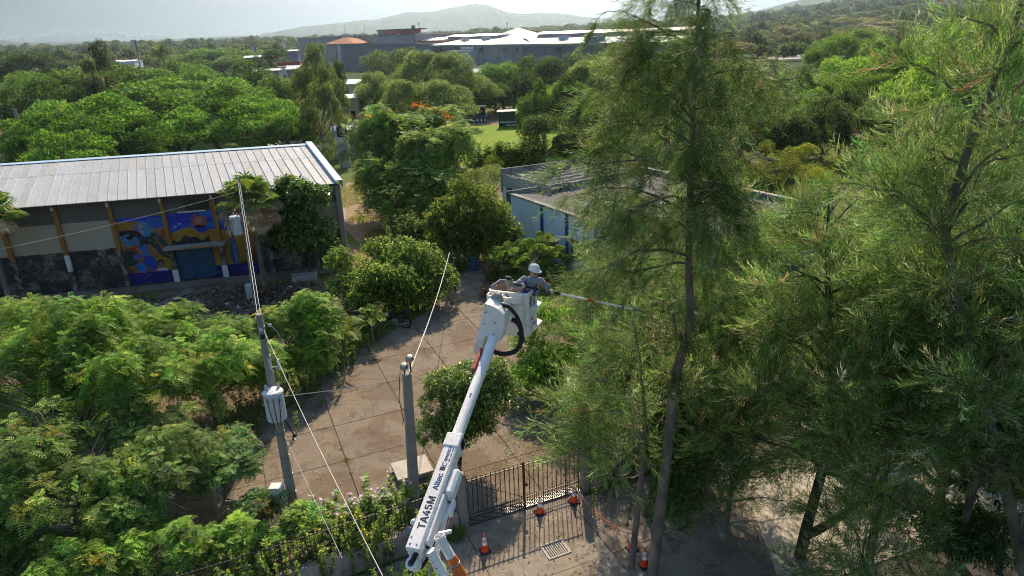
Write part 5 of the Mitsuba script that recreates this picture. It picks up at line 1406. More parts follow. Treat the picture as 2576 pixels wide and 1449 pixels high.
# the bucket itself
bo = np.array([.37, 14.64, 0])
FX, FD = nrm([-.925, .38, 0]), nrm([.38, .925, 0])
KW, KD, KZ0, KZ1 = .98, .66, 10.17, 11.3
kp = lambda a, d, z: bo + FX * a + FD * d + np.array([0, 0, z])


def ring_wall(z, inset, r=.07):
    p = np.asarray(Polygon([(0, 0), (KW, 0), (KW, KD), (0, KD)]).buffer(-inset - r).buffer(r, quad_segs=3).exterior.coords)[:-1]
    return np.array([kp(a, d, z) for a, d in p])


def loft(rings, close0=True, close1=True):
    n = len(rings[0])
    v = np.vstack(rings)
    f = [[i * n + j, i * n + (j + 1) % n, (i + 1) * n + (j + 1) % n, (i + 1) * n + j] for i in range(len(rings) - 1) for j in range(n)]
    mb = MB().add(v, f)
    for k, on in ((0, close0), (len(rings) - 1, close1)):
        if on:
            mb.add(np.vstack([rings[k], rings[k].mean(0)]), [[j, (j + 1) % n, n] for j in range(n)])
    return mb.get()


bk = part(TR, "bucket", loft([ring_wall(KZ0, .05), ring_wall(KZ0 + .04, .02), ring_wall(KZ1 - .06, 0), ring_wall(KZ1 - .055, -.02), ring_wall(KZ1, -.02), ring_wall(KZ1 + .005, .0), ring_wall(KZ1 - .01, .045)], True, False), "bucket_white", label="white fibreglass bucket with moulded steps")
part(bk, "liner", loft([ring_wall(KZ1 - .012, .047), ring_wall(KZ0 + .06, .07)], False, True), "tan_liner", label="tan inner liner")
for z, w in ((10.93, .3), (10.46, .3)):
    mid = .38
    o = lambda a, d, zz: kp(a, d, zz)
    stp = hull([kp(-.14, mid - w / 2, z - .02), kp(-.14, mid + w / 2, z - .02), kp(.0, mid - w / 2 - .04, z + .0), kp(.0, mid + w / 2 + .04, z), kp(-.13, mid - w / 2, z - .09), kp(-.13, mid + w / 2, z - .09), kp(.0, mid - w / 2 - .02, z - .2), kp(.0, mid + w / 2 + .02, z - .2)])
    sp = part(bk, "step", stp, "bucket_white")
    part(sp, "tread", MB().mesh(hull([kp(-.12, mid - w / 2 + .02, z - .006), kp(-.12, mid + w / 2 - .02, z - .006), kp(-.015, mid - w / 2, z + .014), kp(-.015, mid + w / 2, z + .014), kp(-.1, mid, z - .03)])).get(), "dull_steel", label="worn grit tread")
for d, z, w, h, m in ((.12, 11.14, .1, .1, "label_grey"), (.12, 11.0, .1, .15, "label_grey"), (.25, 11.13, .1, .2, "label_tan"), (.38, 11.16, .09, .14, "label_grey"), (.38, 10.98, .07, .12, "label_grey"), (.5, 11.15, .09, .17, "label_grey")):
    if m not in scene:
        plain(m, (.12, .12, .125) if m == "label_grey" else (.4, .3, .2), .6, .3, .4, 40)
    part(bk, "decal", MB().box(kp(-.003, d, z), (.004, w, h), np.array([FX, FD, [0, 0, 1.0]])).get(), m)
    part(bk, "decal_heading", MB().box(kp(-.0055, d, z + h / 2 - .012), (.004, w, .02), np.array([FX, FD, [0, 0, 1.0]])).get(), "signal_red")
part(bk, "decal", MB().box(kp(-.004, .2, 10.6), (.004, .16, .06), np.array([FX, FD, [0, 0, 1.0]])).get(), "label_tan")
ty = MB()
KR = np.array([FX, FD, [0, 0, 1.0]])
for a, d, w, h, zc, zh in ((.12, -.1, .02, .2, 11.19, .16), (.95, -.1, .02, .2, 11.19, .16)):
    ty.box(kp(a, d, zc), (w, h, zh), KR)
ty.box(kp(.535, -.2, 11.18), (.85, .02, .14), KR)
ty.box(kp(.535, -.105, 11.11), (.81, .17, .02), KR)
ty.box(kp(.6, -.105, 11.19), (.02, .17, .13), KR)
part(bk, "tool_tray", ty.get(), "bucket_white", label="tool tray along the bucket's near rim")
part(bk, "tool", MB().tube([kp(.4, -.1, 11.14), kp(.47, -.1, 11.22), kp(.5, -.12, 11.3)], [.02, .02, .015], 6).get(), "harness_blue")
sd = MB()
sd.mesh(hull([kp(a, d, z) for a in (.15, .9) for d in (-.06, -.001) for z in (10.35, 11.05)] + [kp(.5, -.12, 10.6), kp(.5, -.12, 10.9)]))
part(bk, "mounting_panel", sd.get(), "bucket_white")
part(bk, "canvas_roll", MB().tube([kp(.97, .1, 11.34), kp(.9, .5, 11.36), kp(.6, .62, 11.35)], [.035, .045, .03], 7).get(), "shirt_grey", smooth=True)

# elbow, lower boom, covers
K = np.array([-1.62, 9.33, 8.72])
part(TR, "elbow_bracket", MB().mesh(hull([bp(t, s, h) for t in (-.2, .12) for s in (-.12, .1) for h in (-.32, -.1)])).get(), "truck_white")
part(TR, "elbow_pin", MB().lathe([(0, .2), (.06, .2), (.06, -.2), (0, -.2)], bp(.1, .1, -.28), BS, 14).get(), "truck_white")
part(TR, "elbow_drum", MB().lathe([(.06, .1), (.105, .1), (.115, .06), (.115, -.1), (.0, -.1)], bp(-.22, -.02, -.16), (-.3, -.6, .75), 18).get(), "truck_white", smooth=35)
hz = bez(bp(.1, .02, -.1), bp(.0, .12, .16), bp(-.25, -.02, -.06), 10)
part(TR, "hose", MB().tube(hz, .045, 9).get(), "rubber", smooth=True, label="thick black hose round the boom elbow")
hz = bez(bp(.12, .1, -.05), bp(.0, .3, -.1), bp(-.2, .08, -.3), 10)
part(TR, "hose", MB().tube(hz, .03, 8).get(), "rubber", smooth=True)
cy = [bp(1.0, .24, -.22), bp(.12, .22, -.4)]
part(TR, "lift_cylinder", MB().tube(cy, [.065, .065], 14).get(), "truck_white", smooth=40)
part(TR, "cylinder_rod", MB().tube([cy[1], cy[1] + nrm(cy[1] - cy[0]) * .45], [.03, .03], 10).get(), "steel", smooth=True)
part(TR, "cylinder_guard", MB().box(bp(.95, .3, -.2), (.3, .05, .2), BR, .015).get(), "truck_white")
for s in (.3, .34):
    part(TR, "red_hose", MB().tube(bez(bp(.75, s, -.2), bp(.3, s + .06, -.12), bp(.5, s - .02, -.36), 9), .011, 6).get(), "signal_red", smooth=True)
LB0, LB1 = np.array([-1.545, 9.3, 8.72]), np.array([1.0, 8.2, 2.7])
la = nrm(LB1 - LB0)
lo = lambda t: LB0 + la * t
part(TR, "lower_boom", MB().tube([lo(-.05), lo(.9)], [.088, .09], 18).get(), "truck_white", smooth=40)
part(TR, "boom_cover", MB().tube([lo(.55), lo(.75), lo(2.6), lo(2.7)], [.1, .108, .11, .1], 18).get(), "orange_cover", smooth=40, label="orange insulating sleeve on the lower boom")
part(TR, "lower_boom", MB().tube([lo(2.6), lo(6.4)], [.12, .15], 18).get(), "truck_white", smooth=40)
k = 0
for t in np.arange(.15, .55, .13):
    ax, sx, tx = axes(la)
    part(TR, "bolt", MB().lathe([(0, .01), (.014, .008), (.016, 0)], lo(t) + nrm(np.array([-.3, -.85, .35])) * .089, (-.3, -.85, .35), 8).get(), "dull_steel")
off = np.array([.17, .12, .17])
lq = lambda t: LB0 + off + (la + np.array([.02, .03, 0])) * t
part(TR, "link_tube", MB().tube([lq(-.02), lq(.42)], [.082, .082], 18).get(), "truck_white", smooth=40)
part(TR, "link_rim", MB().lathe([(.062, .03), (.095, .03), (.095, -.05), (.083, -.05)], lq(-.03), la, 18).get(), "truck_white", smooth=35)
part(TR, "link_lug", MB().box(lq(0) + [.06, .1, .06], (.24, .07, .06), np.array([[1, .25, 0], [-.25, 1, 0], [0, 0, 1.0]]) / [[1.03], [1.03], [1]], .015).get(), "truck_white")
part(TR, "boom_cover", MB().tube([lq(.36), lq(.42), lq(2.6), lq(2.7)], [.085, .094, .1, .09], 18).get(), "orange_cover", smooth=40, label="orange sleeve on the compensating link")
part(TR, "link_tube", MB().tube([lq(2.6), lq(5.6)], [.08, .08], 14).get(), "truck_white", smooth=40)
part(TR, "sleeve_strap", MB().tube([lq(.5), lq(.545)], [.099, .099], 18).get(), "dull_steel", smooth=True)
# the truck below the frame
part(TR, "turntable", MB().lathe([(.32, .0), (.34, .3), (.3, .9), (.2, 1.4), (0, 1.4)], (1.0, 8.2, 1.35), sides=20).get(), "truck_white", smooth=40)
part(TR, "deck", MB().box((.8, 7.6, 1.15), (5.2, 2.3, .4), None, .05).get(), "truck_white")
part(TR, "chassis", MB().box((-.6, 7.6, .75), (8.2, .9, .35)).get(), "dark_metal")
part(TR, "cab", hull([(x, 7.6 + y, z) for x, z in ((-4.9, .7), (-4.9, 1.7), (-4.2, 2.7), (-2.4, 2.75), (-2.2, .7)) for y in (-1.1, 1.1)]), "truck_white")
part(TR, "cab_window", hull([(x, 7.6 + y, z) for x, z in ((-4.75, 1.8), (-4.25, 2.5), (-2.7, 2.5), (-2.7, 1.8)) for y in (-1.115, 1.115)]), "lens_black")
for x in (-3.6, 1.2, 2.5):
    for y in (-1.0, 1.0):
        w = part(TR, "wheel", MB().lathe([(.3, -.14), (.46, -.14), (.5, -.08), (.5, .08), (.46, .14), (.3, .14)], (x, 7.6 + y, .52), (0, 1, 0), 20).get(), "rubber", smooth=35)
        part(w, "rim", MB().lathe([(0, .1), (.2, .1), (.3, .13), (.3, -.13), (0, -.1)], (x, 7.6 + y, .52), (0, 1, 0), 16).get(), "truck_white")


# ------------------------------------------------------------------ people
def bones(pairs, length=.02, smooth=12):
    import manifold3d as m3
    acc = None
    for (a, ra), (b, rb) in pairs:
        pts = []
        for c, r in ((a, ra), (b, rb)):
            s = trimesh.creation.icosphere(subdivisions=2, radius=1.0)
            pts.append(np.asarray(s.vertices) * np.asarray(r) + np.asarray(c, float))
        h = m3.Manifold.hull_points(np.vstack(pts))
        acc = h if acc is None else acc + h
    acc = acc.refine_to_length(length)
    me = acc.to_mesh()
    t = trimesh.Trimesh(me.vert_properties[:, :3], me.tri_verts, process=True)
    trimesh.smoothing.filter_taubin(t, iterations=smooth)
    return t


def hand(wrist, grip, axis, palm_dir, s=1.0, r=.0085, thumb_up=1):
    """Bone pairs of a hand closing round a bar through grip along axis; palm_dir points from the bar to the back of the hand."""
    ax, pd = nrm(axis), nrm(palm_dir)
    fd = nrm(np.cross(ax, pd))
    P = []
    heel = np.asarray(grip) + pd * .045 - fd * .01
    P.append(((wrist, .026 * s), (heel, .024 * s)))
    for k in range(4):
        o = ax * (.033 - .022 * k) * s
        ln = (.9, 1.0, .95, .75)[k] * s
        kn = heel + o + fd * .03 * ln - pd * .004
        P.append(((heel + o * .8, .017 * s), (kn, .0125 * s)))
        q1 = np.asarray(grip) + o + fd * .044 * ln + pd * .005
        q2 = np.asarray(grip) + o + fd * .026 * ln - pd * .034
        q3 = np.asarray(grip) + o - fd * .008 - pd * .036
        P += [((kn, r * 1.2), (q1, r * 1.1)), ((q1, r * 1.1), (q2, r)), ((q2, r), (q3, r * .9))]
    th0 = heel - fd * .012 + ax * .03 * thumb_up
    th1 = np.asarray(grip) - fd * .034 + ax * .05 * thumb_up - pd * .002
    th2 = np.asarray(grip) - fd * .02 + ax * .052 * thumb_up - pd * .03
    P += [((heel, .016 * s), (th0, .013 * s)), ((th0, .0125 * s), (th1, .011)), ((th1, .0105), (th2, .009))]
    return P


def grown(pairs, d):
    return [((a, np.asarray(ra) + d), (b, np.asarray(rb) + d)) for (a, ra), (b, rb) in pairs]


def head_bones(c, fw, up, neck):
    """Skull, jaw, nose, ears round the centre c."""
    c, fw = np.asarray(c, float), nrm(fw)
    up = nrm(np.asarray(up) - fw * (np.asarray(up) @ fw))
    sd = np.cross(fw, up)
    P = [((c - fw * .02 + up * .03, .088), (c + fw * .03 + up * .035, .08)),
         ((c + fw * .02 + up * .0, .08), (c + fw * .055 - up * .085, .04)),
         ((c + fw * .06 - up * .09, .032), (c + fw * .065 - up * .1, .026)),
         ((c + fw * .095 + up * .018, .012), (c + fw * .112 - up * .022, .017)),
         ((c + fw * .085 - up * .056 + sd * .018, .012), (c + fw * .085 - up * .056 - sd * .018, .012)),
         ((c - fw * .03 - up * .06, .062), (neck, .066))]
    for s in (-1, 1):
        P.append(((c + sd * .083 * s + up * .02, .018), (c + sd * .083 * s - up * .02, .014)))
        P.append(((c + fw * .075 + sd * .035 * s - up * .015, .022), (c + fw * .06 + sd * .045 * s - up * .03, .024)))
    return P, fw, sd, up


def helmet(parent, c, fw, sd, up, brim=.05):
    a = np.linspace(0, 2 * np.pi, 25)[:-1]
    rings = []
    for q, r, h in ((0, .128, -.0), (1, .131, .03), (2, .124, .075), (3, .102, .115), (4, .065, .14), (5, .02, .15)):
        ridge = .006 * (np.abs(np.sin(a)) < .25) * (q > 1)
        rings.append(c + fw * (np.cos(a) * (r * 1.04 + ridge))[:, None] + sd * (np.sin(a) * r * .88)[:, None] + up * (h * .92 + .058 + ridge * 1.0)[:, None])
    sh = loft(rings, False, True)
    br = np.where(np.cos(a) > .2, .012 + brim * np.clip((np.cos(a) - .2) / .8, 0, 1) ** .5, .012)
    r0, r1 = rings[0], c + fw * (np.cos(a) * (.133 + br))[:, None] + sd * (np.sin(a) * (.113 + br * .5))[:, None] + up * (.053 - .25 * br)[:, None]
    hm = part(parent, "helmet", sh, "helmet_white", smooth=True, label="white hard hat")
    part(hm, "brim", loft([r0, r1, r1 - up * .006, r0 - up * .006], False, False), "helmet_white")
    part(hm, "crown_ridge", MB().tube([c + fw * x + up * (.189 + .004 - 1.6 * x * x) for x in np.linspace(-.1, .1, 7)], .011, 6).get(), "helmet_white", smooth=True)
    return hm


# the lineman in the bucket
LM = thing("person", "lineman in blue harness and white hard hat leaning out of the bucket", "person")
LOWER = np.array([0, 0, .07])
hd = np.array([.53, 14.98, 11.79]) - LOWER
neck, chest, waist = np.array([.47, 15.02, 11.64]) - LOWER, np.array([.42, 15.03, 11.42]) - LOWER, np.array([.33, 15.06, 11.1]) - LOWER
sR, eR, wR = np.array([.29, 14.98, 11.61]) - LOWER, np.array([.11, 14.93, 11.42]), np.array([.235, 14.73, 11.47])
sL, eL, wL = np.array([.66, 14.95, 11.57]) - LOWER, np.array([.83, 14.88, 11.38]), np.array([.98, 14.90, 11.27])
S0, S1 = np.array([.03, 14.62, 11.57]), np.array([3.26, 16.48, 10.02])
SX = nrm(S1 - S0)
gR, gL = S0 + SX * .27, S0 + SX * 1.12
wR, wL = gR + np.array([-.055, .05, .075]), gL + np.array([-.09, -.03, .055])
eR, eL = np.array([.06, 14.85, 11.44]), np.array([.83, 14.9, 11.36])
floor = KZ0 + .08
hips = [np.array([.2, 15.08, 11.02]), np.array([.36, 15.08, 11.02])]
knees = [np.array([.17, 15.05, 10.66]), np.array([.34, 15.06, 10.66])]
feet = [np.array([.14, 15.1, floor + .09]), np.array([.32, 15.12, floor + .09])]
fw = nrm([.72, -.66, -.1])
HB, fw, sd, hup = head_bones(hd, fw, (0.1, -.05, 1), neck)
tors = [((neck - [0, 0, .04], .07), (chest, np.array([.16, .115, .13]))), ((chest, np.array([.165, .12, .14])), (waist, np.array([.14, .11, .12]))), ((sR, .078), (chest + [-.06, 0, .06], .11)), ((sL, .078), (chest + [.06, 0, .06], .11)), ((sR, .075), (sL, .075))]
armR = [((sR, .072), (eR, .052)), ((eR, .052), (wR, .036))]
armL = [((sL, .072), (eL, .052)), ((eL, .052), (wL, .036))]
legs = []
for h, kn, ft in zip(hips, knees, feet):
    legs += [((waist - [0, 0, .05], np.array([.13, .105, .1])), (h, .1)), ((h, .095), (kn, .06)), ((kn, .06), (ft, .045)), ((ft, .045), (ft + [.06, -.1, -.05], .04))]
hR = hand(wR, gR, SX, np.array([-.1, .25, .9]))
hL = hand(wL, gL, SX, np.array([-.1, -.2, .95]))
part(LM, "body", bones(HB + tors + armR + armL + legs + hR + hL, .025, 8), "skin", smooth=True)
shirt = part(LM, "shirt", bones(grown(tors + armR + armL, .012), .03, 4), "shirt_grey", smooth=True, label="grey long-sleeved work shirt with red trim")
part(LM, "trousers", bones(grown(legs, .012), .04, 4), "trouser_navy", smooth=True)
part(LM, "glove", bones(grown(hR, .0025), .012, 4), "glove_grey", smooth=True)
part(LM, "glove", bones(grown(hL, .0025), .012, 4), "glove_grey", smooth=True)
hm = helmet(LM, hd, fw, sd, hup)
vis = [hd + fw * x + sd * y + hup * z for x, y, z in ((-.04, -.15, .33), (.0, .15, .33), (-.1, .14, .1), (-.14, -.13, .1))]
part(hm, "visor", MB().slab(*vis, .004).get(), "visor_glass", label="raised clear face shield")
part(hm, "chin_strap", MB().tube([hd + sd * .098 + hup * .03, hd + sd * .085 - hup * .06 + fw * .03, hd + fw * .07 - hup * .118], .006, 5).get(), "reflective_white")
part(LM, "sunglasses", MB().mesh(bones([((hd + fw * .088 + sd * .036 * s + hup * .004, .023), (hd + fw * .084 + sd * .05 * s + hup * .004, .019)) for s in (-1, 1)], .02, 1)).tube([hd + fw * .07 + sd * .07 + hup * .008, hd - fw * .02 + sd * .096 + hup * .02], .005, 5).tube([hd + fw * .07 - sd * .07 + hup * .008, hd - fw * .02 - sd * .096 + hup * .02], .005, 5).get(), "lens_black", smooth=True)
part(LM, "collar", MB().tube([neck + np.array([.085 * math.cos(a), .08 * math.sin(a), .0 - .02 * math.sin(a)]) for a in np.linspace(0, 2 * np.pi, 14)], .016, 6).get(), "shirt_grey", smooth=True)
har = MB()
fr = np.array([.0, -.165, 0])
har_p = lambda x, z, y=-.155: np.array([.33 + .13 * (z - 11.1) / .5 + x, 15.04 + y, z - .07])
for pts in ([har_p(-.12, 11.69, -.06), har_p(-.13, 11.6, -.135), har_p(-.12, 11.45, -.15), har_p(-.13, 11.3, -.135), har_p(-.13, 11.12, -.125)], [har_p(.13, 11.66, -.07), har_p(.13, 11.58, -.14), har_p(.13, 11.45, -.145), har_p(.12, 11.3, -.135), har_p(.1, 11.12, -.125)]):
    har.tube(pts, .024, 6)
har.tube([har_p(-.17, 11.33, -.08), har_p(-.1, 11.33, -.145), har_p(.08, 11.32, -.145), har_p(.17, 11.33, -.09)], .028, 6)
part(LM, "harness", har.get(), "harness_blue", smooth=True, label="blue safety harness")
for x in (-.075, .075):
    part(LM, "red_stripe", MB().tube([har_p(x, 11.64, -.115), har_p(x * 1.1, 11.5, -.142), har_p(x * 1.2, 11.38, -.146)], .012, 5).get(), "red_trim")
for s_, e_ in ((sR, eR), (sL, eL)):
    q = s_ + (e_ - s_) * .45
    d = nrm(e_ - s_)
    part(LM, "sleeve_band", MB().tube([q - d * .02, q + d * .02], [.079, .077], 12).get(), "red_trim", smooth=True)
lany = MB().tube([har_p(-.13, 11.2, -.14), har_p(-.17, 11.1, -.2), kp(.3, .1, 11.2)], .012, 6)
part(LM, "lanyard", lany.get(), "harness_blue", smooth=True)

# pole saw in his hands
PS = thing("pole_saw", "long pole saw held out by the lineman towards the pruned trunk", "saw")
part(PS, "motor", bones([((S0 - SX * .02, .055), (S0 - SX * .14, .075)), ((S0 - SX * .1 + [0, 0, .05], .06), (S0 - SX * .14 + [0, 0, .1], .05)), ((S0 - SX * .1 - [0, 0, .05], .06), (S0 - SX * .12 - [0, 0, .09], .055))], .03, 3), "saw_tan", smooth=True)
part(PS, "air_filter", MB().box(S0 - SX * .13 + [0, 0, .12], (.14, .12, .07), axes(SX), .01).get(), "dark_metal")
part(PS, "fuel_tank", MB().box(S0 - SX * .1 + [0, .02, -.13], (.12, .1, .06), axes(SX), .02).get(), "reflective_white")
part(PS, "grip", MB().tube([S0, S0 + SX * .1, S0 + SX * .4], [.03, .021, .019], 10).get(), "rubber", smooth=True)
part(PS, "foam_grip", MB().tube([S0 + SX * .4, S0 + SX * 1.4], [.024, .024], 10).get(), "rubber", smooth=True)
part(PS, "guard", MB().mesh(hull([S0 + SX * .72 + np.array(o) for o in ((0, 0, .05), (.02, -.05, -.06), (-.08, -.03, -.14), (.06, .02, .02), (-.06, .02, -.12))])).get(), "dull_steel")
part(PS, "shaft", MB().tube([S0 + SX * 1.4, S0 + SX * 2.28], [.027, .027], 10).get(), "bright_tube", smooth=True)
part(PS, "coupling", MB().tube([S0 + SX * 2.26, S0 + SX * 2.5], [.038, .038], 10).get(), "orange_cover", smooth=True, label="dark orange coupling")
part(PS, "shaft", MB().tube([S0 + SX * 2.5, S0 + SX * 3.86], [.025, .025], 10).get(), "bright_tube", smooth=True)
part(PS, "saw_head", MB().box(S0 + SX * 3.92, (.16, .07, .08), axes(SX), .015).get(), "dull_steel")
part(PS, "saw_bar", MB().mesh(hull([S0 + SX * t + np.array([0, 0, h]) + np.array([.3, -.5, 0]) * w for t in (3.95, 4.25) for h in (-.03, .03) for w in (-.006, .006)])).get(), "steel")

# the second man on the pavement
P2 = thing("person", "man in grey standing by the low wall behind the boom elbow", "person")
g0 = np.array([-3.62, 18.62, .075])
q = lambda x, y, z: g0 + np.array([x, y, z])
hd2 = q(.03, .0, 1.56)
HB2, fw2, sd2, up2 = head_bones(hd2, (.6, .5, -.3), (0, 0, 1), q(0, .0, 1.44))
tor2 = [((q(0, 0, 1.4), .07), (q(0, 0, 1.22), np.array([.17, .12, .14]))), ((q(0, 0, 1.22), np.array([.17, .12, .14])), (q(0, 0, .98), np.array([.15, .12, .12]))), ((q(-.19, .03, 1.37), .075), (q(.19, -.03, 1.37), .075))]
arm2 = [((q(-.19, .03, 1.37), .07), (q(-.26, .05, 1.1), .05)), ((q(-.26, .05, 1.1), .05), (q(-.25, .08, .86), .036)), ((q(.19, -.03, 1.37), .07), (q(.28, .02, 1.1), .05)), ((q(.28, .02, 1.1), .05), (q(.27, .1, .88), .036))]
h2 = []
for w, s in ((q(-.25, .08, .86), -1), (q(.27, .1, .88), 1)):
    h2.append(((w, .03), (w + [0, .01, -.08], .028)))
    for k in range(4):
        a = w + np.array([.0, -.03 + .02 * k, -.09])
        h2 += [((w + [0, .0, -.05], .02), (a, .011)), ((a, .0105), (a + [0, .008, -.04], .0095)), ((a + [0, .008, -.04], .0095), (a + [-.012 * s, .014, -.065 - .008 * (k in (1, 2))], .0085))]
    h2 += [((w + [0, .02, -.03], .016), (w + [-.02 * s, .045, -.06], .012)), ((w + [-.02 * s, .045, -.06], .012), (w + [-.025 * s, .05, -.1], .01))]
leg2 = []
for s in (-1, 1):
    leg2 += [((q(0, 0, .95), np.array([.14, .11, .1])), (q(.09 * s, 0, .86), .1)), ((q(.09 * s, 0, .86), .095), (q(.11 * s, .01, .48), .062)), ((q(.11 * s, .01, .48), .062), (q(.12 * s, 0, .09), .046)), ((q(.12 * s, -.02, .07), .045), (q(.15 * s, .15, .04), .04))]
part(P2, "body", bones(HB2 + tor2 + arm2 + h2 + leg2, .025, 6), "skin", smooth=True)
part(P2, "shirt", bones(grown(tor2 + arm2, .012), .035, 4), "shirt_grey", smooth=True)
part(P2, "trousers", bones(grown(leg2, .011), .04, 4), "trouser_navy", smooth=True)
helmet(P2, hd2, fw2, sd2, up2)
for z, sz in ((1.2, -.19), (.98, -.26)):
    part(P2, "pink_band", MB().tube([q(sz, .05, z + .02), q(sz - .005, .055, z - .02)], [.072, .07], 12).get(), "red_trim", smooth=True)
# ------------------------------------------------------------------ fence, gate, kerbside things
WX, WY = np.array([1.0, 0, 0]), np.array([0, 1.0, 0])


def seg(p, q):
    d = nrm(np.append(np.asarray(q, float) - np.asarray(p, float), 0))
    return np.array([d, [-d[1], d[0], 0], [0, 0, 1.0]]), float(np.linalg.norm(np.asarray(q, float) - np.asarray(p, float)))


def bar(parent, x, y, z0, z1, R, w=.022, m="fence_iron", name="bar", label=None):
    return part(parent, name, MB().box((x, y, (z0 + z1) / 2), (w, w, z1 - z0), R).get(), m, label=label)


def railing(name, label, pts, wall_h, top, step, base_w=.3):
    t = thing(name, label, "fence")
    for i in range(len(pts) - 1):
        p, q = np.array(pts[i], float), np.array(pts[i + 1], float)
        R, L = seg(p, q)
        m = (p + q) / 2
        if wall_h:
            w = part(t, "low_wall", MB().box((m[0], m[1], (wall_h) / 2), (L + .02 * (i == 0), base_w, wall_h), R, .02).get(), "fence_wall")
        for z in (wall_h + .13, top - .2):
            part(t, "rail", MB().box((m[0], m[1], z), (L, .03, .035), R).get(), "fence_iron")
        n = int(L / step)
        for k in range(n):
            u = p + (q - p) * (k + .5) / n
            bar(t, u[0], u[1], wall_h + .0, top, R)
    return t


def fpost(name, label, x, y, h, w=.26):
    t = thing(name, label, "post")
    R, _ = seg(GATE_L, GATE_R)
    part(t, "shaft", MB().box((x, y, h / 2), (w, w, h), R, .015).get(), "pole_concrete")
    part(t, "cap", MB().mesh(hull(np.vstack([(np.array([[a * w / 2, b * w / 2, 0] for a in (-1, 1) for b in (-1, 1)]) @ R) + [x, y, h + .001], [[x, y, h + .07]]]))).get(), "pole_concrete")
    part(t, "groove", MB().box((x, y - w / 2 - .0, h / 2), (.05, .012, h * .98), R).get(), "dark_metal")
    return t


fpost("gate_post", "weathered concrete post at the left end of the gate", -2.08, 20.13, 2.5)
fpost("gate_post", "concrete post at the right end of the gate, under the needle boughs", 2.55, 22.2, 2.4)
railing("fence", "black iron railing on a low rendered wall left of the gate", [(-16.0, 13.9), (-9.0, 16.85), (-4.8, 18.78), (-2.28, 20.02)], .88, 2.2, .135)
railing("fence", "black iron railing right of the gate, running behind the casuarina trunks", [(2.75, 22.32), (6.5, 24.0), (12.5, 26.6)], .5, 1.9, .15)
GT = thing("gate", "tall black double-leaf iron gate with a short lower row of bars", "gate")
R, L = seg(GATE_L, GATE_R)
for k, (a, b, nm) in enumerate(((.02, .485, "left"), (.5, .985, "right"))):
    lf = part(GT, "leaf", MB().box(np.append(GATE_L + (GATE_R - GATE_L) * (a + b) / 2, 2.02), ((b - a) * L, .035, .04), R).get(), "fence_iron")
    for z in (.42, .58, .12):
        part(lf, "rail", MB().box(np.append(GATE_L + (GATE_R - GATE_L) * (a + b) / 2, z), ((b - a) * L, .03, .03), R).get(), "fence_iron")
    n = 13
    for i in range(n):
        u = GATE_L + (GATE_R - GATE_L) * (a + (b - a) * i / (n - 1))
        bar(lf, u[0], u[1], .1, 2.16, R, .026)
        if i < n - 1:
            u = GATE_L + (GATE_R - GATE_L) * (a + (b - a) * (i + .5) / (n - 1))
            bar(lf, u[0], u[1], .1, .72, R, .018, name="short_bar")
mid = GATE_L + (GATE_R - GATE_L) * .4925
part(GT, "meeting_stile", MB().box(np.append(mid, 1.12), (.05, .06, 2.1), R).get(), "rust_iron", label="rusty meeting stile of the two leaves")
part(GT, "lock_box", MB().box(np.append(mid + gd * .07, 1.15), (.14, .07, .12), R).get(), "rust_iron")
part(GT, "brace", MB().tube([np.append(GATE_L + gd * .1, 1.98), np.append(mid - gd * .03, .62)], .012, 5).get(), "fence_iron")
# trench drain under the gate
TD = thing("trench_drain", "steel trench grate along the gate threshold", "drain")
gn = np.array([-gd[1], gd[0]])
part(TD, "channel", MB().box(np.append((GATE_L + GATE_R) / 2 + gn * .18, .07), (L, .3, .03), R).get(), "black_gap")
for sgn in (.02, .34):
    part(TD, "edge", MB().box(np.append((GATE_L + GATE_R) / 2 + gn * sgn, .095), (L, .03, .05), R).get(), "steel")
for k in range(62):
    u = GATE_L + (GATE_R - GATE_L) * (k + .5) / 62 + gn * .18
    part(TD, "slat", MB().box(np.append(u, .1), (.022, .29, .03), R).get(), "dull_steel")
# storm drain
SDR = thing("storm_drain", "square white framed storm drain grating in the pavement", "drain")
c = np.array([1.17, 18.95, .085])
part(SDR, "pit", MB().box(c - [0, 0, .02], (.8, .66, .02), R).get(), "black_gap")
for o, sz in (((0, .34), (.86, .05)), ((0, -.34), (.86, .05)), ((.41, 0), (.05, .63)), ((-.41, 0), (.05, .63))):
    part(SDR, "frame", MB().box(c + R[0] * o[0] + R[1] * o[1] + [0, 0, .004], (*sz, .03), R).get(), "pale_concrete")
for k in range(10):
    part(SDR, "slat", MB().box(c + R[0] * (-.36 + k * .08), (.04, .62, .02), R).get(), "pale_concrete")
# inspection lid
LD = thing("inspection_chamber", "square concrete chamber with a flat lid at the foot of the lamp post", "chamber")
part(LD, "base", MB().box((-4.4, 23.75, .12), (1.35, 1.15, .22), R).get(), "grey_plaster")
part(LD, "lid", MB().box((-4.4, 23.75, .28), (1.5, 1.28, .09), R, .015).get(), "pale_concrete")
part(LD, "handle", MB().tube([(-4.5, 23.6, .33), (-4.45, 23.65, .37), (-4.35, 23.75, .37), (-4.3, 23.8, .33)], .01, 5).get(), "dark_metal")


def cone(x, y, label, h=.72, tilt=0):
    t = thing("traffic_cone", label, "cone", "traffic cones round the work area")
    z = .078
    part(t, "base", MB().box((x, y, z + .02), (.38, .38, .04), R, .012).get(), "rubber")
    prof = lambda z0, z1: [(.15 - .128 * q, q * h) for q in (z0, z1)]
    for nm, z0, z1, m in (("body", .05, .42, "cone_orange"), ("reflective_band", .42, .62, "reflective_white"), ("body", .62, .68, "cone_orange"), ("reflective_band", .68, .86, "reflective_white"), ("tip", .86, 1.0, "cone_orange")):
        k = prof(z0, z1)
        part(t, nm, MB().lathe(k if nm != "tip" else k + [(0, h + .005)], (x, y, z), sides=18).get(), m, smooth=40)
    return t


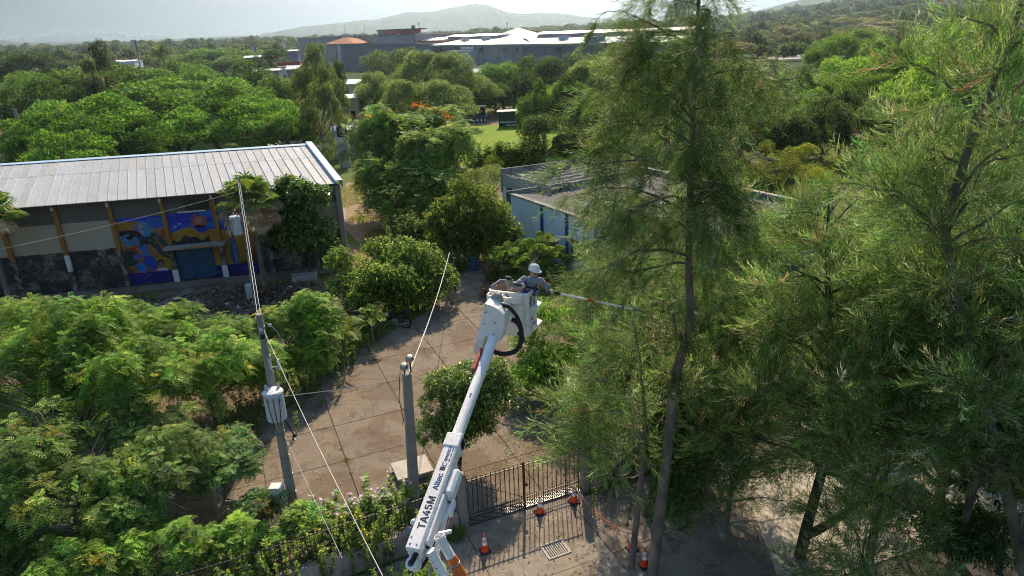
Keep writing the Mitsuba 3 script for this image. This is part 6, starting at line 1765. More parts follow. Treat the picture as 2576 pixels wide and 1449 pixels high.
cone(-1.29, 19.0, "orange traffic cone with white bands at lower left, left of the storm drain")
cone(.72, 20.9, "orange traffic cone standing right in front of the gate's meeting stile")
cone(2.05, 21.45, "shaded traffic cone with the barrier tape tied to it, at the gate's right end")
cone(3.81, 18.84, "traffic cone at the lower end of the barrier tape, beside the slender trunk")
cone(4.08, 18.02, "traffic cone half hidden behind the tallest trunk at the bottom")
TP = thing("barrier_tape", "orange and white barrier tape sagging between two cones", "tape")
for k, (dz, m) in enumerate(((0, "orange_cover"), (.035, "reflective_white"), (-.03, "orange_cover"))):
    p = catenary((2.05 + .01 * k, 21.45, .76 + dz), (3.81, 18.84, .74 + dz), .34 + .05 * k, 14)
    part(TP, "strand", MB().tube(p, .016, 4).get(), m, smooth=True)

# ------------------------------------------------------------------ poles and wires
def pole(name, label, base, h, r0, r1, lean=(0, 0), sides=10):
    t = thing(name, label, "pole")
    x, y = base
    part(t, "shaft", MB().tube([(x, y, -.1), (x + lean[0] * .5, y + lean[1] * .5, h / 2), (x + lean[0], y + lean[1], h)], [r0, (r0 + r1) / 2, r1], sides).get(), "pole_concrete", smooth=30)
    return t


def transformer(parent, c, r, h, toward, big=True):
    """A tank hung on a pole; c bottom centre."""
    c = np.asarray(c, float)
    td = nrm(np.append(toward, 0))
    sd = np.cross(td, [0, 0, 1.0])
    tk = part(parent, "transformer", MB().lathe([(0, .02), (r * .97, 0), (r, .03), (r, h - .05), (r * 1.05, h - .05), (r * 1.05, h), (r * .9, h + .05), (0, h + .09)], c, sides=26).get(), "transformer_grey", smooth=35, label="grey transformer tank")
    for s in (-1, 1):
        part(tk, "bushing", MB().lathe([(.035, 0), (.06, .03), (.035, .06), (.06, .1), (.035, .13), (.055, .17), (.03, .2), (0, .22)], c + sd * r * .62 * s - td * .1 + [0, 0, h + .04], sides=10).get(), "porcelain", smooth=True)
    for s in (-.6, 0, .6):
        b = c + td * r * math.cos(s) + sd * r * math.sin(s) + [0, 0, h - .16]
        part(tk, "terminal", MB().lathe([(.05, 0), (.045, .05), (.02, .1), (0, .11)], b, nrm(td * math.cos(s) + sd * math.sin(s)), 8).get(), "dull_steel", smooth=True)
        part(tk, "lead", MB().tube(bez(b + td * .08, b + td * .14 - [0, 0, .3], c + td * r * 1.02 + sd * r * .5 * s - [0, 0, .1], 7), .014, 5).get(), "cable_black", smooth=True)
    part(parent, "transformer_bracket", MB().box(c - td * (r + .06) + [0, 0, h * .5], (.1, .3, h * .6), np.array([td, sd, [0, 0, 1.0]])).get(), "dull_steel")
    return tk


P1 = pole("utility_pole", "tall concrete utility pole with a grey transformer, nearest on the left of the yard", (-8.46, 21.07), 8.45, .195, .105)
transformer(P1, (-8.26, 20.55, 4.75), .33, 1.05, (.3, -.95))
part(P1, "number_band", MB().tube([(-8.46, 21.07, 4.45), (-8.46, 21.07, 4.62)], .158, 14).get(), "orange_cover", smooth=True, label="orange number band")
for z in (8.0, 7.6, 6.9, 3.9, 2.9, 2.1, 1.3):
    part(P1, "steel_band", MB().tube([(-8.46, 21.07, z - .02), (-8.46, 21.07, z + .02)], .195 - .0107 * z + .012, 12).get(), "dull_steel", smooth=True)
part(P1, "conduit", MB().tube([(-8.24, 20.94, .1), (-8.3, 20.96, 4.4)], .03, 7).get(), "dull_steel", smooth=True)
ar = part(P1, "arrester_arm", MB().tube([(-8.4, 20.98, 6.55), (-8.0, 20.8, 6.6)], .018, 6).get(), "dull_steel")
part(P1, "arrester", MB().lathe([(0, 0), (.06, 0), (.06, .36), (.045, .4), (0, .4)], (-7.98, 20.8, 6.5), sides=10).get(), "porcelain", smooth=40)
part(P1, "fuse_cutout", MB().tube([(-8.36, 20.9, 6.9), (-8.3, 20.86, 6.55), (-8.22, 20.82, 6.4)], [.03, .045, .03], 8).get(), "porcelain", smooth=True)
part(P1, "insulator", MB().lathe([(0, 0), (.07, .02), (.05, .05), (.08, .08), (.05, .1), (0, .13)], (-8.42, 20.92, 7.95), (.2, -.9, .2), 12).get(), "porcelain", smooth=True)
part(P1, "insulator", MB().lathe([(0, 0), (.06, .02), (.045, .05), (.07, .08), (.03, .12), (0, .13)], (-8.2, 21.0, 8.05), (1, 0, .2), 12).get(), "porcelain", smooth=True)
part(P1, "insulator", MB().lathe([(0, 0), (.07, .02), (.05, .05), (.08, .08), (.05, .1), (0, .13)], (-8.42, 20.95, 7.7), (.3, -.9, -.2), 12).get(), "black_print", smooth=True)
for k in range(5):
    part(P1, "cable_loop", MB().tube(bez((-8.1, 20.6, 4.8 + .03 * k), (-7.75 - .04 * k, 20.5, 4.3), (-7.85 + .03 * k, 20.6, 3.95), 8), .013, 5).get(), "cable_black", smooth=True)
part(P1, "cable_loop", MB().tube(bez((-8.5, 20.6, 4.75), (-8.4, 20.5, 3.9), (-7.95, 20.55, 3.85), 8), .013, 5).get(), "cable_black", smooth=True)
part(P1, "jumper", MB().tube(bez((-8.35, 21.0, 8.2), (-7.4, 20.9, 7.7), (-8.2, 20.95, 7.15), 12), .009, 5).get(), "cable_white", smooth=True)
for i in range(4):
    part(P1, "cable_clamp", MB().box((-7.86 + .05 * (i % 2), 20.58 + .03 * i, 3.9 - .04 * i), (.05, .04, .08), None, .008).get(), "reflective_white" if i % 2 else "cable_black")
MBX = part(P1, "meter_cabinet", MB().box((-8.80, 20.72, 1.5), (.42, .3, .68), None, .015).get(), "cabinet_grey", label="pale metal cabinet strapped to the pole")
part(MBX, "cabinet_hood", MB().box((-8.80, 20.7, 1.865), (.46, .36, .03)).get(), "cabinet_grey")
part(MBX, "latch", MB().box((-8.66, 20.56, 1.5), (.03, .03, .1)).get(), "dark_metal")

P2K = thing("lamp_post", "square tapered concrete post with two lamp heads left of the boom", "post")
v = []
RP = np.array([[.93, .37, 0], [-.37, .93, 0], [0, 0, 1.0]])
for z, w, dx in ((-.1, .36, 0), (6.05, .27, .22)):
    v += [np.array([-3.96 + dx, 21.03, z]) + (np.array([a * w / 2, b * w / 2, 0]) @ RP) for a, b in ((-1, -1), (1, -1), (1, 1), (-1, 1))]
part(P2K, "shaft", hull(v), "pole_concrete")
for dx, dy, z in ((-3.8, 20.95, 6.32), (-3.62, 21.2, 6.5)):
    lh = part(P2K, "lamp_head", MB().lathe([(0, .17), (.09, .15), (.14, .08), (.15, 0), (.0, -.02)], (dx, dy, z), (.1, -.25, 1), 14).get(), "dull_steel", smooth=35)
    part(lh, "stem", MB().tube([(dx, dy, z - .02), (dx, dy, 6.0)], .03, 6).get(), "dark_metal")
part(P2K, "cable", MB().tube([(-3.95, 20.86, 6.1), (-4.06, 20.84, 5.2), (-3.98, 20.84, 4.3), (-4.05, 20.84, 4.1)], .014, 5).get(), "cable_black", smooth=True)

P3 = pole("utility_pole", "concrete utility pole with a white transformer in front of the warehouse mural", (-17.47, 43.36), 8.85, .2, .1, (.28, .1))
transformer(P3, (-17.75, 43.1, 5.2), .32, 1.15, (-.6, -.8))
P3c = thing("utility_cabinet", "small pale cabinet on the ground left of the warehouse utility pole", "cabinet")
part(P3c, "box", MB().box((-18.2, 44.5, .6), (.45, .35, 1.2), None, .02).get(), "cabinet_grey")
part(P3c, "door", MB().box((-18.2, 44.31, .62), (.38, .02, 1.0)).get(), "transformer_grey")
pole("utility_pole", "plain pale pole beside the rusty roof at the left edge", (-83.2, 120.2), 7.5, .35, .28)
pole("utility_pole", "plain pole half hidden in the ficus trees at the left", (-79.9, 121.8), 8.8, .35, .28)
pole("utility_pole", "thin grey pole by the track among small feathery trees", (-24.8, 100), 8.3, .16, .12)
for a, b, s, r, lb in (((-17.24, 43.45, 8.75), (-8.5, 21.05, 8.4), .25, .009, "upper white cable from the warehouse pole to the near pole"), ((-17.14, 43.4, 8.5), (-8.4, 21.05, 8.2), .25, .009, "lower white cable from the warehouse pole to the near pole"),
                       ((-8.3, 20.85, 7.95), (-.4, 6.0, 7.5), .35, .009, "white cable running from the near pole down to the bottom of the picture"), ((-8.2, 20.75, 3.9), (-5.35, 16.2, 2.5), .0, .009, "white guy cable slanting from the transformer to the bottom edge"),
                       ((-8.3, 20.9, 5.4), (-4.05, 20.98, 5.85), .05, .012, "thin grey cable between the near pole and the lamp post"), ((-3.7, 21.1, 6.0), (-4.13, 44.0, 3.1), .35, .021, "thick pale cable running back from the lamp post over the yard"),
                       ((-17.5, 43.3, 7.9), (-34, 30, 7.0), .4, .01, "thin cable leaving the warehouse pole to the left")):
    wire("cable", a, b, s, r, "cable_white", lb, "cable")

# ------------------------------------------------------------------ palms and garden plants
def fan_palm(name, label, base, h, n, R, seed, dead=.3, trunk_r=.16, lean=(0, 0)):
    rng = np.random.default_rng(seed)
    t = thing(name, label, "palm", None)
    b = np.append(np.asarray(base, float), 0)
    top = b + [lean[0], lean[1], h]
    part(t, "trunk", MB().tube(bez(b, (b + top) / 2 + [lean[0] * .1, 0, 0], top, 7), trunk_r * np.linspace(1.25, .8, 7), 9).get(), "bark_grey", smooth=True)
    f, g, st = Fol(), Fol(), MB()
    for i in range(n):
        q = (i + .5) / n
        el = math.radians(78 - 128 * q ** 1.1 + rng.uniform(-8, 8))
        a = i * 2.4 + rng.uniform(-.3, .3)
        d = np.array([math.cos(a) * math.cos(el), math.sin(a) * math.cos(el), math.sin(el)])
        L = R * rng.uniform(.45, .62)
        tip = top + d * L - [0, 0, .12 * L]
        st.tube(bez(top, top + d * L * .5 + [0, 0, .05], tip, 4), .018, 4, caps=False)
        s, u = frame(d)
        m = 30
        ph = np.linspace(-1.9, 1.9, m)
        D = nrm(np.cos(ph)[:, None] * d + np.sin(ph)[:, None] * s - 0.12 * np.abs(np.sin(ph))[:, None] * u)
        ln = R * .58 * (0.75 + .25 * np.cos(ph)) * rng.uniform(.92, 1.08, m)
        old = q > 1 - dead
        pal = [(.3, .23, .13), (.22, .16, .09), (.36, .3, .19)] if old else [(.07, .12, .02), (.09, .15, .025), (.13, .17, .03)]
        C = np.tile(tones(rng, 1, pal, .12), (m, 1)) * np.exp(rng.normal(0, .06, (m, 1)))
        P = np.repeat(tip[None], m, 0)
        M = P + D * ln[:, None] * .6
        f.leaves(P, D, np.tile(u, (m, 1)), ln * .65, .075 * R, C, .25, .9)
        E = nrm(D + [0, 0, -.9 if not old else -1.6])
        f.leaves(M, E, np.tile(u, (m, 1)), ln * .45, .06 * R, C, .2, .3)
    part(t, "stalks", st.get(), "bark_grey")
    labels[t + "__stalks"] = {"kind": "stuff"}
    f.place(numbered(t + "__crown"), "leaf")
    return t


fan_palm("fan_palm", "fan palm with a skirt of dead fronds in front of the mural", (-17.9, 46.6), 6.3, 34, 2.3, 71, .4)
fan_palm("fan_palm", "fan palm cut by the left edge beside the warehouse", (-34.7, 44.3), 7.0, 26, 2.2, 72, .3)
for k, (x, y, h, R_, lb) in enumerate(((.4, 47.2, 1.5, 1.5, "low fan palm at the left of the group by the pale blue wall"), (1.8, 46.6, 1.7, 1.6, "bushy fan palm in the middle of the group by the pale blue wall"), (3.2, 46.4, 1.3, 1.4, "fan palm nearest the navy pilaster of the pale blue wall"), (-.6, 46.4, 1.5, 1.4, "short fan palm beside the crotons"), (2.5, 48.1, 2.0, 1.3, "fan palm rising close against the pale blue wall"), (.9, 45.6, 1.2, 1.3, "lowest fan palm in front of its group, behind the bucket"))):
    fan_palm("fan_palm", lb, (x, y), h, 18, R_, 73 + k, .08, .1)


def areca(name, label, base, n, R, seed, stems=3, h=1.6):
    rng = np.random.default_rng(seed)
    t = thing(name, label, "palm")
    f = Fol()
    for k in range(stems):
        b = np.array([base[0] + rng.uniform(-.45, .45), base[1] + rng.uniform(-.4, .4), 0])
        top = b + [rng.uniform(-.3, .3), rng.uniform(-.2, .2), h * rng.uniform(.75, 1.15)]
        part(t, "stem", MB().tube(bez(b, (b + top) / 2, top, 5), np.linspace(.075, .05, 5), 8).get(), "bark_pale", smooth=True)
        a = np.arange(n) * 2.4 + rng.uniform(0, 6)
        el = rng.uniform(.5, 1.35, n)
        D = np.stack([np.cos(a) * np.cos(el), np.sin(a) * np.cos(el), np.sin(el)], 1)
        f.fronds(np.repeat(top[None], n, 0), D, R * rng.uniform(.8, 1.15, n), 26, .42, .045, .55, tones(rng, n, [(.11, .17, .03), (.085, .14, .025), (.2, .2, .035)], .15, [.5, .4, .1]), vee=.25, swept=.6, t0=.12)
    f.place(numbered(t + "__crown"), "leaf")
    return t


areca("areca_palm", "feather palm with arching fronds between the thicket and the round clipped tree", (-9.5, 34.8), 9, 1.75, 81, 3, 1.9)
areca("areca_palm", "second feather palm behind and right of the first, in the shade", (-8.7, 36.6), 8, 1.5, 82, 2, 1.5)


def garden(name, label, cat, spots, seed, h, per, L, W, pal, bsdf="leaf", droop=.5, stem="bark_grey", tip=None, group=None, spread=1.0):
    """An upright leafy plant of several stems."""
    rng = np.random.default_rng(seed)
    t = thing(name, label, cat, group)
    f, mb = Fol(), MB()
    for x, y in spots:
        hh = h * rng.uniform(.7, 1.15)
        b = np.array([x, y, .02])
        tp = b + [rng.normal(0, .12 * hh), rng.normal(0, .12 * hh), hh]
        ln = bez(b, (b + tp) / 2 + rng.normal(0, .05, 3), tp, 6)
        mb.tube(ln, np.linspace(.016, .005, 6), 5, caps=False)
        s = rng.uniform(.15, 1, per)
        P = np.stack([np.interp(s, np.linspace(0, 1, 6), ln[:, k]) for k in range(3)], 1)
        a = rng.uniform(0, 6.28, per)
        D = np.stack([np.cos(a) * spread, np.sin(a) * spread, rng.uniform(-.1, .7, per) - droop * .4], 1)
        C = tones(rng, per, pal, .2)
        if tip is not None:
            C[s > .85] = tones(rng, int((s > .85).sum()), tip, .2)
        f.leaves(P, D, np.tile([0, 0, 1.0], (per, 1)) + rng.normal(0, .3, (per, 3)), L * rng.uniform(.6, 1.2, per), W * rng.uniform(.7, 1.2, per), C)
    part(t, "stems", mb.get(), stem)
    labels[t + "__stems"] = {"kind": "stuff"}
    f.place(numbered(t + "__leaves"), bsdf)
    return t


rng = np.random.default_rng(90)
line = lambda n, p, q, w: [(p[0] + (q[0] - p[0]) * u + rng.normal(0, w), p[1] + (q[1] - p[1]) * u + rng.normal(0, w)) for u in rng.uniform(0, 1, n)]
GRN = [(.1, .18, .03), (.13, .22, .035), (.075, .14, .025)]
garden("mallow_plant", "tall light green flowering plants inside the railing, left of the lamp post", "plant", line(46, (-7.0, 19.5), (-4.2, 20.6), .35), 91, 1.9, 60, .2, .14, GRN, tip=[(.45, .35, .42), (.14, .24, .04)])
garden("mallow_plant", "leafy weeds growing round the lamp post's foot", "plant", line(26, (-5.0, 21.2), (-3.0, 21.9), .35), 92, .9, 40, .16, .11, GRN)
garden("fence_vine", "tangled vine spilling over the railing in the lower left", "vine", line(110, (-9.4, 16.9), (-4.4, 19.2), .42), 93, 1.9, 75, .13, .075, [(.085, .15, .03), (.11, .19, .035), (.06, .11, .03), (.2, .22, .05)], tip=[(.12, .2, .04), (.13, .22, .04), (.11, .19, .04), (.15, .22, .04), (.5, .4, .04)], spread=1.3)
garden("fence_vine", "paler vine on the railing at the far bottom left", "vine", line(90, (-13.5, 14.8), (-8.6, 17.4), .45), 94, 1.7, 70, .13, .07, [(.08, .13, .04), (.11, .18, .045), (.15, .19, .07)], spread=1.3)
garden("weed_clump", "green weed clump at the foot of the left gate post", "plant", line(16, (-2.5, 19.6), (-2.05, 19.75), .1), 95, .55, 60, .1, .04, GRN)
garden("shrub", "bright leafy shrub at the bottom edge below the boom elbow", "shrub", line(34, (-3.9, 17.0), (-2.7, 17.4), .25), 96, 1.15, 60, .13, .06, [(.12, .21, .03), (.15, .25, .04)])
garden("croton_shrub", "croton with red and yellow leaves beside the yard's far end", "shrub", line(20, (-1.9, 45.4), (-1.0, 45.8), .25), 97, 2.0, 60, .22, .07, [(.09, .1, .02), (.16, .06, .03), (.2, .15, .03), (.05, .07, .02)])
garden("shrub", "reddish low shrub under the bucket at the yard's far end", "shrub", line(14, (-2.0, 43.0), (-1.3, 43.4), .25), 98, .9, 50, .2, .07, [(.09, .07, .03), (.12, .06, .04), (.07, .09, .02)])
garden("shrub", "potted shrubs and undergrowth in the shade below the round clipped tree", "shrub", line(60, (-11.0, 37.5), (-5.5, 42.5), .5), 99, .8, 40, .2, .08, [(.06, .1, .02), (.08, .12, .03)])
garden("undergrowth", "undergrowth below the vine thicket, beyond the gate's right end", "shrub", line(120, (3.0, 22.8), (8.5, 25.5), .9), 100, 1.5, 55, .14, .065, [(.05, .09, .02), (.075, .12, .025), (.035, .06, .02)])
garden("undergrowth", "undergrowth along the yard's left edge below the thicket", "shrub", line(170, (-16.5, 20.5), (-9.6, 33.6), .9), 101, 1.3, 50, .16, .08, [(.08, .14, .025), (.11, .18, .03), (.06, .1, .025)])
garden("undergrowth", "leafy plants crowding the yard's left edge between the palms and the motorcycle", "shrub", line(70, (-10.3, 32.6), (-8.3, 37.6), .35), 105, 1.2, 50, .2, .1, [(.08, .14, .025), (.11, .18, .03), (.06, .1, .025)])
garden("undergrowth", "dark leafy plants in front of the fan palms by the pale blue wall", "shrub", line(70, (-1.6, 46.8), (4.0, 44.0), .5), 106, 1.3, 50, .22, .1, [(.07, .12, .025), (.1, .16, .03), (.05, .09, .02)])
garden("undergrowth", "green thicket closing the view between the flame tree and the blue building", "thicket", line(150, (-9.0, 56.5), (-2.0, 56.0), 1.2), 107, 2.6, 60, .3, .16, [(.08, .14, .025), (.11, .18, .03), (.06, .11, .025)])
garden("undergrowth", "low weeds along the far end of the yard below the olive tree", "shrub", line(70, (-6.2, 48.6), (-3.4, 49.6), .5), 108, 1.2, 50, .22, .1, [(.07, .12, .025), (.1, .16, .03)])
garden("hedge", "leafy hedge of large bright leaves along the front of the lawn", "hedge", line(120, (-4.5, 88), (4.2, 87), .8), 102, 3.2, 60, .5, .34, [(.11, .18, .02), (.16, .22, .025), (.07, .13, .02)])
garden("seedling", "bright seedlings sprouting from the low roof in front of the blue-grey parapet", "plant", [(14.1, 40.3), (14.5, 40.6), (15.9, 40.1), (16.3, 39.9), (15.2, 40.2)], 103, 5.6, 70, .35, .16, GRN)
garden("leafy_sapling", "yellow-green leafy sapling near the right edge, among the casuarinas", "tree", line(9, (16.2, 27.4), (17.6, 27.8), .4), 104, 10.6, 170, .26, .17, [(.17, .24, .025), (.13, .2, .02)])

# ------------------------------------------------------------------ things in the yard and beyond
MC = thing("motorcycle", "dark motorcycle with a red-lit top box parked in the shade of the round clipped tree", "motorcycle")
mo = np.array([-7.2, 38.7, .06])
mx, my = nrm([1.0, -.12, 0]), nrm([.12, 1.0, 0])
mp = lambda a, b, z: mo + mx * a + my * b + np.array([0, 0, z])
for a in (-.66, .62):
    w = part(MC, "wheel", MB().tube([mp(a + .29 * math.cos(q), 0, .3 + .29 * math.sin(q)) for q in np.linspace(0, 2 * np.pi, 25)], .045, 7, caps=False).get(), "rubber", smooth=True)
    part(w, "rim", MB().tube([mp(a + .235 * math.cos(q), 0, .3 + .235 * math.sin(q)) for q in np.linspace(0, 2 * np.pi, 25)], .015, 5, caps=False).get(), "steel", smooth=True)
    part(w, "hub", MB().lathe([(0, .07), (.05, .07), (.05, -.07), (0, -.07)], mp(a, 0, .3), my, 10).get(), "dull_steel")
part(MC, "fork", MB().tube([mp(-.66, .07, .3), mp(-.42, .07, .98)], .02, 6).tube([mp(-.66, -.07, .3), mp(-.42, -.07, .98)], .02, 6).get(), "steel", smooth=True)
part(MC, "handlebar", MB().tube([mp(-.3, -.34, 1.02), mp(-.4, -.18, 1.04), mp(-.42, 0, 1.0), mp(-.4, .18, 1.04), mp(-.3, .34, 1.02)], .013, 6).get(), "steel", smooth=True)
part(MC, "headlight", MB().lathe([(0, .08), (.08, .06), (.09, 0), (0, -.06)], mp(-.54, 0, .9), -mx, 14).get(), "reflective_white", smooth=True)
part(MC, "front_mudguard", MB().tube([mp(-.66 + .35 * math.cos(q), 0, .3 + .35 * math.sin(q)) for q in np.linspace(.7, 2.6, 8)], .06, 6).get(), "black_print", smooth=True)
part(MC, "fuel_tank", hull([mp(a, b, z) for a, z, w in ((-.38, .82, .1), (-.3, .92, .11), (.02, .88, .12), (.06, .74, .1), (-.3, .68, .09)) for b in (-w, w)]), "black_print")
part(MC, "engine", MB().box(mp(-.08, 0, .42), (.34, .26, .3), np.array([mx, my, [0, 0, 1.0]]), .04).get(), "dull_steel")
part(MC, "seat", hull([mp(a, b, z) for a, z in ((.06, .78), (.06, .7), (.62, .84), (.62, .74)) for b in (-.12, .12)]), "rubber")
part(MC, "rear_mudguard", MB().tube([mp(.62 + .35 * math.cos(q), 0, .3 + .35 * math.sin(q)) for q in np.linspace(.2, 2.0, 7)], .06, 6).get(), "black_print", smooth=True)
part(MC, "top_box", MB().box(mp(.78, 0, 1.02), (.36, .4, .3), np.array([mx, my, [0, 0, 1.0]]), .05).get(), "black_print")
part(MC, "reflector", MB().box(mp(.965, -.08, 1.02), (.02, .22, .1), np.array([mx, my, [0, 0, 1.0]])).get(), "signal_red")
part(MC, "tail_light", MB().box(mp(.93, 0, .76), (.06, .14, .07), np.array([mx, my, [0, 0, 1.0]]), .01).get(), "signal_red")
part(MC, "exhaust", MB().tube([mp(-.1, -.15, .3), mp(.2, -.16, .26), mp(.75, -.17, .36)], [.02, .035, .045], 8).get(), "steel", smooth=True)
part(MC, "mirror", MB().tube([mp(-.38, -.2, 1.04), mp(-.36, -.25, 1.2)], .008, 5).box(mp(-.36, -.27, 1.24), (.03, .12, .08), np.array([mx, my, [0, 0, 1.0]]), .01).get(), "steel")
part(MC, "kick_stand", MB().tube([mp(.05, -.08, .28), mp(.12, -.26, .01)], .012, 5).get(), "steel")

BR_ = thing("barrel", "blue plastic barrel in the shade at the yard's far end", "barrel")
part(BR_, "shell", MB().lathe([(.0, .0), (.27, 0), (.29, .05), (.29, .3), (.305, .32), (.29, .34), (.29, .6), (.305, .62), (.29, .64), (.28, .9), (.26, .92), (.25, .9), (.25, .3), (0, .28)], (-2.8, 48.9, .06), sides=20).get(), "navy_barrel" if "navy_barrel" in scene else plain("navy_barrel", (.02, .09, .17), .5, .35), smooth=35)
part(BR_, "broom", MB().tube([(-2.95, 48.9, .4), (-3.2, 49.1, 1.9)], .02, 5).get(), "bark_pale")
for k, (x, y, h) in enumerate(((-3.95, 44.4, 2.6), (-4.35, 44.2, 2.5))):
    solo("wooden_post", MB().tube([(x, y, 0), (x + .03, y, h)], .07, 7).get(), "bark_pale" if k else "bark_grey", "weathered post at the yard's edge, " + ("left" if k else "right") + " one of two beside the clipped tree", "post", smooth=30)
railing("low_railing", "small black garden railing behind the crotons", [(-1.9, 46.3), (.2, 46.6)], 0, 1.0, .17) if False else None
RL = thing("low_railing", "small black garden railing behind the crotons", "railing")
R2, L2 = seg((-1.9, 46.2), (.2, 46.6))
for z in (.15, 1.0):
    part(RL, "rail", MB().box((-.85, 46.4, z), (L2, .03, .03), R2).get(), "fence_iron")
for k in range(13):
    bar(RL, -1.9 + 2.1 * k / 12, 46.2 + .4 * k / 12, .02, 1.0, R2, .02)
ST = thing("ladder_grate", "long metal ladder lying across the rubble", "ladder")
for o in (-.2, .2):
    part(ST, "stringer", MB().tube([(-24.0 + o, 42.3 - o * .3, .45), (-22.9 + o, 45.7 - o * .3, .5)], .04, 5).get(), "dull_steel")
for k in range(16):
    u = (k + .5) / 16
    part(ST, "rung", MB().tube([(-24.0 - .2 + 1.1 * u, 42.36 + 3.4 * u, .46), (-24.0 + .2 + 1.1 * u, 42.24 + 3.4 * u, .46)], .02, 4).get(), "dull_steel")

# litter: rubble heap, fallen leaves
rng = np.random.default_rng(120)
mb, cols = MB(), []
hv, hf, hc = [], [], []
n0 = 0
for i in range(2600):
    hx, hy, sp = ((-24.5, 42.5, 2.6), (-17.2, 45.2, 2.6), (-28, 41, 3), (-20, 41, 3))[rng.choice(4, p=[.42, .3, .14, .14])]
    x, y = hx + rng.normal(0, sp), hy + rng.normal(0, 1.3)
    if y > 47.4 or x < -36 or (x > -14 and y < 40):
        continue
    z = .45 * math.exp(-(((x - hx) / 2.4) ** 2 + ((y - hy) / 1.2) ** 2)) * rng.uniform(.2, 1)
    s = rng.uniform(.06, .26) * np.array([rng.uniform(.6, 2.4), 1, rng.uniform(.15, .6)])
    Q, _ = np.linalg.qr(rng.normal(size=(3, 3)))
    b = np.array([[a_, b_, c_] for a_ in (-1, 1) for b_ in (-1, 1) for c_ in (-1, 1)]) * s / 2 * rng.uniform(.6, 1, (8, 1)) @ Q + [x, y, z + .05]
    hv.append(b)
    hf.append(np.array([[0, 1, 3], [0, 3, 2], [4, 6, 7], [4, 7, 5], [0, 4, 5], [0, 5, 1], [2, 3, 7], [2, 7, 6], [0, 2, 6], [0, 6, 4], [1, 5, 7], [1, 7, 3]]) + n0)
    n0 += 8
    hc.append(np.repeat(tones(rng, 1, [(.12, .08, .055), (.07, .055, .045), (.2, .16, .12), (.16, .09, .05), (.34, .34, .33), (.26, .05, .03)], .3, [.34, .32, .16, .12, .05, .01]), 8, 0))
scene["matte_vertex"] = {"type": "twosided", "bsdf": {"type": "principled", "base_color": {"type": "mesh_attribute", "name": "vertex_color"}, "roughness": .9, "specular": .15}}
taken.add("matte_vertex")
solo("rubble", (np.vstack(hv), np.vstack(hf)), "matte_vertex", "rubble and rubbish heaped in front of the warehouse", "rubble", color=np.vstack(hc), kind="stuff")
f = Fol()
n = 6500
yp = Polygon(YARD).union(Polygon(WALK))
p = np.column_stack([rng.uniform(-16, 14, n * 3), rng.uniform(10, 48, n * 3)])
dens = meshkit.fbm(np.column_stack([p * .5, np.zeros(len(p))]), 3)
from shapely import contains_xy
p = p[contains_xy(yp, p[:, 0], p[:, 1]) & (dens + rng.uniform(-.25, .25, len(p)) > .5)][:n]
P = np.column_stack([p, rng.uniform(.083, .1, len(p))])
f.leaves(P, np.column_stack([rng.normal(size=(len(p), 2)), rng.normal(0, .12, len(p))]), np.tile([0, 0, 1.0], (len(p), 1)) + rng.normal(0, .2, (len(p), 3)), rng.uniform(.05, .13, len(p)), rng.uniform(.03, .06, len(p)), tones(rng, len(p), [(.22, .15, .055), (.14, .09, .045), (.3, .22, .08), (.09, .065, .04)], .2))
k = thing("fallen_leaves", "dry leaves scattered over the yard and pavement", "leaves", kind="stuff")
f.place(k, "leaf")
# rough grass on the verge
f = Fol()
n = 16000
vp = Polygon([(-19, 46.8), (-8.6, 47.5), (-7.5, 62), (-6, 86), (-24, 86), (-19, 66), (-13.2, 60), (-12.6, 51)])
p = np.column_stack([rng.uniform(-24, -6, n * 2), rng.uniform(47, 86, n * 2)])
p = p[contains_xy(vp, p[:, 0], p[:, 1]) & (meshkit.fbm(np.column_stack([p * .35, np.zeros(len(p))]), 3, 5) > .5)]
f.leaves(np.column_stack([p, np.zeros(len(p))]), np.column_stack([rng.normal(0, .5, (len(p), 2)), np.ones(len(p))]), rng.normal(size=(len(p), 3)), rng.uniform(.15, .45, len(p)), .06, tones(rng, len(p), [(.12, .16, .03), (.22, .2, .07), (.09, .13, .025)], .2), .1)
k = thing("grass_tufts", "rough grass along the dirt track", "grass", kind="stuff")
f.place(k, "leaf")

# weeds in the paving joints
f = Fol()
rng = np.random.default_rng(150)
gx_, gy_ = gd, np.array([-gd[1], gd[0]])
o_ = np.array([-2.0, 20.5])
tufts = []
for _ in range(900):
    i, j, u = rng.integers(-5, 5), rng.integers(-1, 10), rng.uniform()
    q_ = o_ + gx_ * 3.3 * (i + (u if rng.random() < .5 else 0)) + gy_ * 3.0 * j
    if rng.random() < .5:
        q_ = o_ + gx_ * 3.3 * i + gy_ * 3.0 * (j + u)
    if contains_xy(Polygon(YARD).buffer(-.2), q_[0], q_[1]) and meshkit.fbm(np.array([q_[0] * .6, q_[1] * .6, 2.0]), 3) > .47:
        tufts.append(q_)
P = np.repeat(np.array(tufts), 12, 0) + rng.normal(0, .05, (len(tufts) * 12, 2))
n = len(P)
f.leaves(np.column_stack([P, np.full(n, .05)]), np.column_stack([rng.normal(0, .8, (n, 2)), rng.uniform(.3, 1, n)]), rng.normal(size=(n, 3)), rng.uniform(.05, .16, n), .03, tones(rng, n, [(.08, .12, .03), (.16, .15, .06), (.2, .16, .08)], .2), .1)
f.place(thing("joint_weeds", "weeds growing in the joints of the yard's slabs", "weeds", kind="stuff"), "leaf")
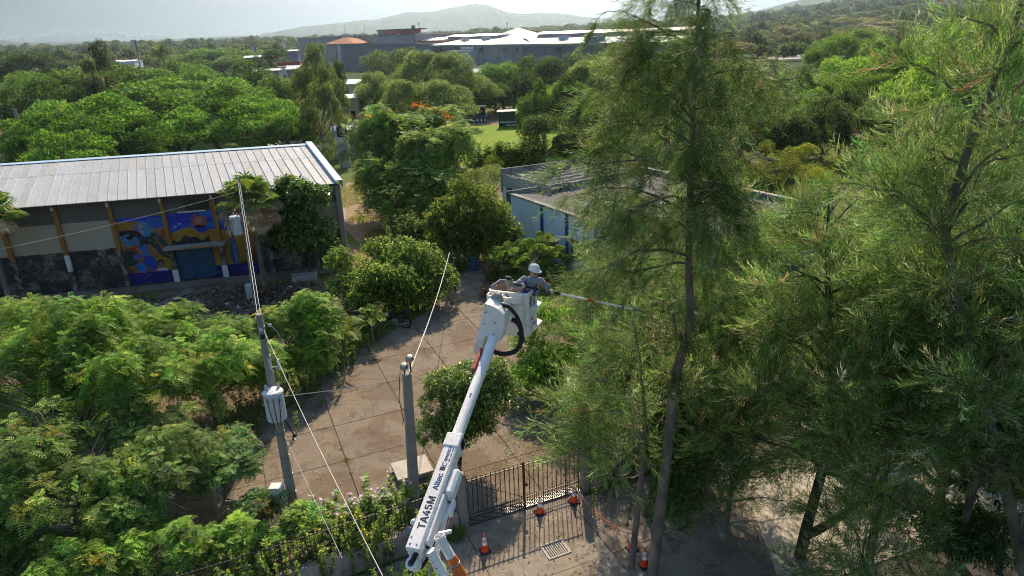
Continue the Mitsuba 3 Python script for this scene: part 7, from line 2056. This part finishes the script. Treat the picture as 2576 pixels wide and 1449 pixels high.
# ------------------------------------------------------------------ far houses, carport, cars, signs
plain("car_white", (0.6, 0.6, 0.6), .25, .6, grain=.03)
plain("car_dark", (0.02, 0.025, 0.04), .22, .6)
plain("car_blue", (0.05, 0.1, 0.2), .22, .6)
plain("teal_paint", (0.06, 0.24, 0.2), .6)
plain("purple_paint", (0.16, 0.14, 0.24), .7)
plain("green_kiosk", (0.015, 0.075, 0.085), .55)
stained("old_roof", (0.16, 0.075, 0.055), (0.11, 0.06, 0.05), .7, .25)
stained("plain_wall", (0.42, 0.42, 0.4), (0.27, 0.27, 0.26), .6, .3)
plain("thatch", (0.33, 0.3, 0.25), .95, .1, .3, 12)
plain("tank_black", (0.02, 0.02, 0.022), .4)


def rect_axes(deg):
    a = math.radians(deg)
    return np.array([[math.cos(a), math.sin(a), 0], [-math.sin(a), math.cos(a), 0], [0, 0, 1.0]])


def house(name, label, x, y, w, d, h, deg, roof, wall, rise=1.2, over=.6, windows=3, hip=False, z0=0.0, cat="house"):
    t = thing(name, label, cat)
    R = rect_axes(deg)
    o = np.array([x, y, z0])
    P = lambda a, b, z: o + R[0] * a + R[1] * b + np.array([0, 0, z])
    part(t, "wall", MB().box(P(0, 0, h / 2 - .5), (w, d, h + 1), R).get(), wall)
    e = [P(-w / 2 - over, -d / 2 - over, h), P(w / 2 + over, -d / 2 - over, h), P(w / 2 + over, d / 2 + over, h), P(-w / 2 - over, d / 2 + over, h)]
    k = w * .28 if hip else 0
    r0, r1 = P(-w / 2 - over + k, 0, h + rise), P(w / 2 + over - k, 0, h + rise)
    part(t, "roof", hull(e + [r0, r1] + [v - [0, 0, .12] for v in e]), roof)
    for i in range(windows):
        a = -w / 2 + w * (i + .5) / windows
        wd = part(t, "window", MB().box(P(a, -d / 2 - .03, h * .55), (w / windows * .4, .06, h * .32), R).get(), "white_paint")
        part(wd, "pane", MB().box(P(a, -d / 2 - .075, h * .55), (w / windows * .34, .03, h * .26), R).get(), "lens_black")
    return t


house("house", "house with a rusty brown sheet roof at the left edge behind the warehouse", -88, 112, 26, 20, 3.2, 28, "old_roof", "plain_wall", 1.6, 1.0)
house("house", "low white-roofed shed among trees at the far left", -178, 270, 7, 8, 9.2, 12, "bright_roof", "plain_wall", .5, .4, 2)
house("house", "grey roofed house with an orange gable beyond the white-roofed shed at far left", -184, 292, 11, 9, 10.0, 10, "zinc_roof", "plain_wall", 1.2, .6, 3)
house("house", "small house with a rusty roof just left of the grey roofed house", -196, 300, 7, 7, 10.2, 10, "rust_tile", "plain_wall", .9, .4, 2)
house("white_building", "white and red striped building left of the coconut palm", -155.5, 300, 8, 10, 10.6, 8, "bright_roof", "white_paint", .4, .2, 2, cat="building")
part("white_building", "red_band", MB().box((-155.5, 294.9, 8.6), (8.1, .1, .8), rect_axes(8)).get(), "signal_red")
house("shed", "small teal walled shed with a pale roof below the hanging sign", -107, 312, 7, 7, 10.0, 6, "bright_roof", "teal_paint", .6, .5, 2, cat="shed")
house("house", "purple-grey house left of the beige mall block", -96, 331, 5, 8, 11.6, 5, "zinc_roof", "purple_paint", .5, .3, 2)
house("shop", "long low shop with a red parapet left of the ragged trees", -71.2, 243, 7.2, 8, 8.4, 6, "zinc_roof", "plain_wall", .5, .2, 3, cat="shop")
part("shop", "red_parapet", MB().box((-71.1, 238.6, 9.1), (7.4, .3, 1.2), rect_axes(6)).get(), "signal_red")
house("house", "grey block house in front of the red parapet shop", -66.6, 203, 7, 7, 8.8, 8, "zinc_roof", "mall_grey", .4, .3, 3)
house("house", "blue-grey roofed house right of the red parapet shop", -61.8, 218, 6.5, 7, 8.4, 5, "zinc_roof", "mall_grey", .9, .4, 2)
house("house", "house with shiny patched sheet roof right of the ragged trees", -38, 172, 7, 6, 6.4, -6, "bright_roof", "plain_wall", .8, .4, 2)
house("house", "house with a dull sheet roof below the patched one by the track", -28, 127, 4.6, 4.5, 6.8, -4, "zinc_roof", "plain_wall", .5, .4, 2)
house("shed", "little white roofed shed behind the flame tree by the track", -24, 104, 3.4, 3, 4.2, 15, "bright_roof", "plain_wall", .4, .3, 1, cat="shed")
house("red_building", "far red building with flat top on the skyline above the solar roof", 36, 480, 7, 6, 13.6, 0, "dark_metal", "signal_red", .2, .1, 3, cat="building")
house("white_building", "white building seen right of the tallest trunk", 78, 330, 22, 16, 11.0, -20, "bright_roof", "white_paint", .8, .4, 6, cat="building")
house("tower_block", "pale tower block on the skyline just right of the tallest trunk's top", 171, 700, 9, 9, 36, 4, "dark_metal", "mall_beige", .2, .1, 4, cat="building")
tk = thing("water_tank", "black water tank on a low stand by the track", "tank")
part(tk, "shell", MB().lathe([(0, 0), (.7, 0), (.72, .3), (.7, .34), (.72, .7), (.7, .74), (.72, 1.2), (.5, 1.5), (.25, 1.55), (.25, 1.7), (0, 1.72)], (-22.4, 95, 4.2), sides=18).get(), "tank_black", smooth=35)
part(tk, "stand", MB().box((-22.4, 95, 2.05), (1.4, 1.4, 4.2)).get(), "plain_wall")


def sign(name, label, x, y, z0, z1, w, d, deg, post, m1="cabinet_grey", m2="dark_metal"):
    t = thing(name, label, "sign")
    R = rect_axes(deg)
    part(t, "panel", MB().box((x, y, (z0 + z1) / 2), (w, d, z1 - z0), R).get(), m1)
    part(t, "panel", MB().box(np.array([x, y, (z0 + z1) / 2]) + R[0] * (w / 2 + .13), (.25, d * 1.02, z1 - z0), R).get(), m2)
    part(t, "post", MB().tube([(x, y + d / 2 + .2, -1), (x, y + d / 2 + .2, z0 + .5)], post, 8).get(), "dull_steel")
    return t


sign("billboard", "tall two-sided sign on a post beside the coconut palm at left", -116.2, 230, 15.2, 18.3, 1.0, 1.6, 20, .22)
sign("billboard", "small sign above the teal shed", -103, 300, 12.4, 14.2, 1.4, .5, 0, .12)
sign("billboard", "white sign above the purple-grey house", -99, 330, 12.3, 14.6, 1.7, .5, 0, .12, "white_paint")
for i, (x, y, z0, z1) in enumerate(((134.1, 360, 5, 7.7), (141, 355, 5.4, 8.0), (149.4, 350, 6.2, 8.8))):
    t = thing("banner", "upright white banner, " + ("leftmost", "middle", "rightmost")[i] + " of the three beyond the carport", "banner")
    part(t, "cloth", MB().box((x, y, (z0 + z1) / 2), (1.0, .06, z1 - z0)).get(), "reflective_white")
    part(t, "pole", MB().tube([(x - .55, y, 0), (x - .55, y, z1 + .1)], .06, 5).get(), "dull_steel")

# carport and the cars beneath it
CP = thing("carport", "long two-level steel carport with cars parked below, at the right", "carport")
LZ = float(land_z(146, 340))
for x0, x1, y0, z, nm in ((133, 160, 345, 5.2, "roof"), (138.5, 154, 335, 3.1, "roof")):
    rf_ = part(CP, nm, MB().box(((x0 + x1) / 2, y0 + 2, LZ + z), (x1 - x0, 5.5, .18)).get(), "zinc_roof")
    part(CP, "fascia", MB().box(((x0 + x1) / 2, y0 - .82, LZ + z - .05), (x1 - x0, .12, .4)).get(), "dull_steel")
    for k in range(4):
        part(CP, "post", MB().box((x0 + 1 + k * (x1 - x0 - 2) / 3, y0, LZ + z / 2 - .2), (.22, .22, z)).get(), "dull_steel")
house("white_building", "low white hall behind the carport at right", 162, 368, 13, 10, 4.6, 0, "zinc_roof", "white_paint", .5, .3, 4, z0=LZ, cat="hall")
structure("carpark", MB().prism([(122, 325), (165, 325), (168, 362), (124, 362)], LZ - .6, LZ + .06).get(), "pale_concrete", "pale car park round the carport")


def car(label, x, y, z, deg, paint, L=4.4, W=1.75, H=1.45):
    t = thing("parked_car", label, "car")
    R = rect_axes(deg)
    P = lambda a, b, c: np.array([x, y, z]) + R[0] * a + R[1] * b + np.array([0, 0, c])
    body = [(-L / 2, .45), (-L / 2 + .05, .8), (-L * .3, .95), (L * .42, .92), (L / 2, .75), (L / 2, .4), (L * .4, .25), (-L * .4, .25)]
    part(t, "body", hull([P(a, b * (W / 2 - .04 * (c > .8)), c) for a, c in body for b in (-1, 1)]), paint, smooth=30)
    cab = [(-L * .42, .9), (-L * .3, H - .06), (-L * .1, H), (L * .1, H - .03), (L * .26, .92)]
    part(t, "roof", hull([P(a * .98, b * (W / 2 - .08 - .14 * (c > 1)), c + .012) for a, c in cab[1:4] for b in (-1, 1)]), paint, smooth=30)
    part(t, "windows", hull([P(a, b * (W / 2 - .06 - .14 * (c > 1)), c) for a, c in cab for b in (-1, 1)]), "lens_black")
    for a in (-L * .3, L * .3):
        for b in (-1, 1):
            w = part(t, "wheel", MB().lathe([(.16, -.1), (.3, -.1), (.32, 0), (.3, .1), (.16, .1)], P(a, b * (W / 2 - .1), .32), R[1], 14).get(), "rubber", smooth=35)
            part(w, "rim", MB().lathe([(0, .105), (.16, .1), (.16, -.1), (0, -.105)], P(a, b * (W / 2 - .1), .32), R[1], 10).get(), "steel")
    for b in (-.6, .6):
        part(t, "headlight", MB().box(P(L / 2 - .02, b, .68), (.06, .3, .12), R, .01).get(), "reflective_white")
        part(t, "tail_light", MB().box(P(-L / 2 + .03, b, .75), (.06, .26, .12), R, .01).get(), "signal_red")
    part(t, "bumper", MB().box(P(L / 2, 0, .4), (.08, W * .9, .18), R, .03).get(), "dark_metal")
    return t


for i, (x, y, d, m, lb) in enumerate(((134.5, 341, 80, "car_dark", "black car at the left end under the carport"), (138.2, 341.5, 95, "car_blue", "blue car beside the black one under the carport"), (143.5, 337.5, 85, "car_dark", "dark car under the lower carport roof, left one"), (147.5, 338, 95, "car_white", "pale car under the lower carport roof, right one"))):
    car(lb, x, y, LZ + .06, d, m)
structure("street", MB().prism([(-42, 112), (-30, 111), (-29, 119), (-42, 121)], .01, .03).get(), "pale_concrete", "bit of street left of the flame tree")
car("pale car glinting on the street left of the flame tree", -36, 116.5, .04, 20, "car_white")
car("white car half seen through the casuarinas at right", 13.6, 23.6, .05, 120, "car_white", 4.8, 1.85, 1.9)

# kiosks, benches and shelter at the lawn
for k, (x, y, w, h, lb) in enumerate(((-6.6, 139.6, 5.2, 3.0, "dark green kiosk with three small blue bins in front, left of the lawn's far edge"), (1.2, 130.5, 5.0, 2.9, "dark green stall with a white edged roof and bench at the lawn's far right"))):
    t = thing("kiosk", lb, "kiosk")
    part(t, "back_wall", MB().box((x, y + 1, h / 2), (w, .15, h)).get(), "green_kiosk")
    for s in (-1, 1):
        part(t, "side_wall", MB().box((x + s * (w / 2 - .08), y, h / 2), (.15, 1.9, h)).get(), "green_kiosk")
    part(t, "roof", MB().box((x, y - .1, h + .06), (w + .5, 2.6, .12)).get(), "white_paint" if k else "thatch")
    part(t, "counter", MB().box((x, y - .9, 1.0), (w - .4, .5, .1)).get(), "white_paint" if k else "bark_pale")
    part(t, "bench", MB().box((x + .6, y - 1.6, .5), (w - 1.4, .4, .08)).get(), "white_paint")
for k in range(3):
    b = thing("bin", "small blue bin with a white panel, " + ("left", "middle", "right")[k] + " of the three at the dark green kiosk", "bin")
    part(b, "body", MB().box((-5.5 + k * .75, 137.6, .75), (.6, .5, 1.5), None, .04).get(), "navy_paint")
    part(b, "panel", MB().box((-5.5 + k * .75, 137.33, .6), (.3, .03, .5)).get(), "white_paint")
t = thing("thatched_umbrella", "thatched umbrella among the golden shrubs at right", "umbrella")
a = np.linspace(0, 2 * np.pi, 33)[:-1]
rr = 1.7 + .14 * (np.arange(32) % 2)
part(t, "thatch", MB().add(np.vstack([np.column_stack([28.0 + rr * np.cos(a), 76.5 + rr * np.sin(a), np.full(32, 2.25)]), [[28.0, 76.5, 3.35]]]), [[i, (i + 1) % 32, 32] for i in range(32)]).get(), "thatch")
part(t, "pole", MB().tube([(28, 76.5, 0), (28, 76.5, 3.2)], .08, 6).get(), "bark_grey")

# power line structures
def pylon(name, label, x, y, h, arms, r=.2):
    t = thing(name, label, "pole")
    z0 = float(land_z(x, y))
    part(t, "shaft", MB().tube([(x, y, z0), (x, y, z0 + h)], [r, r * .6], 7).get(), "dull_steel")
    for z, w in arms:
        part(t, "crossarm", MB().box((x, y - .1, z), (w, .14, .16)).get(), "dark_metal")
        for s in (-1, -.3, .3, 1):
            part(t, "insulator", MB().tube([(x + s * w * .47, y - .1, z + .08), (x + s * w * .47, y - .1, z + .5)], .06, 5).get(), "dark_metal")
    return t


pylon("power_pole", "dark power pole with crossarms in front of the grey mall wall", -.1, 250, 12.4, ((8.4, 4.4), (6.4, 2.2), (5.2, 4.2)), .22)
pylon("power_pole", "power pole with crossarms left of the mall, dim against the slate wall", -49, 262, 11.0, ((9.0, 4.4),), .2)
for i, (x, y, top, lb) in enumerate(((148.8, 345, 14.2, "grey power pole behind the carport"), (167.9, 340, 15.2, "power pole above the bright grove, middle one"), (174.6, 300, 14.8, "power pole above the bright grove at far right"))):
    pylon("power_pole", lb, x, y, top - float(land_z(x, y)), ((top - .3, 2.6), (top - 2.2, 1.6)), .2)
for (a, b, s, lb) in (((148.8, 345, 14.0), (167.9, 340, 14.9), .5, "upper power line between the carport pole and the middle pole"), ((148.8, 345, 12.2), (167.9, 340, 13.0), .5, "lower power line between the carport pole and the middle pole"),
                      ((167.9, 340, 14.9), (174.6, 300, 14.5), .5, "upper power line between the middle and the far right pole"), ((167.9, 340, 13.2), (174.6, 300, 12.6), .5, "lower power line between the middle and the far right pole"),
                      ((174.6, 300, 14.5), (215, 240, 13.6), 1.0, "upper power line running to the right edge"), ((174.6, 300, 12.6), (215, 240, 11.8), 1.0, "lower power line running to the right edge")):
    wire("power_line", a, b, s, .05, "cable_white", lb, "cable")
for i, (x, y, h, lb) in enumerate(((-102, 900, 30, "lattice mast on the skyline above the mall's middle"), (6.3, 900, 26, "slim mast on the skyline right of the mountain"), (-300, 900, 21, "small mast on the left skyline"))):
    t = thing("radio_mast", lb, "mast")
    part(t, "mast", MB().tube([(x, y, 0), (x, y, h)], [.7, .35], 5).get(), "cabinet_grey")
    part(t, "antennas", MB().lathe([(0, 0), (1.3, 0), (1.3, 1.8), (0, 1.8)], (x, y, h - 2.4), sides=8).get(), "cabinet_grey")

# coconut palm on the left skyline
rng = np.random.default_rng(140)
t = thing("coconut_palm", "coconut palm standing above the dark trees by the tall sign", "palm")
b, tp = np.array([-101.5, 215, 0]), np.array([-101.0, 215, 14.4])
part(t, "trunk", MB().tube(bez(b, (b + tp) / 2 + [.5, 0, 0], tp, 7), np.linspace(.3, .2, 7), 8).get(), "bark_pale", smooth=True)
f = Fol()
n = 26
a, el = np.arange(n) * 2.4, np.linspace(1.35, -.35, n)
f.fronds(np.repeat(tp[None], n, 0), np.stack([np.cos(a) * np.cos(el), np.sin(a) * np.cos(el), np.sin(el)], 1), 4.2 * rng.uniform(.85, 1.1, n), 30, .95, .14, .35, tones(rng, n, [(.09, .13, .03), (.06, .1, .025)], .15))
f.place(numbered(t + "__crown"), "leaf")
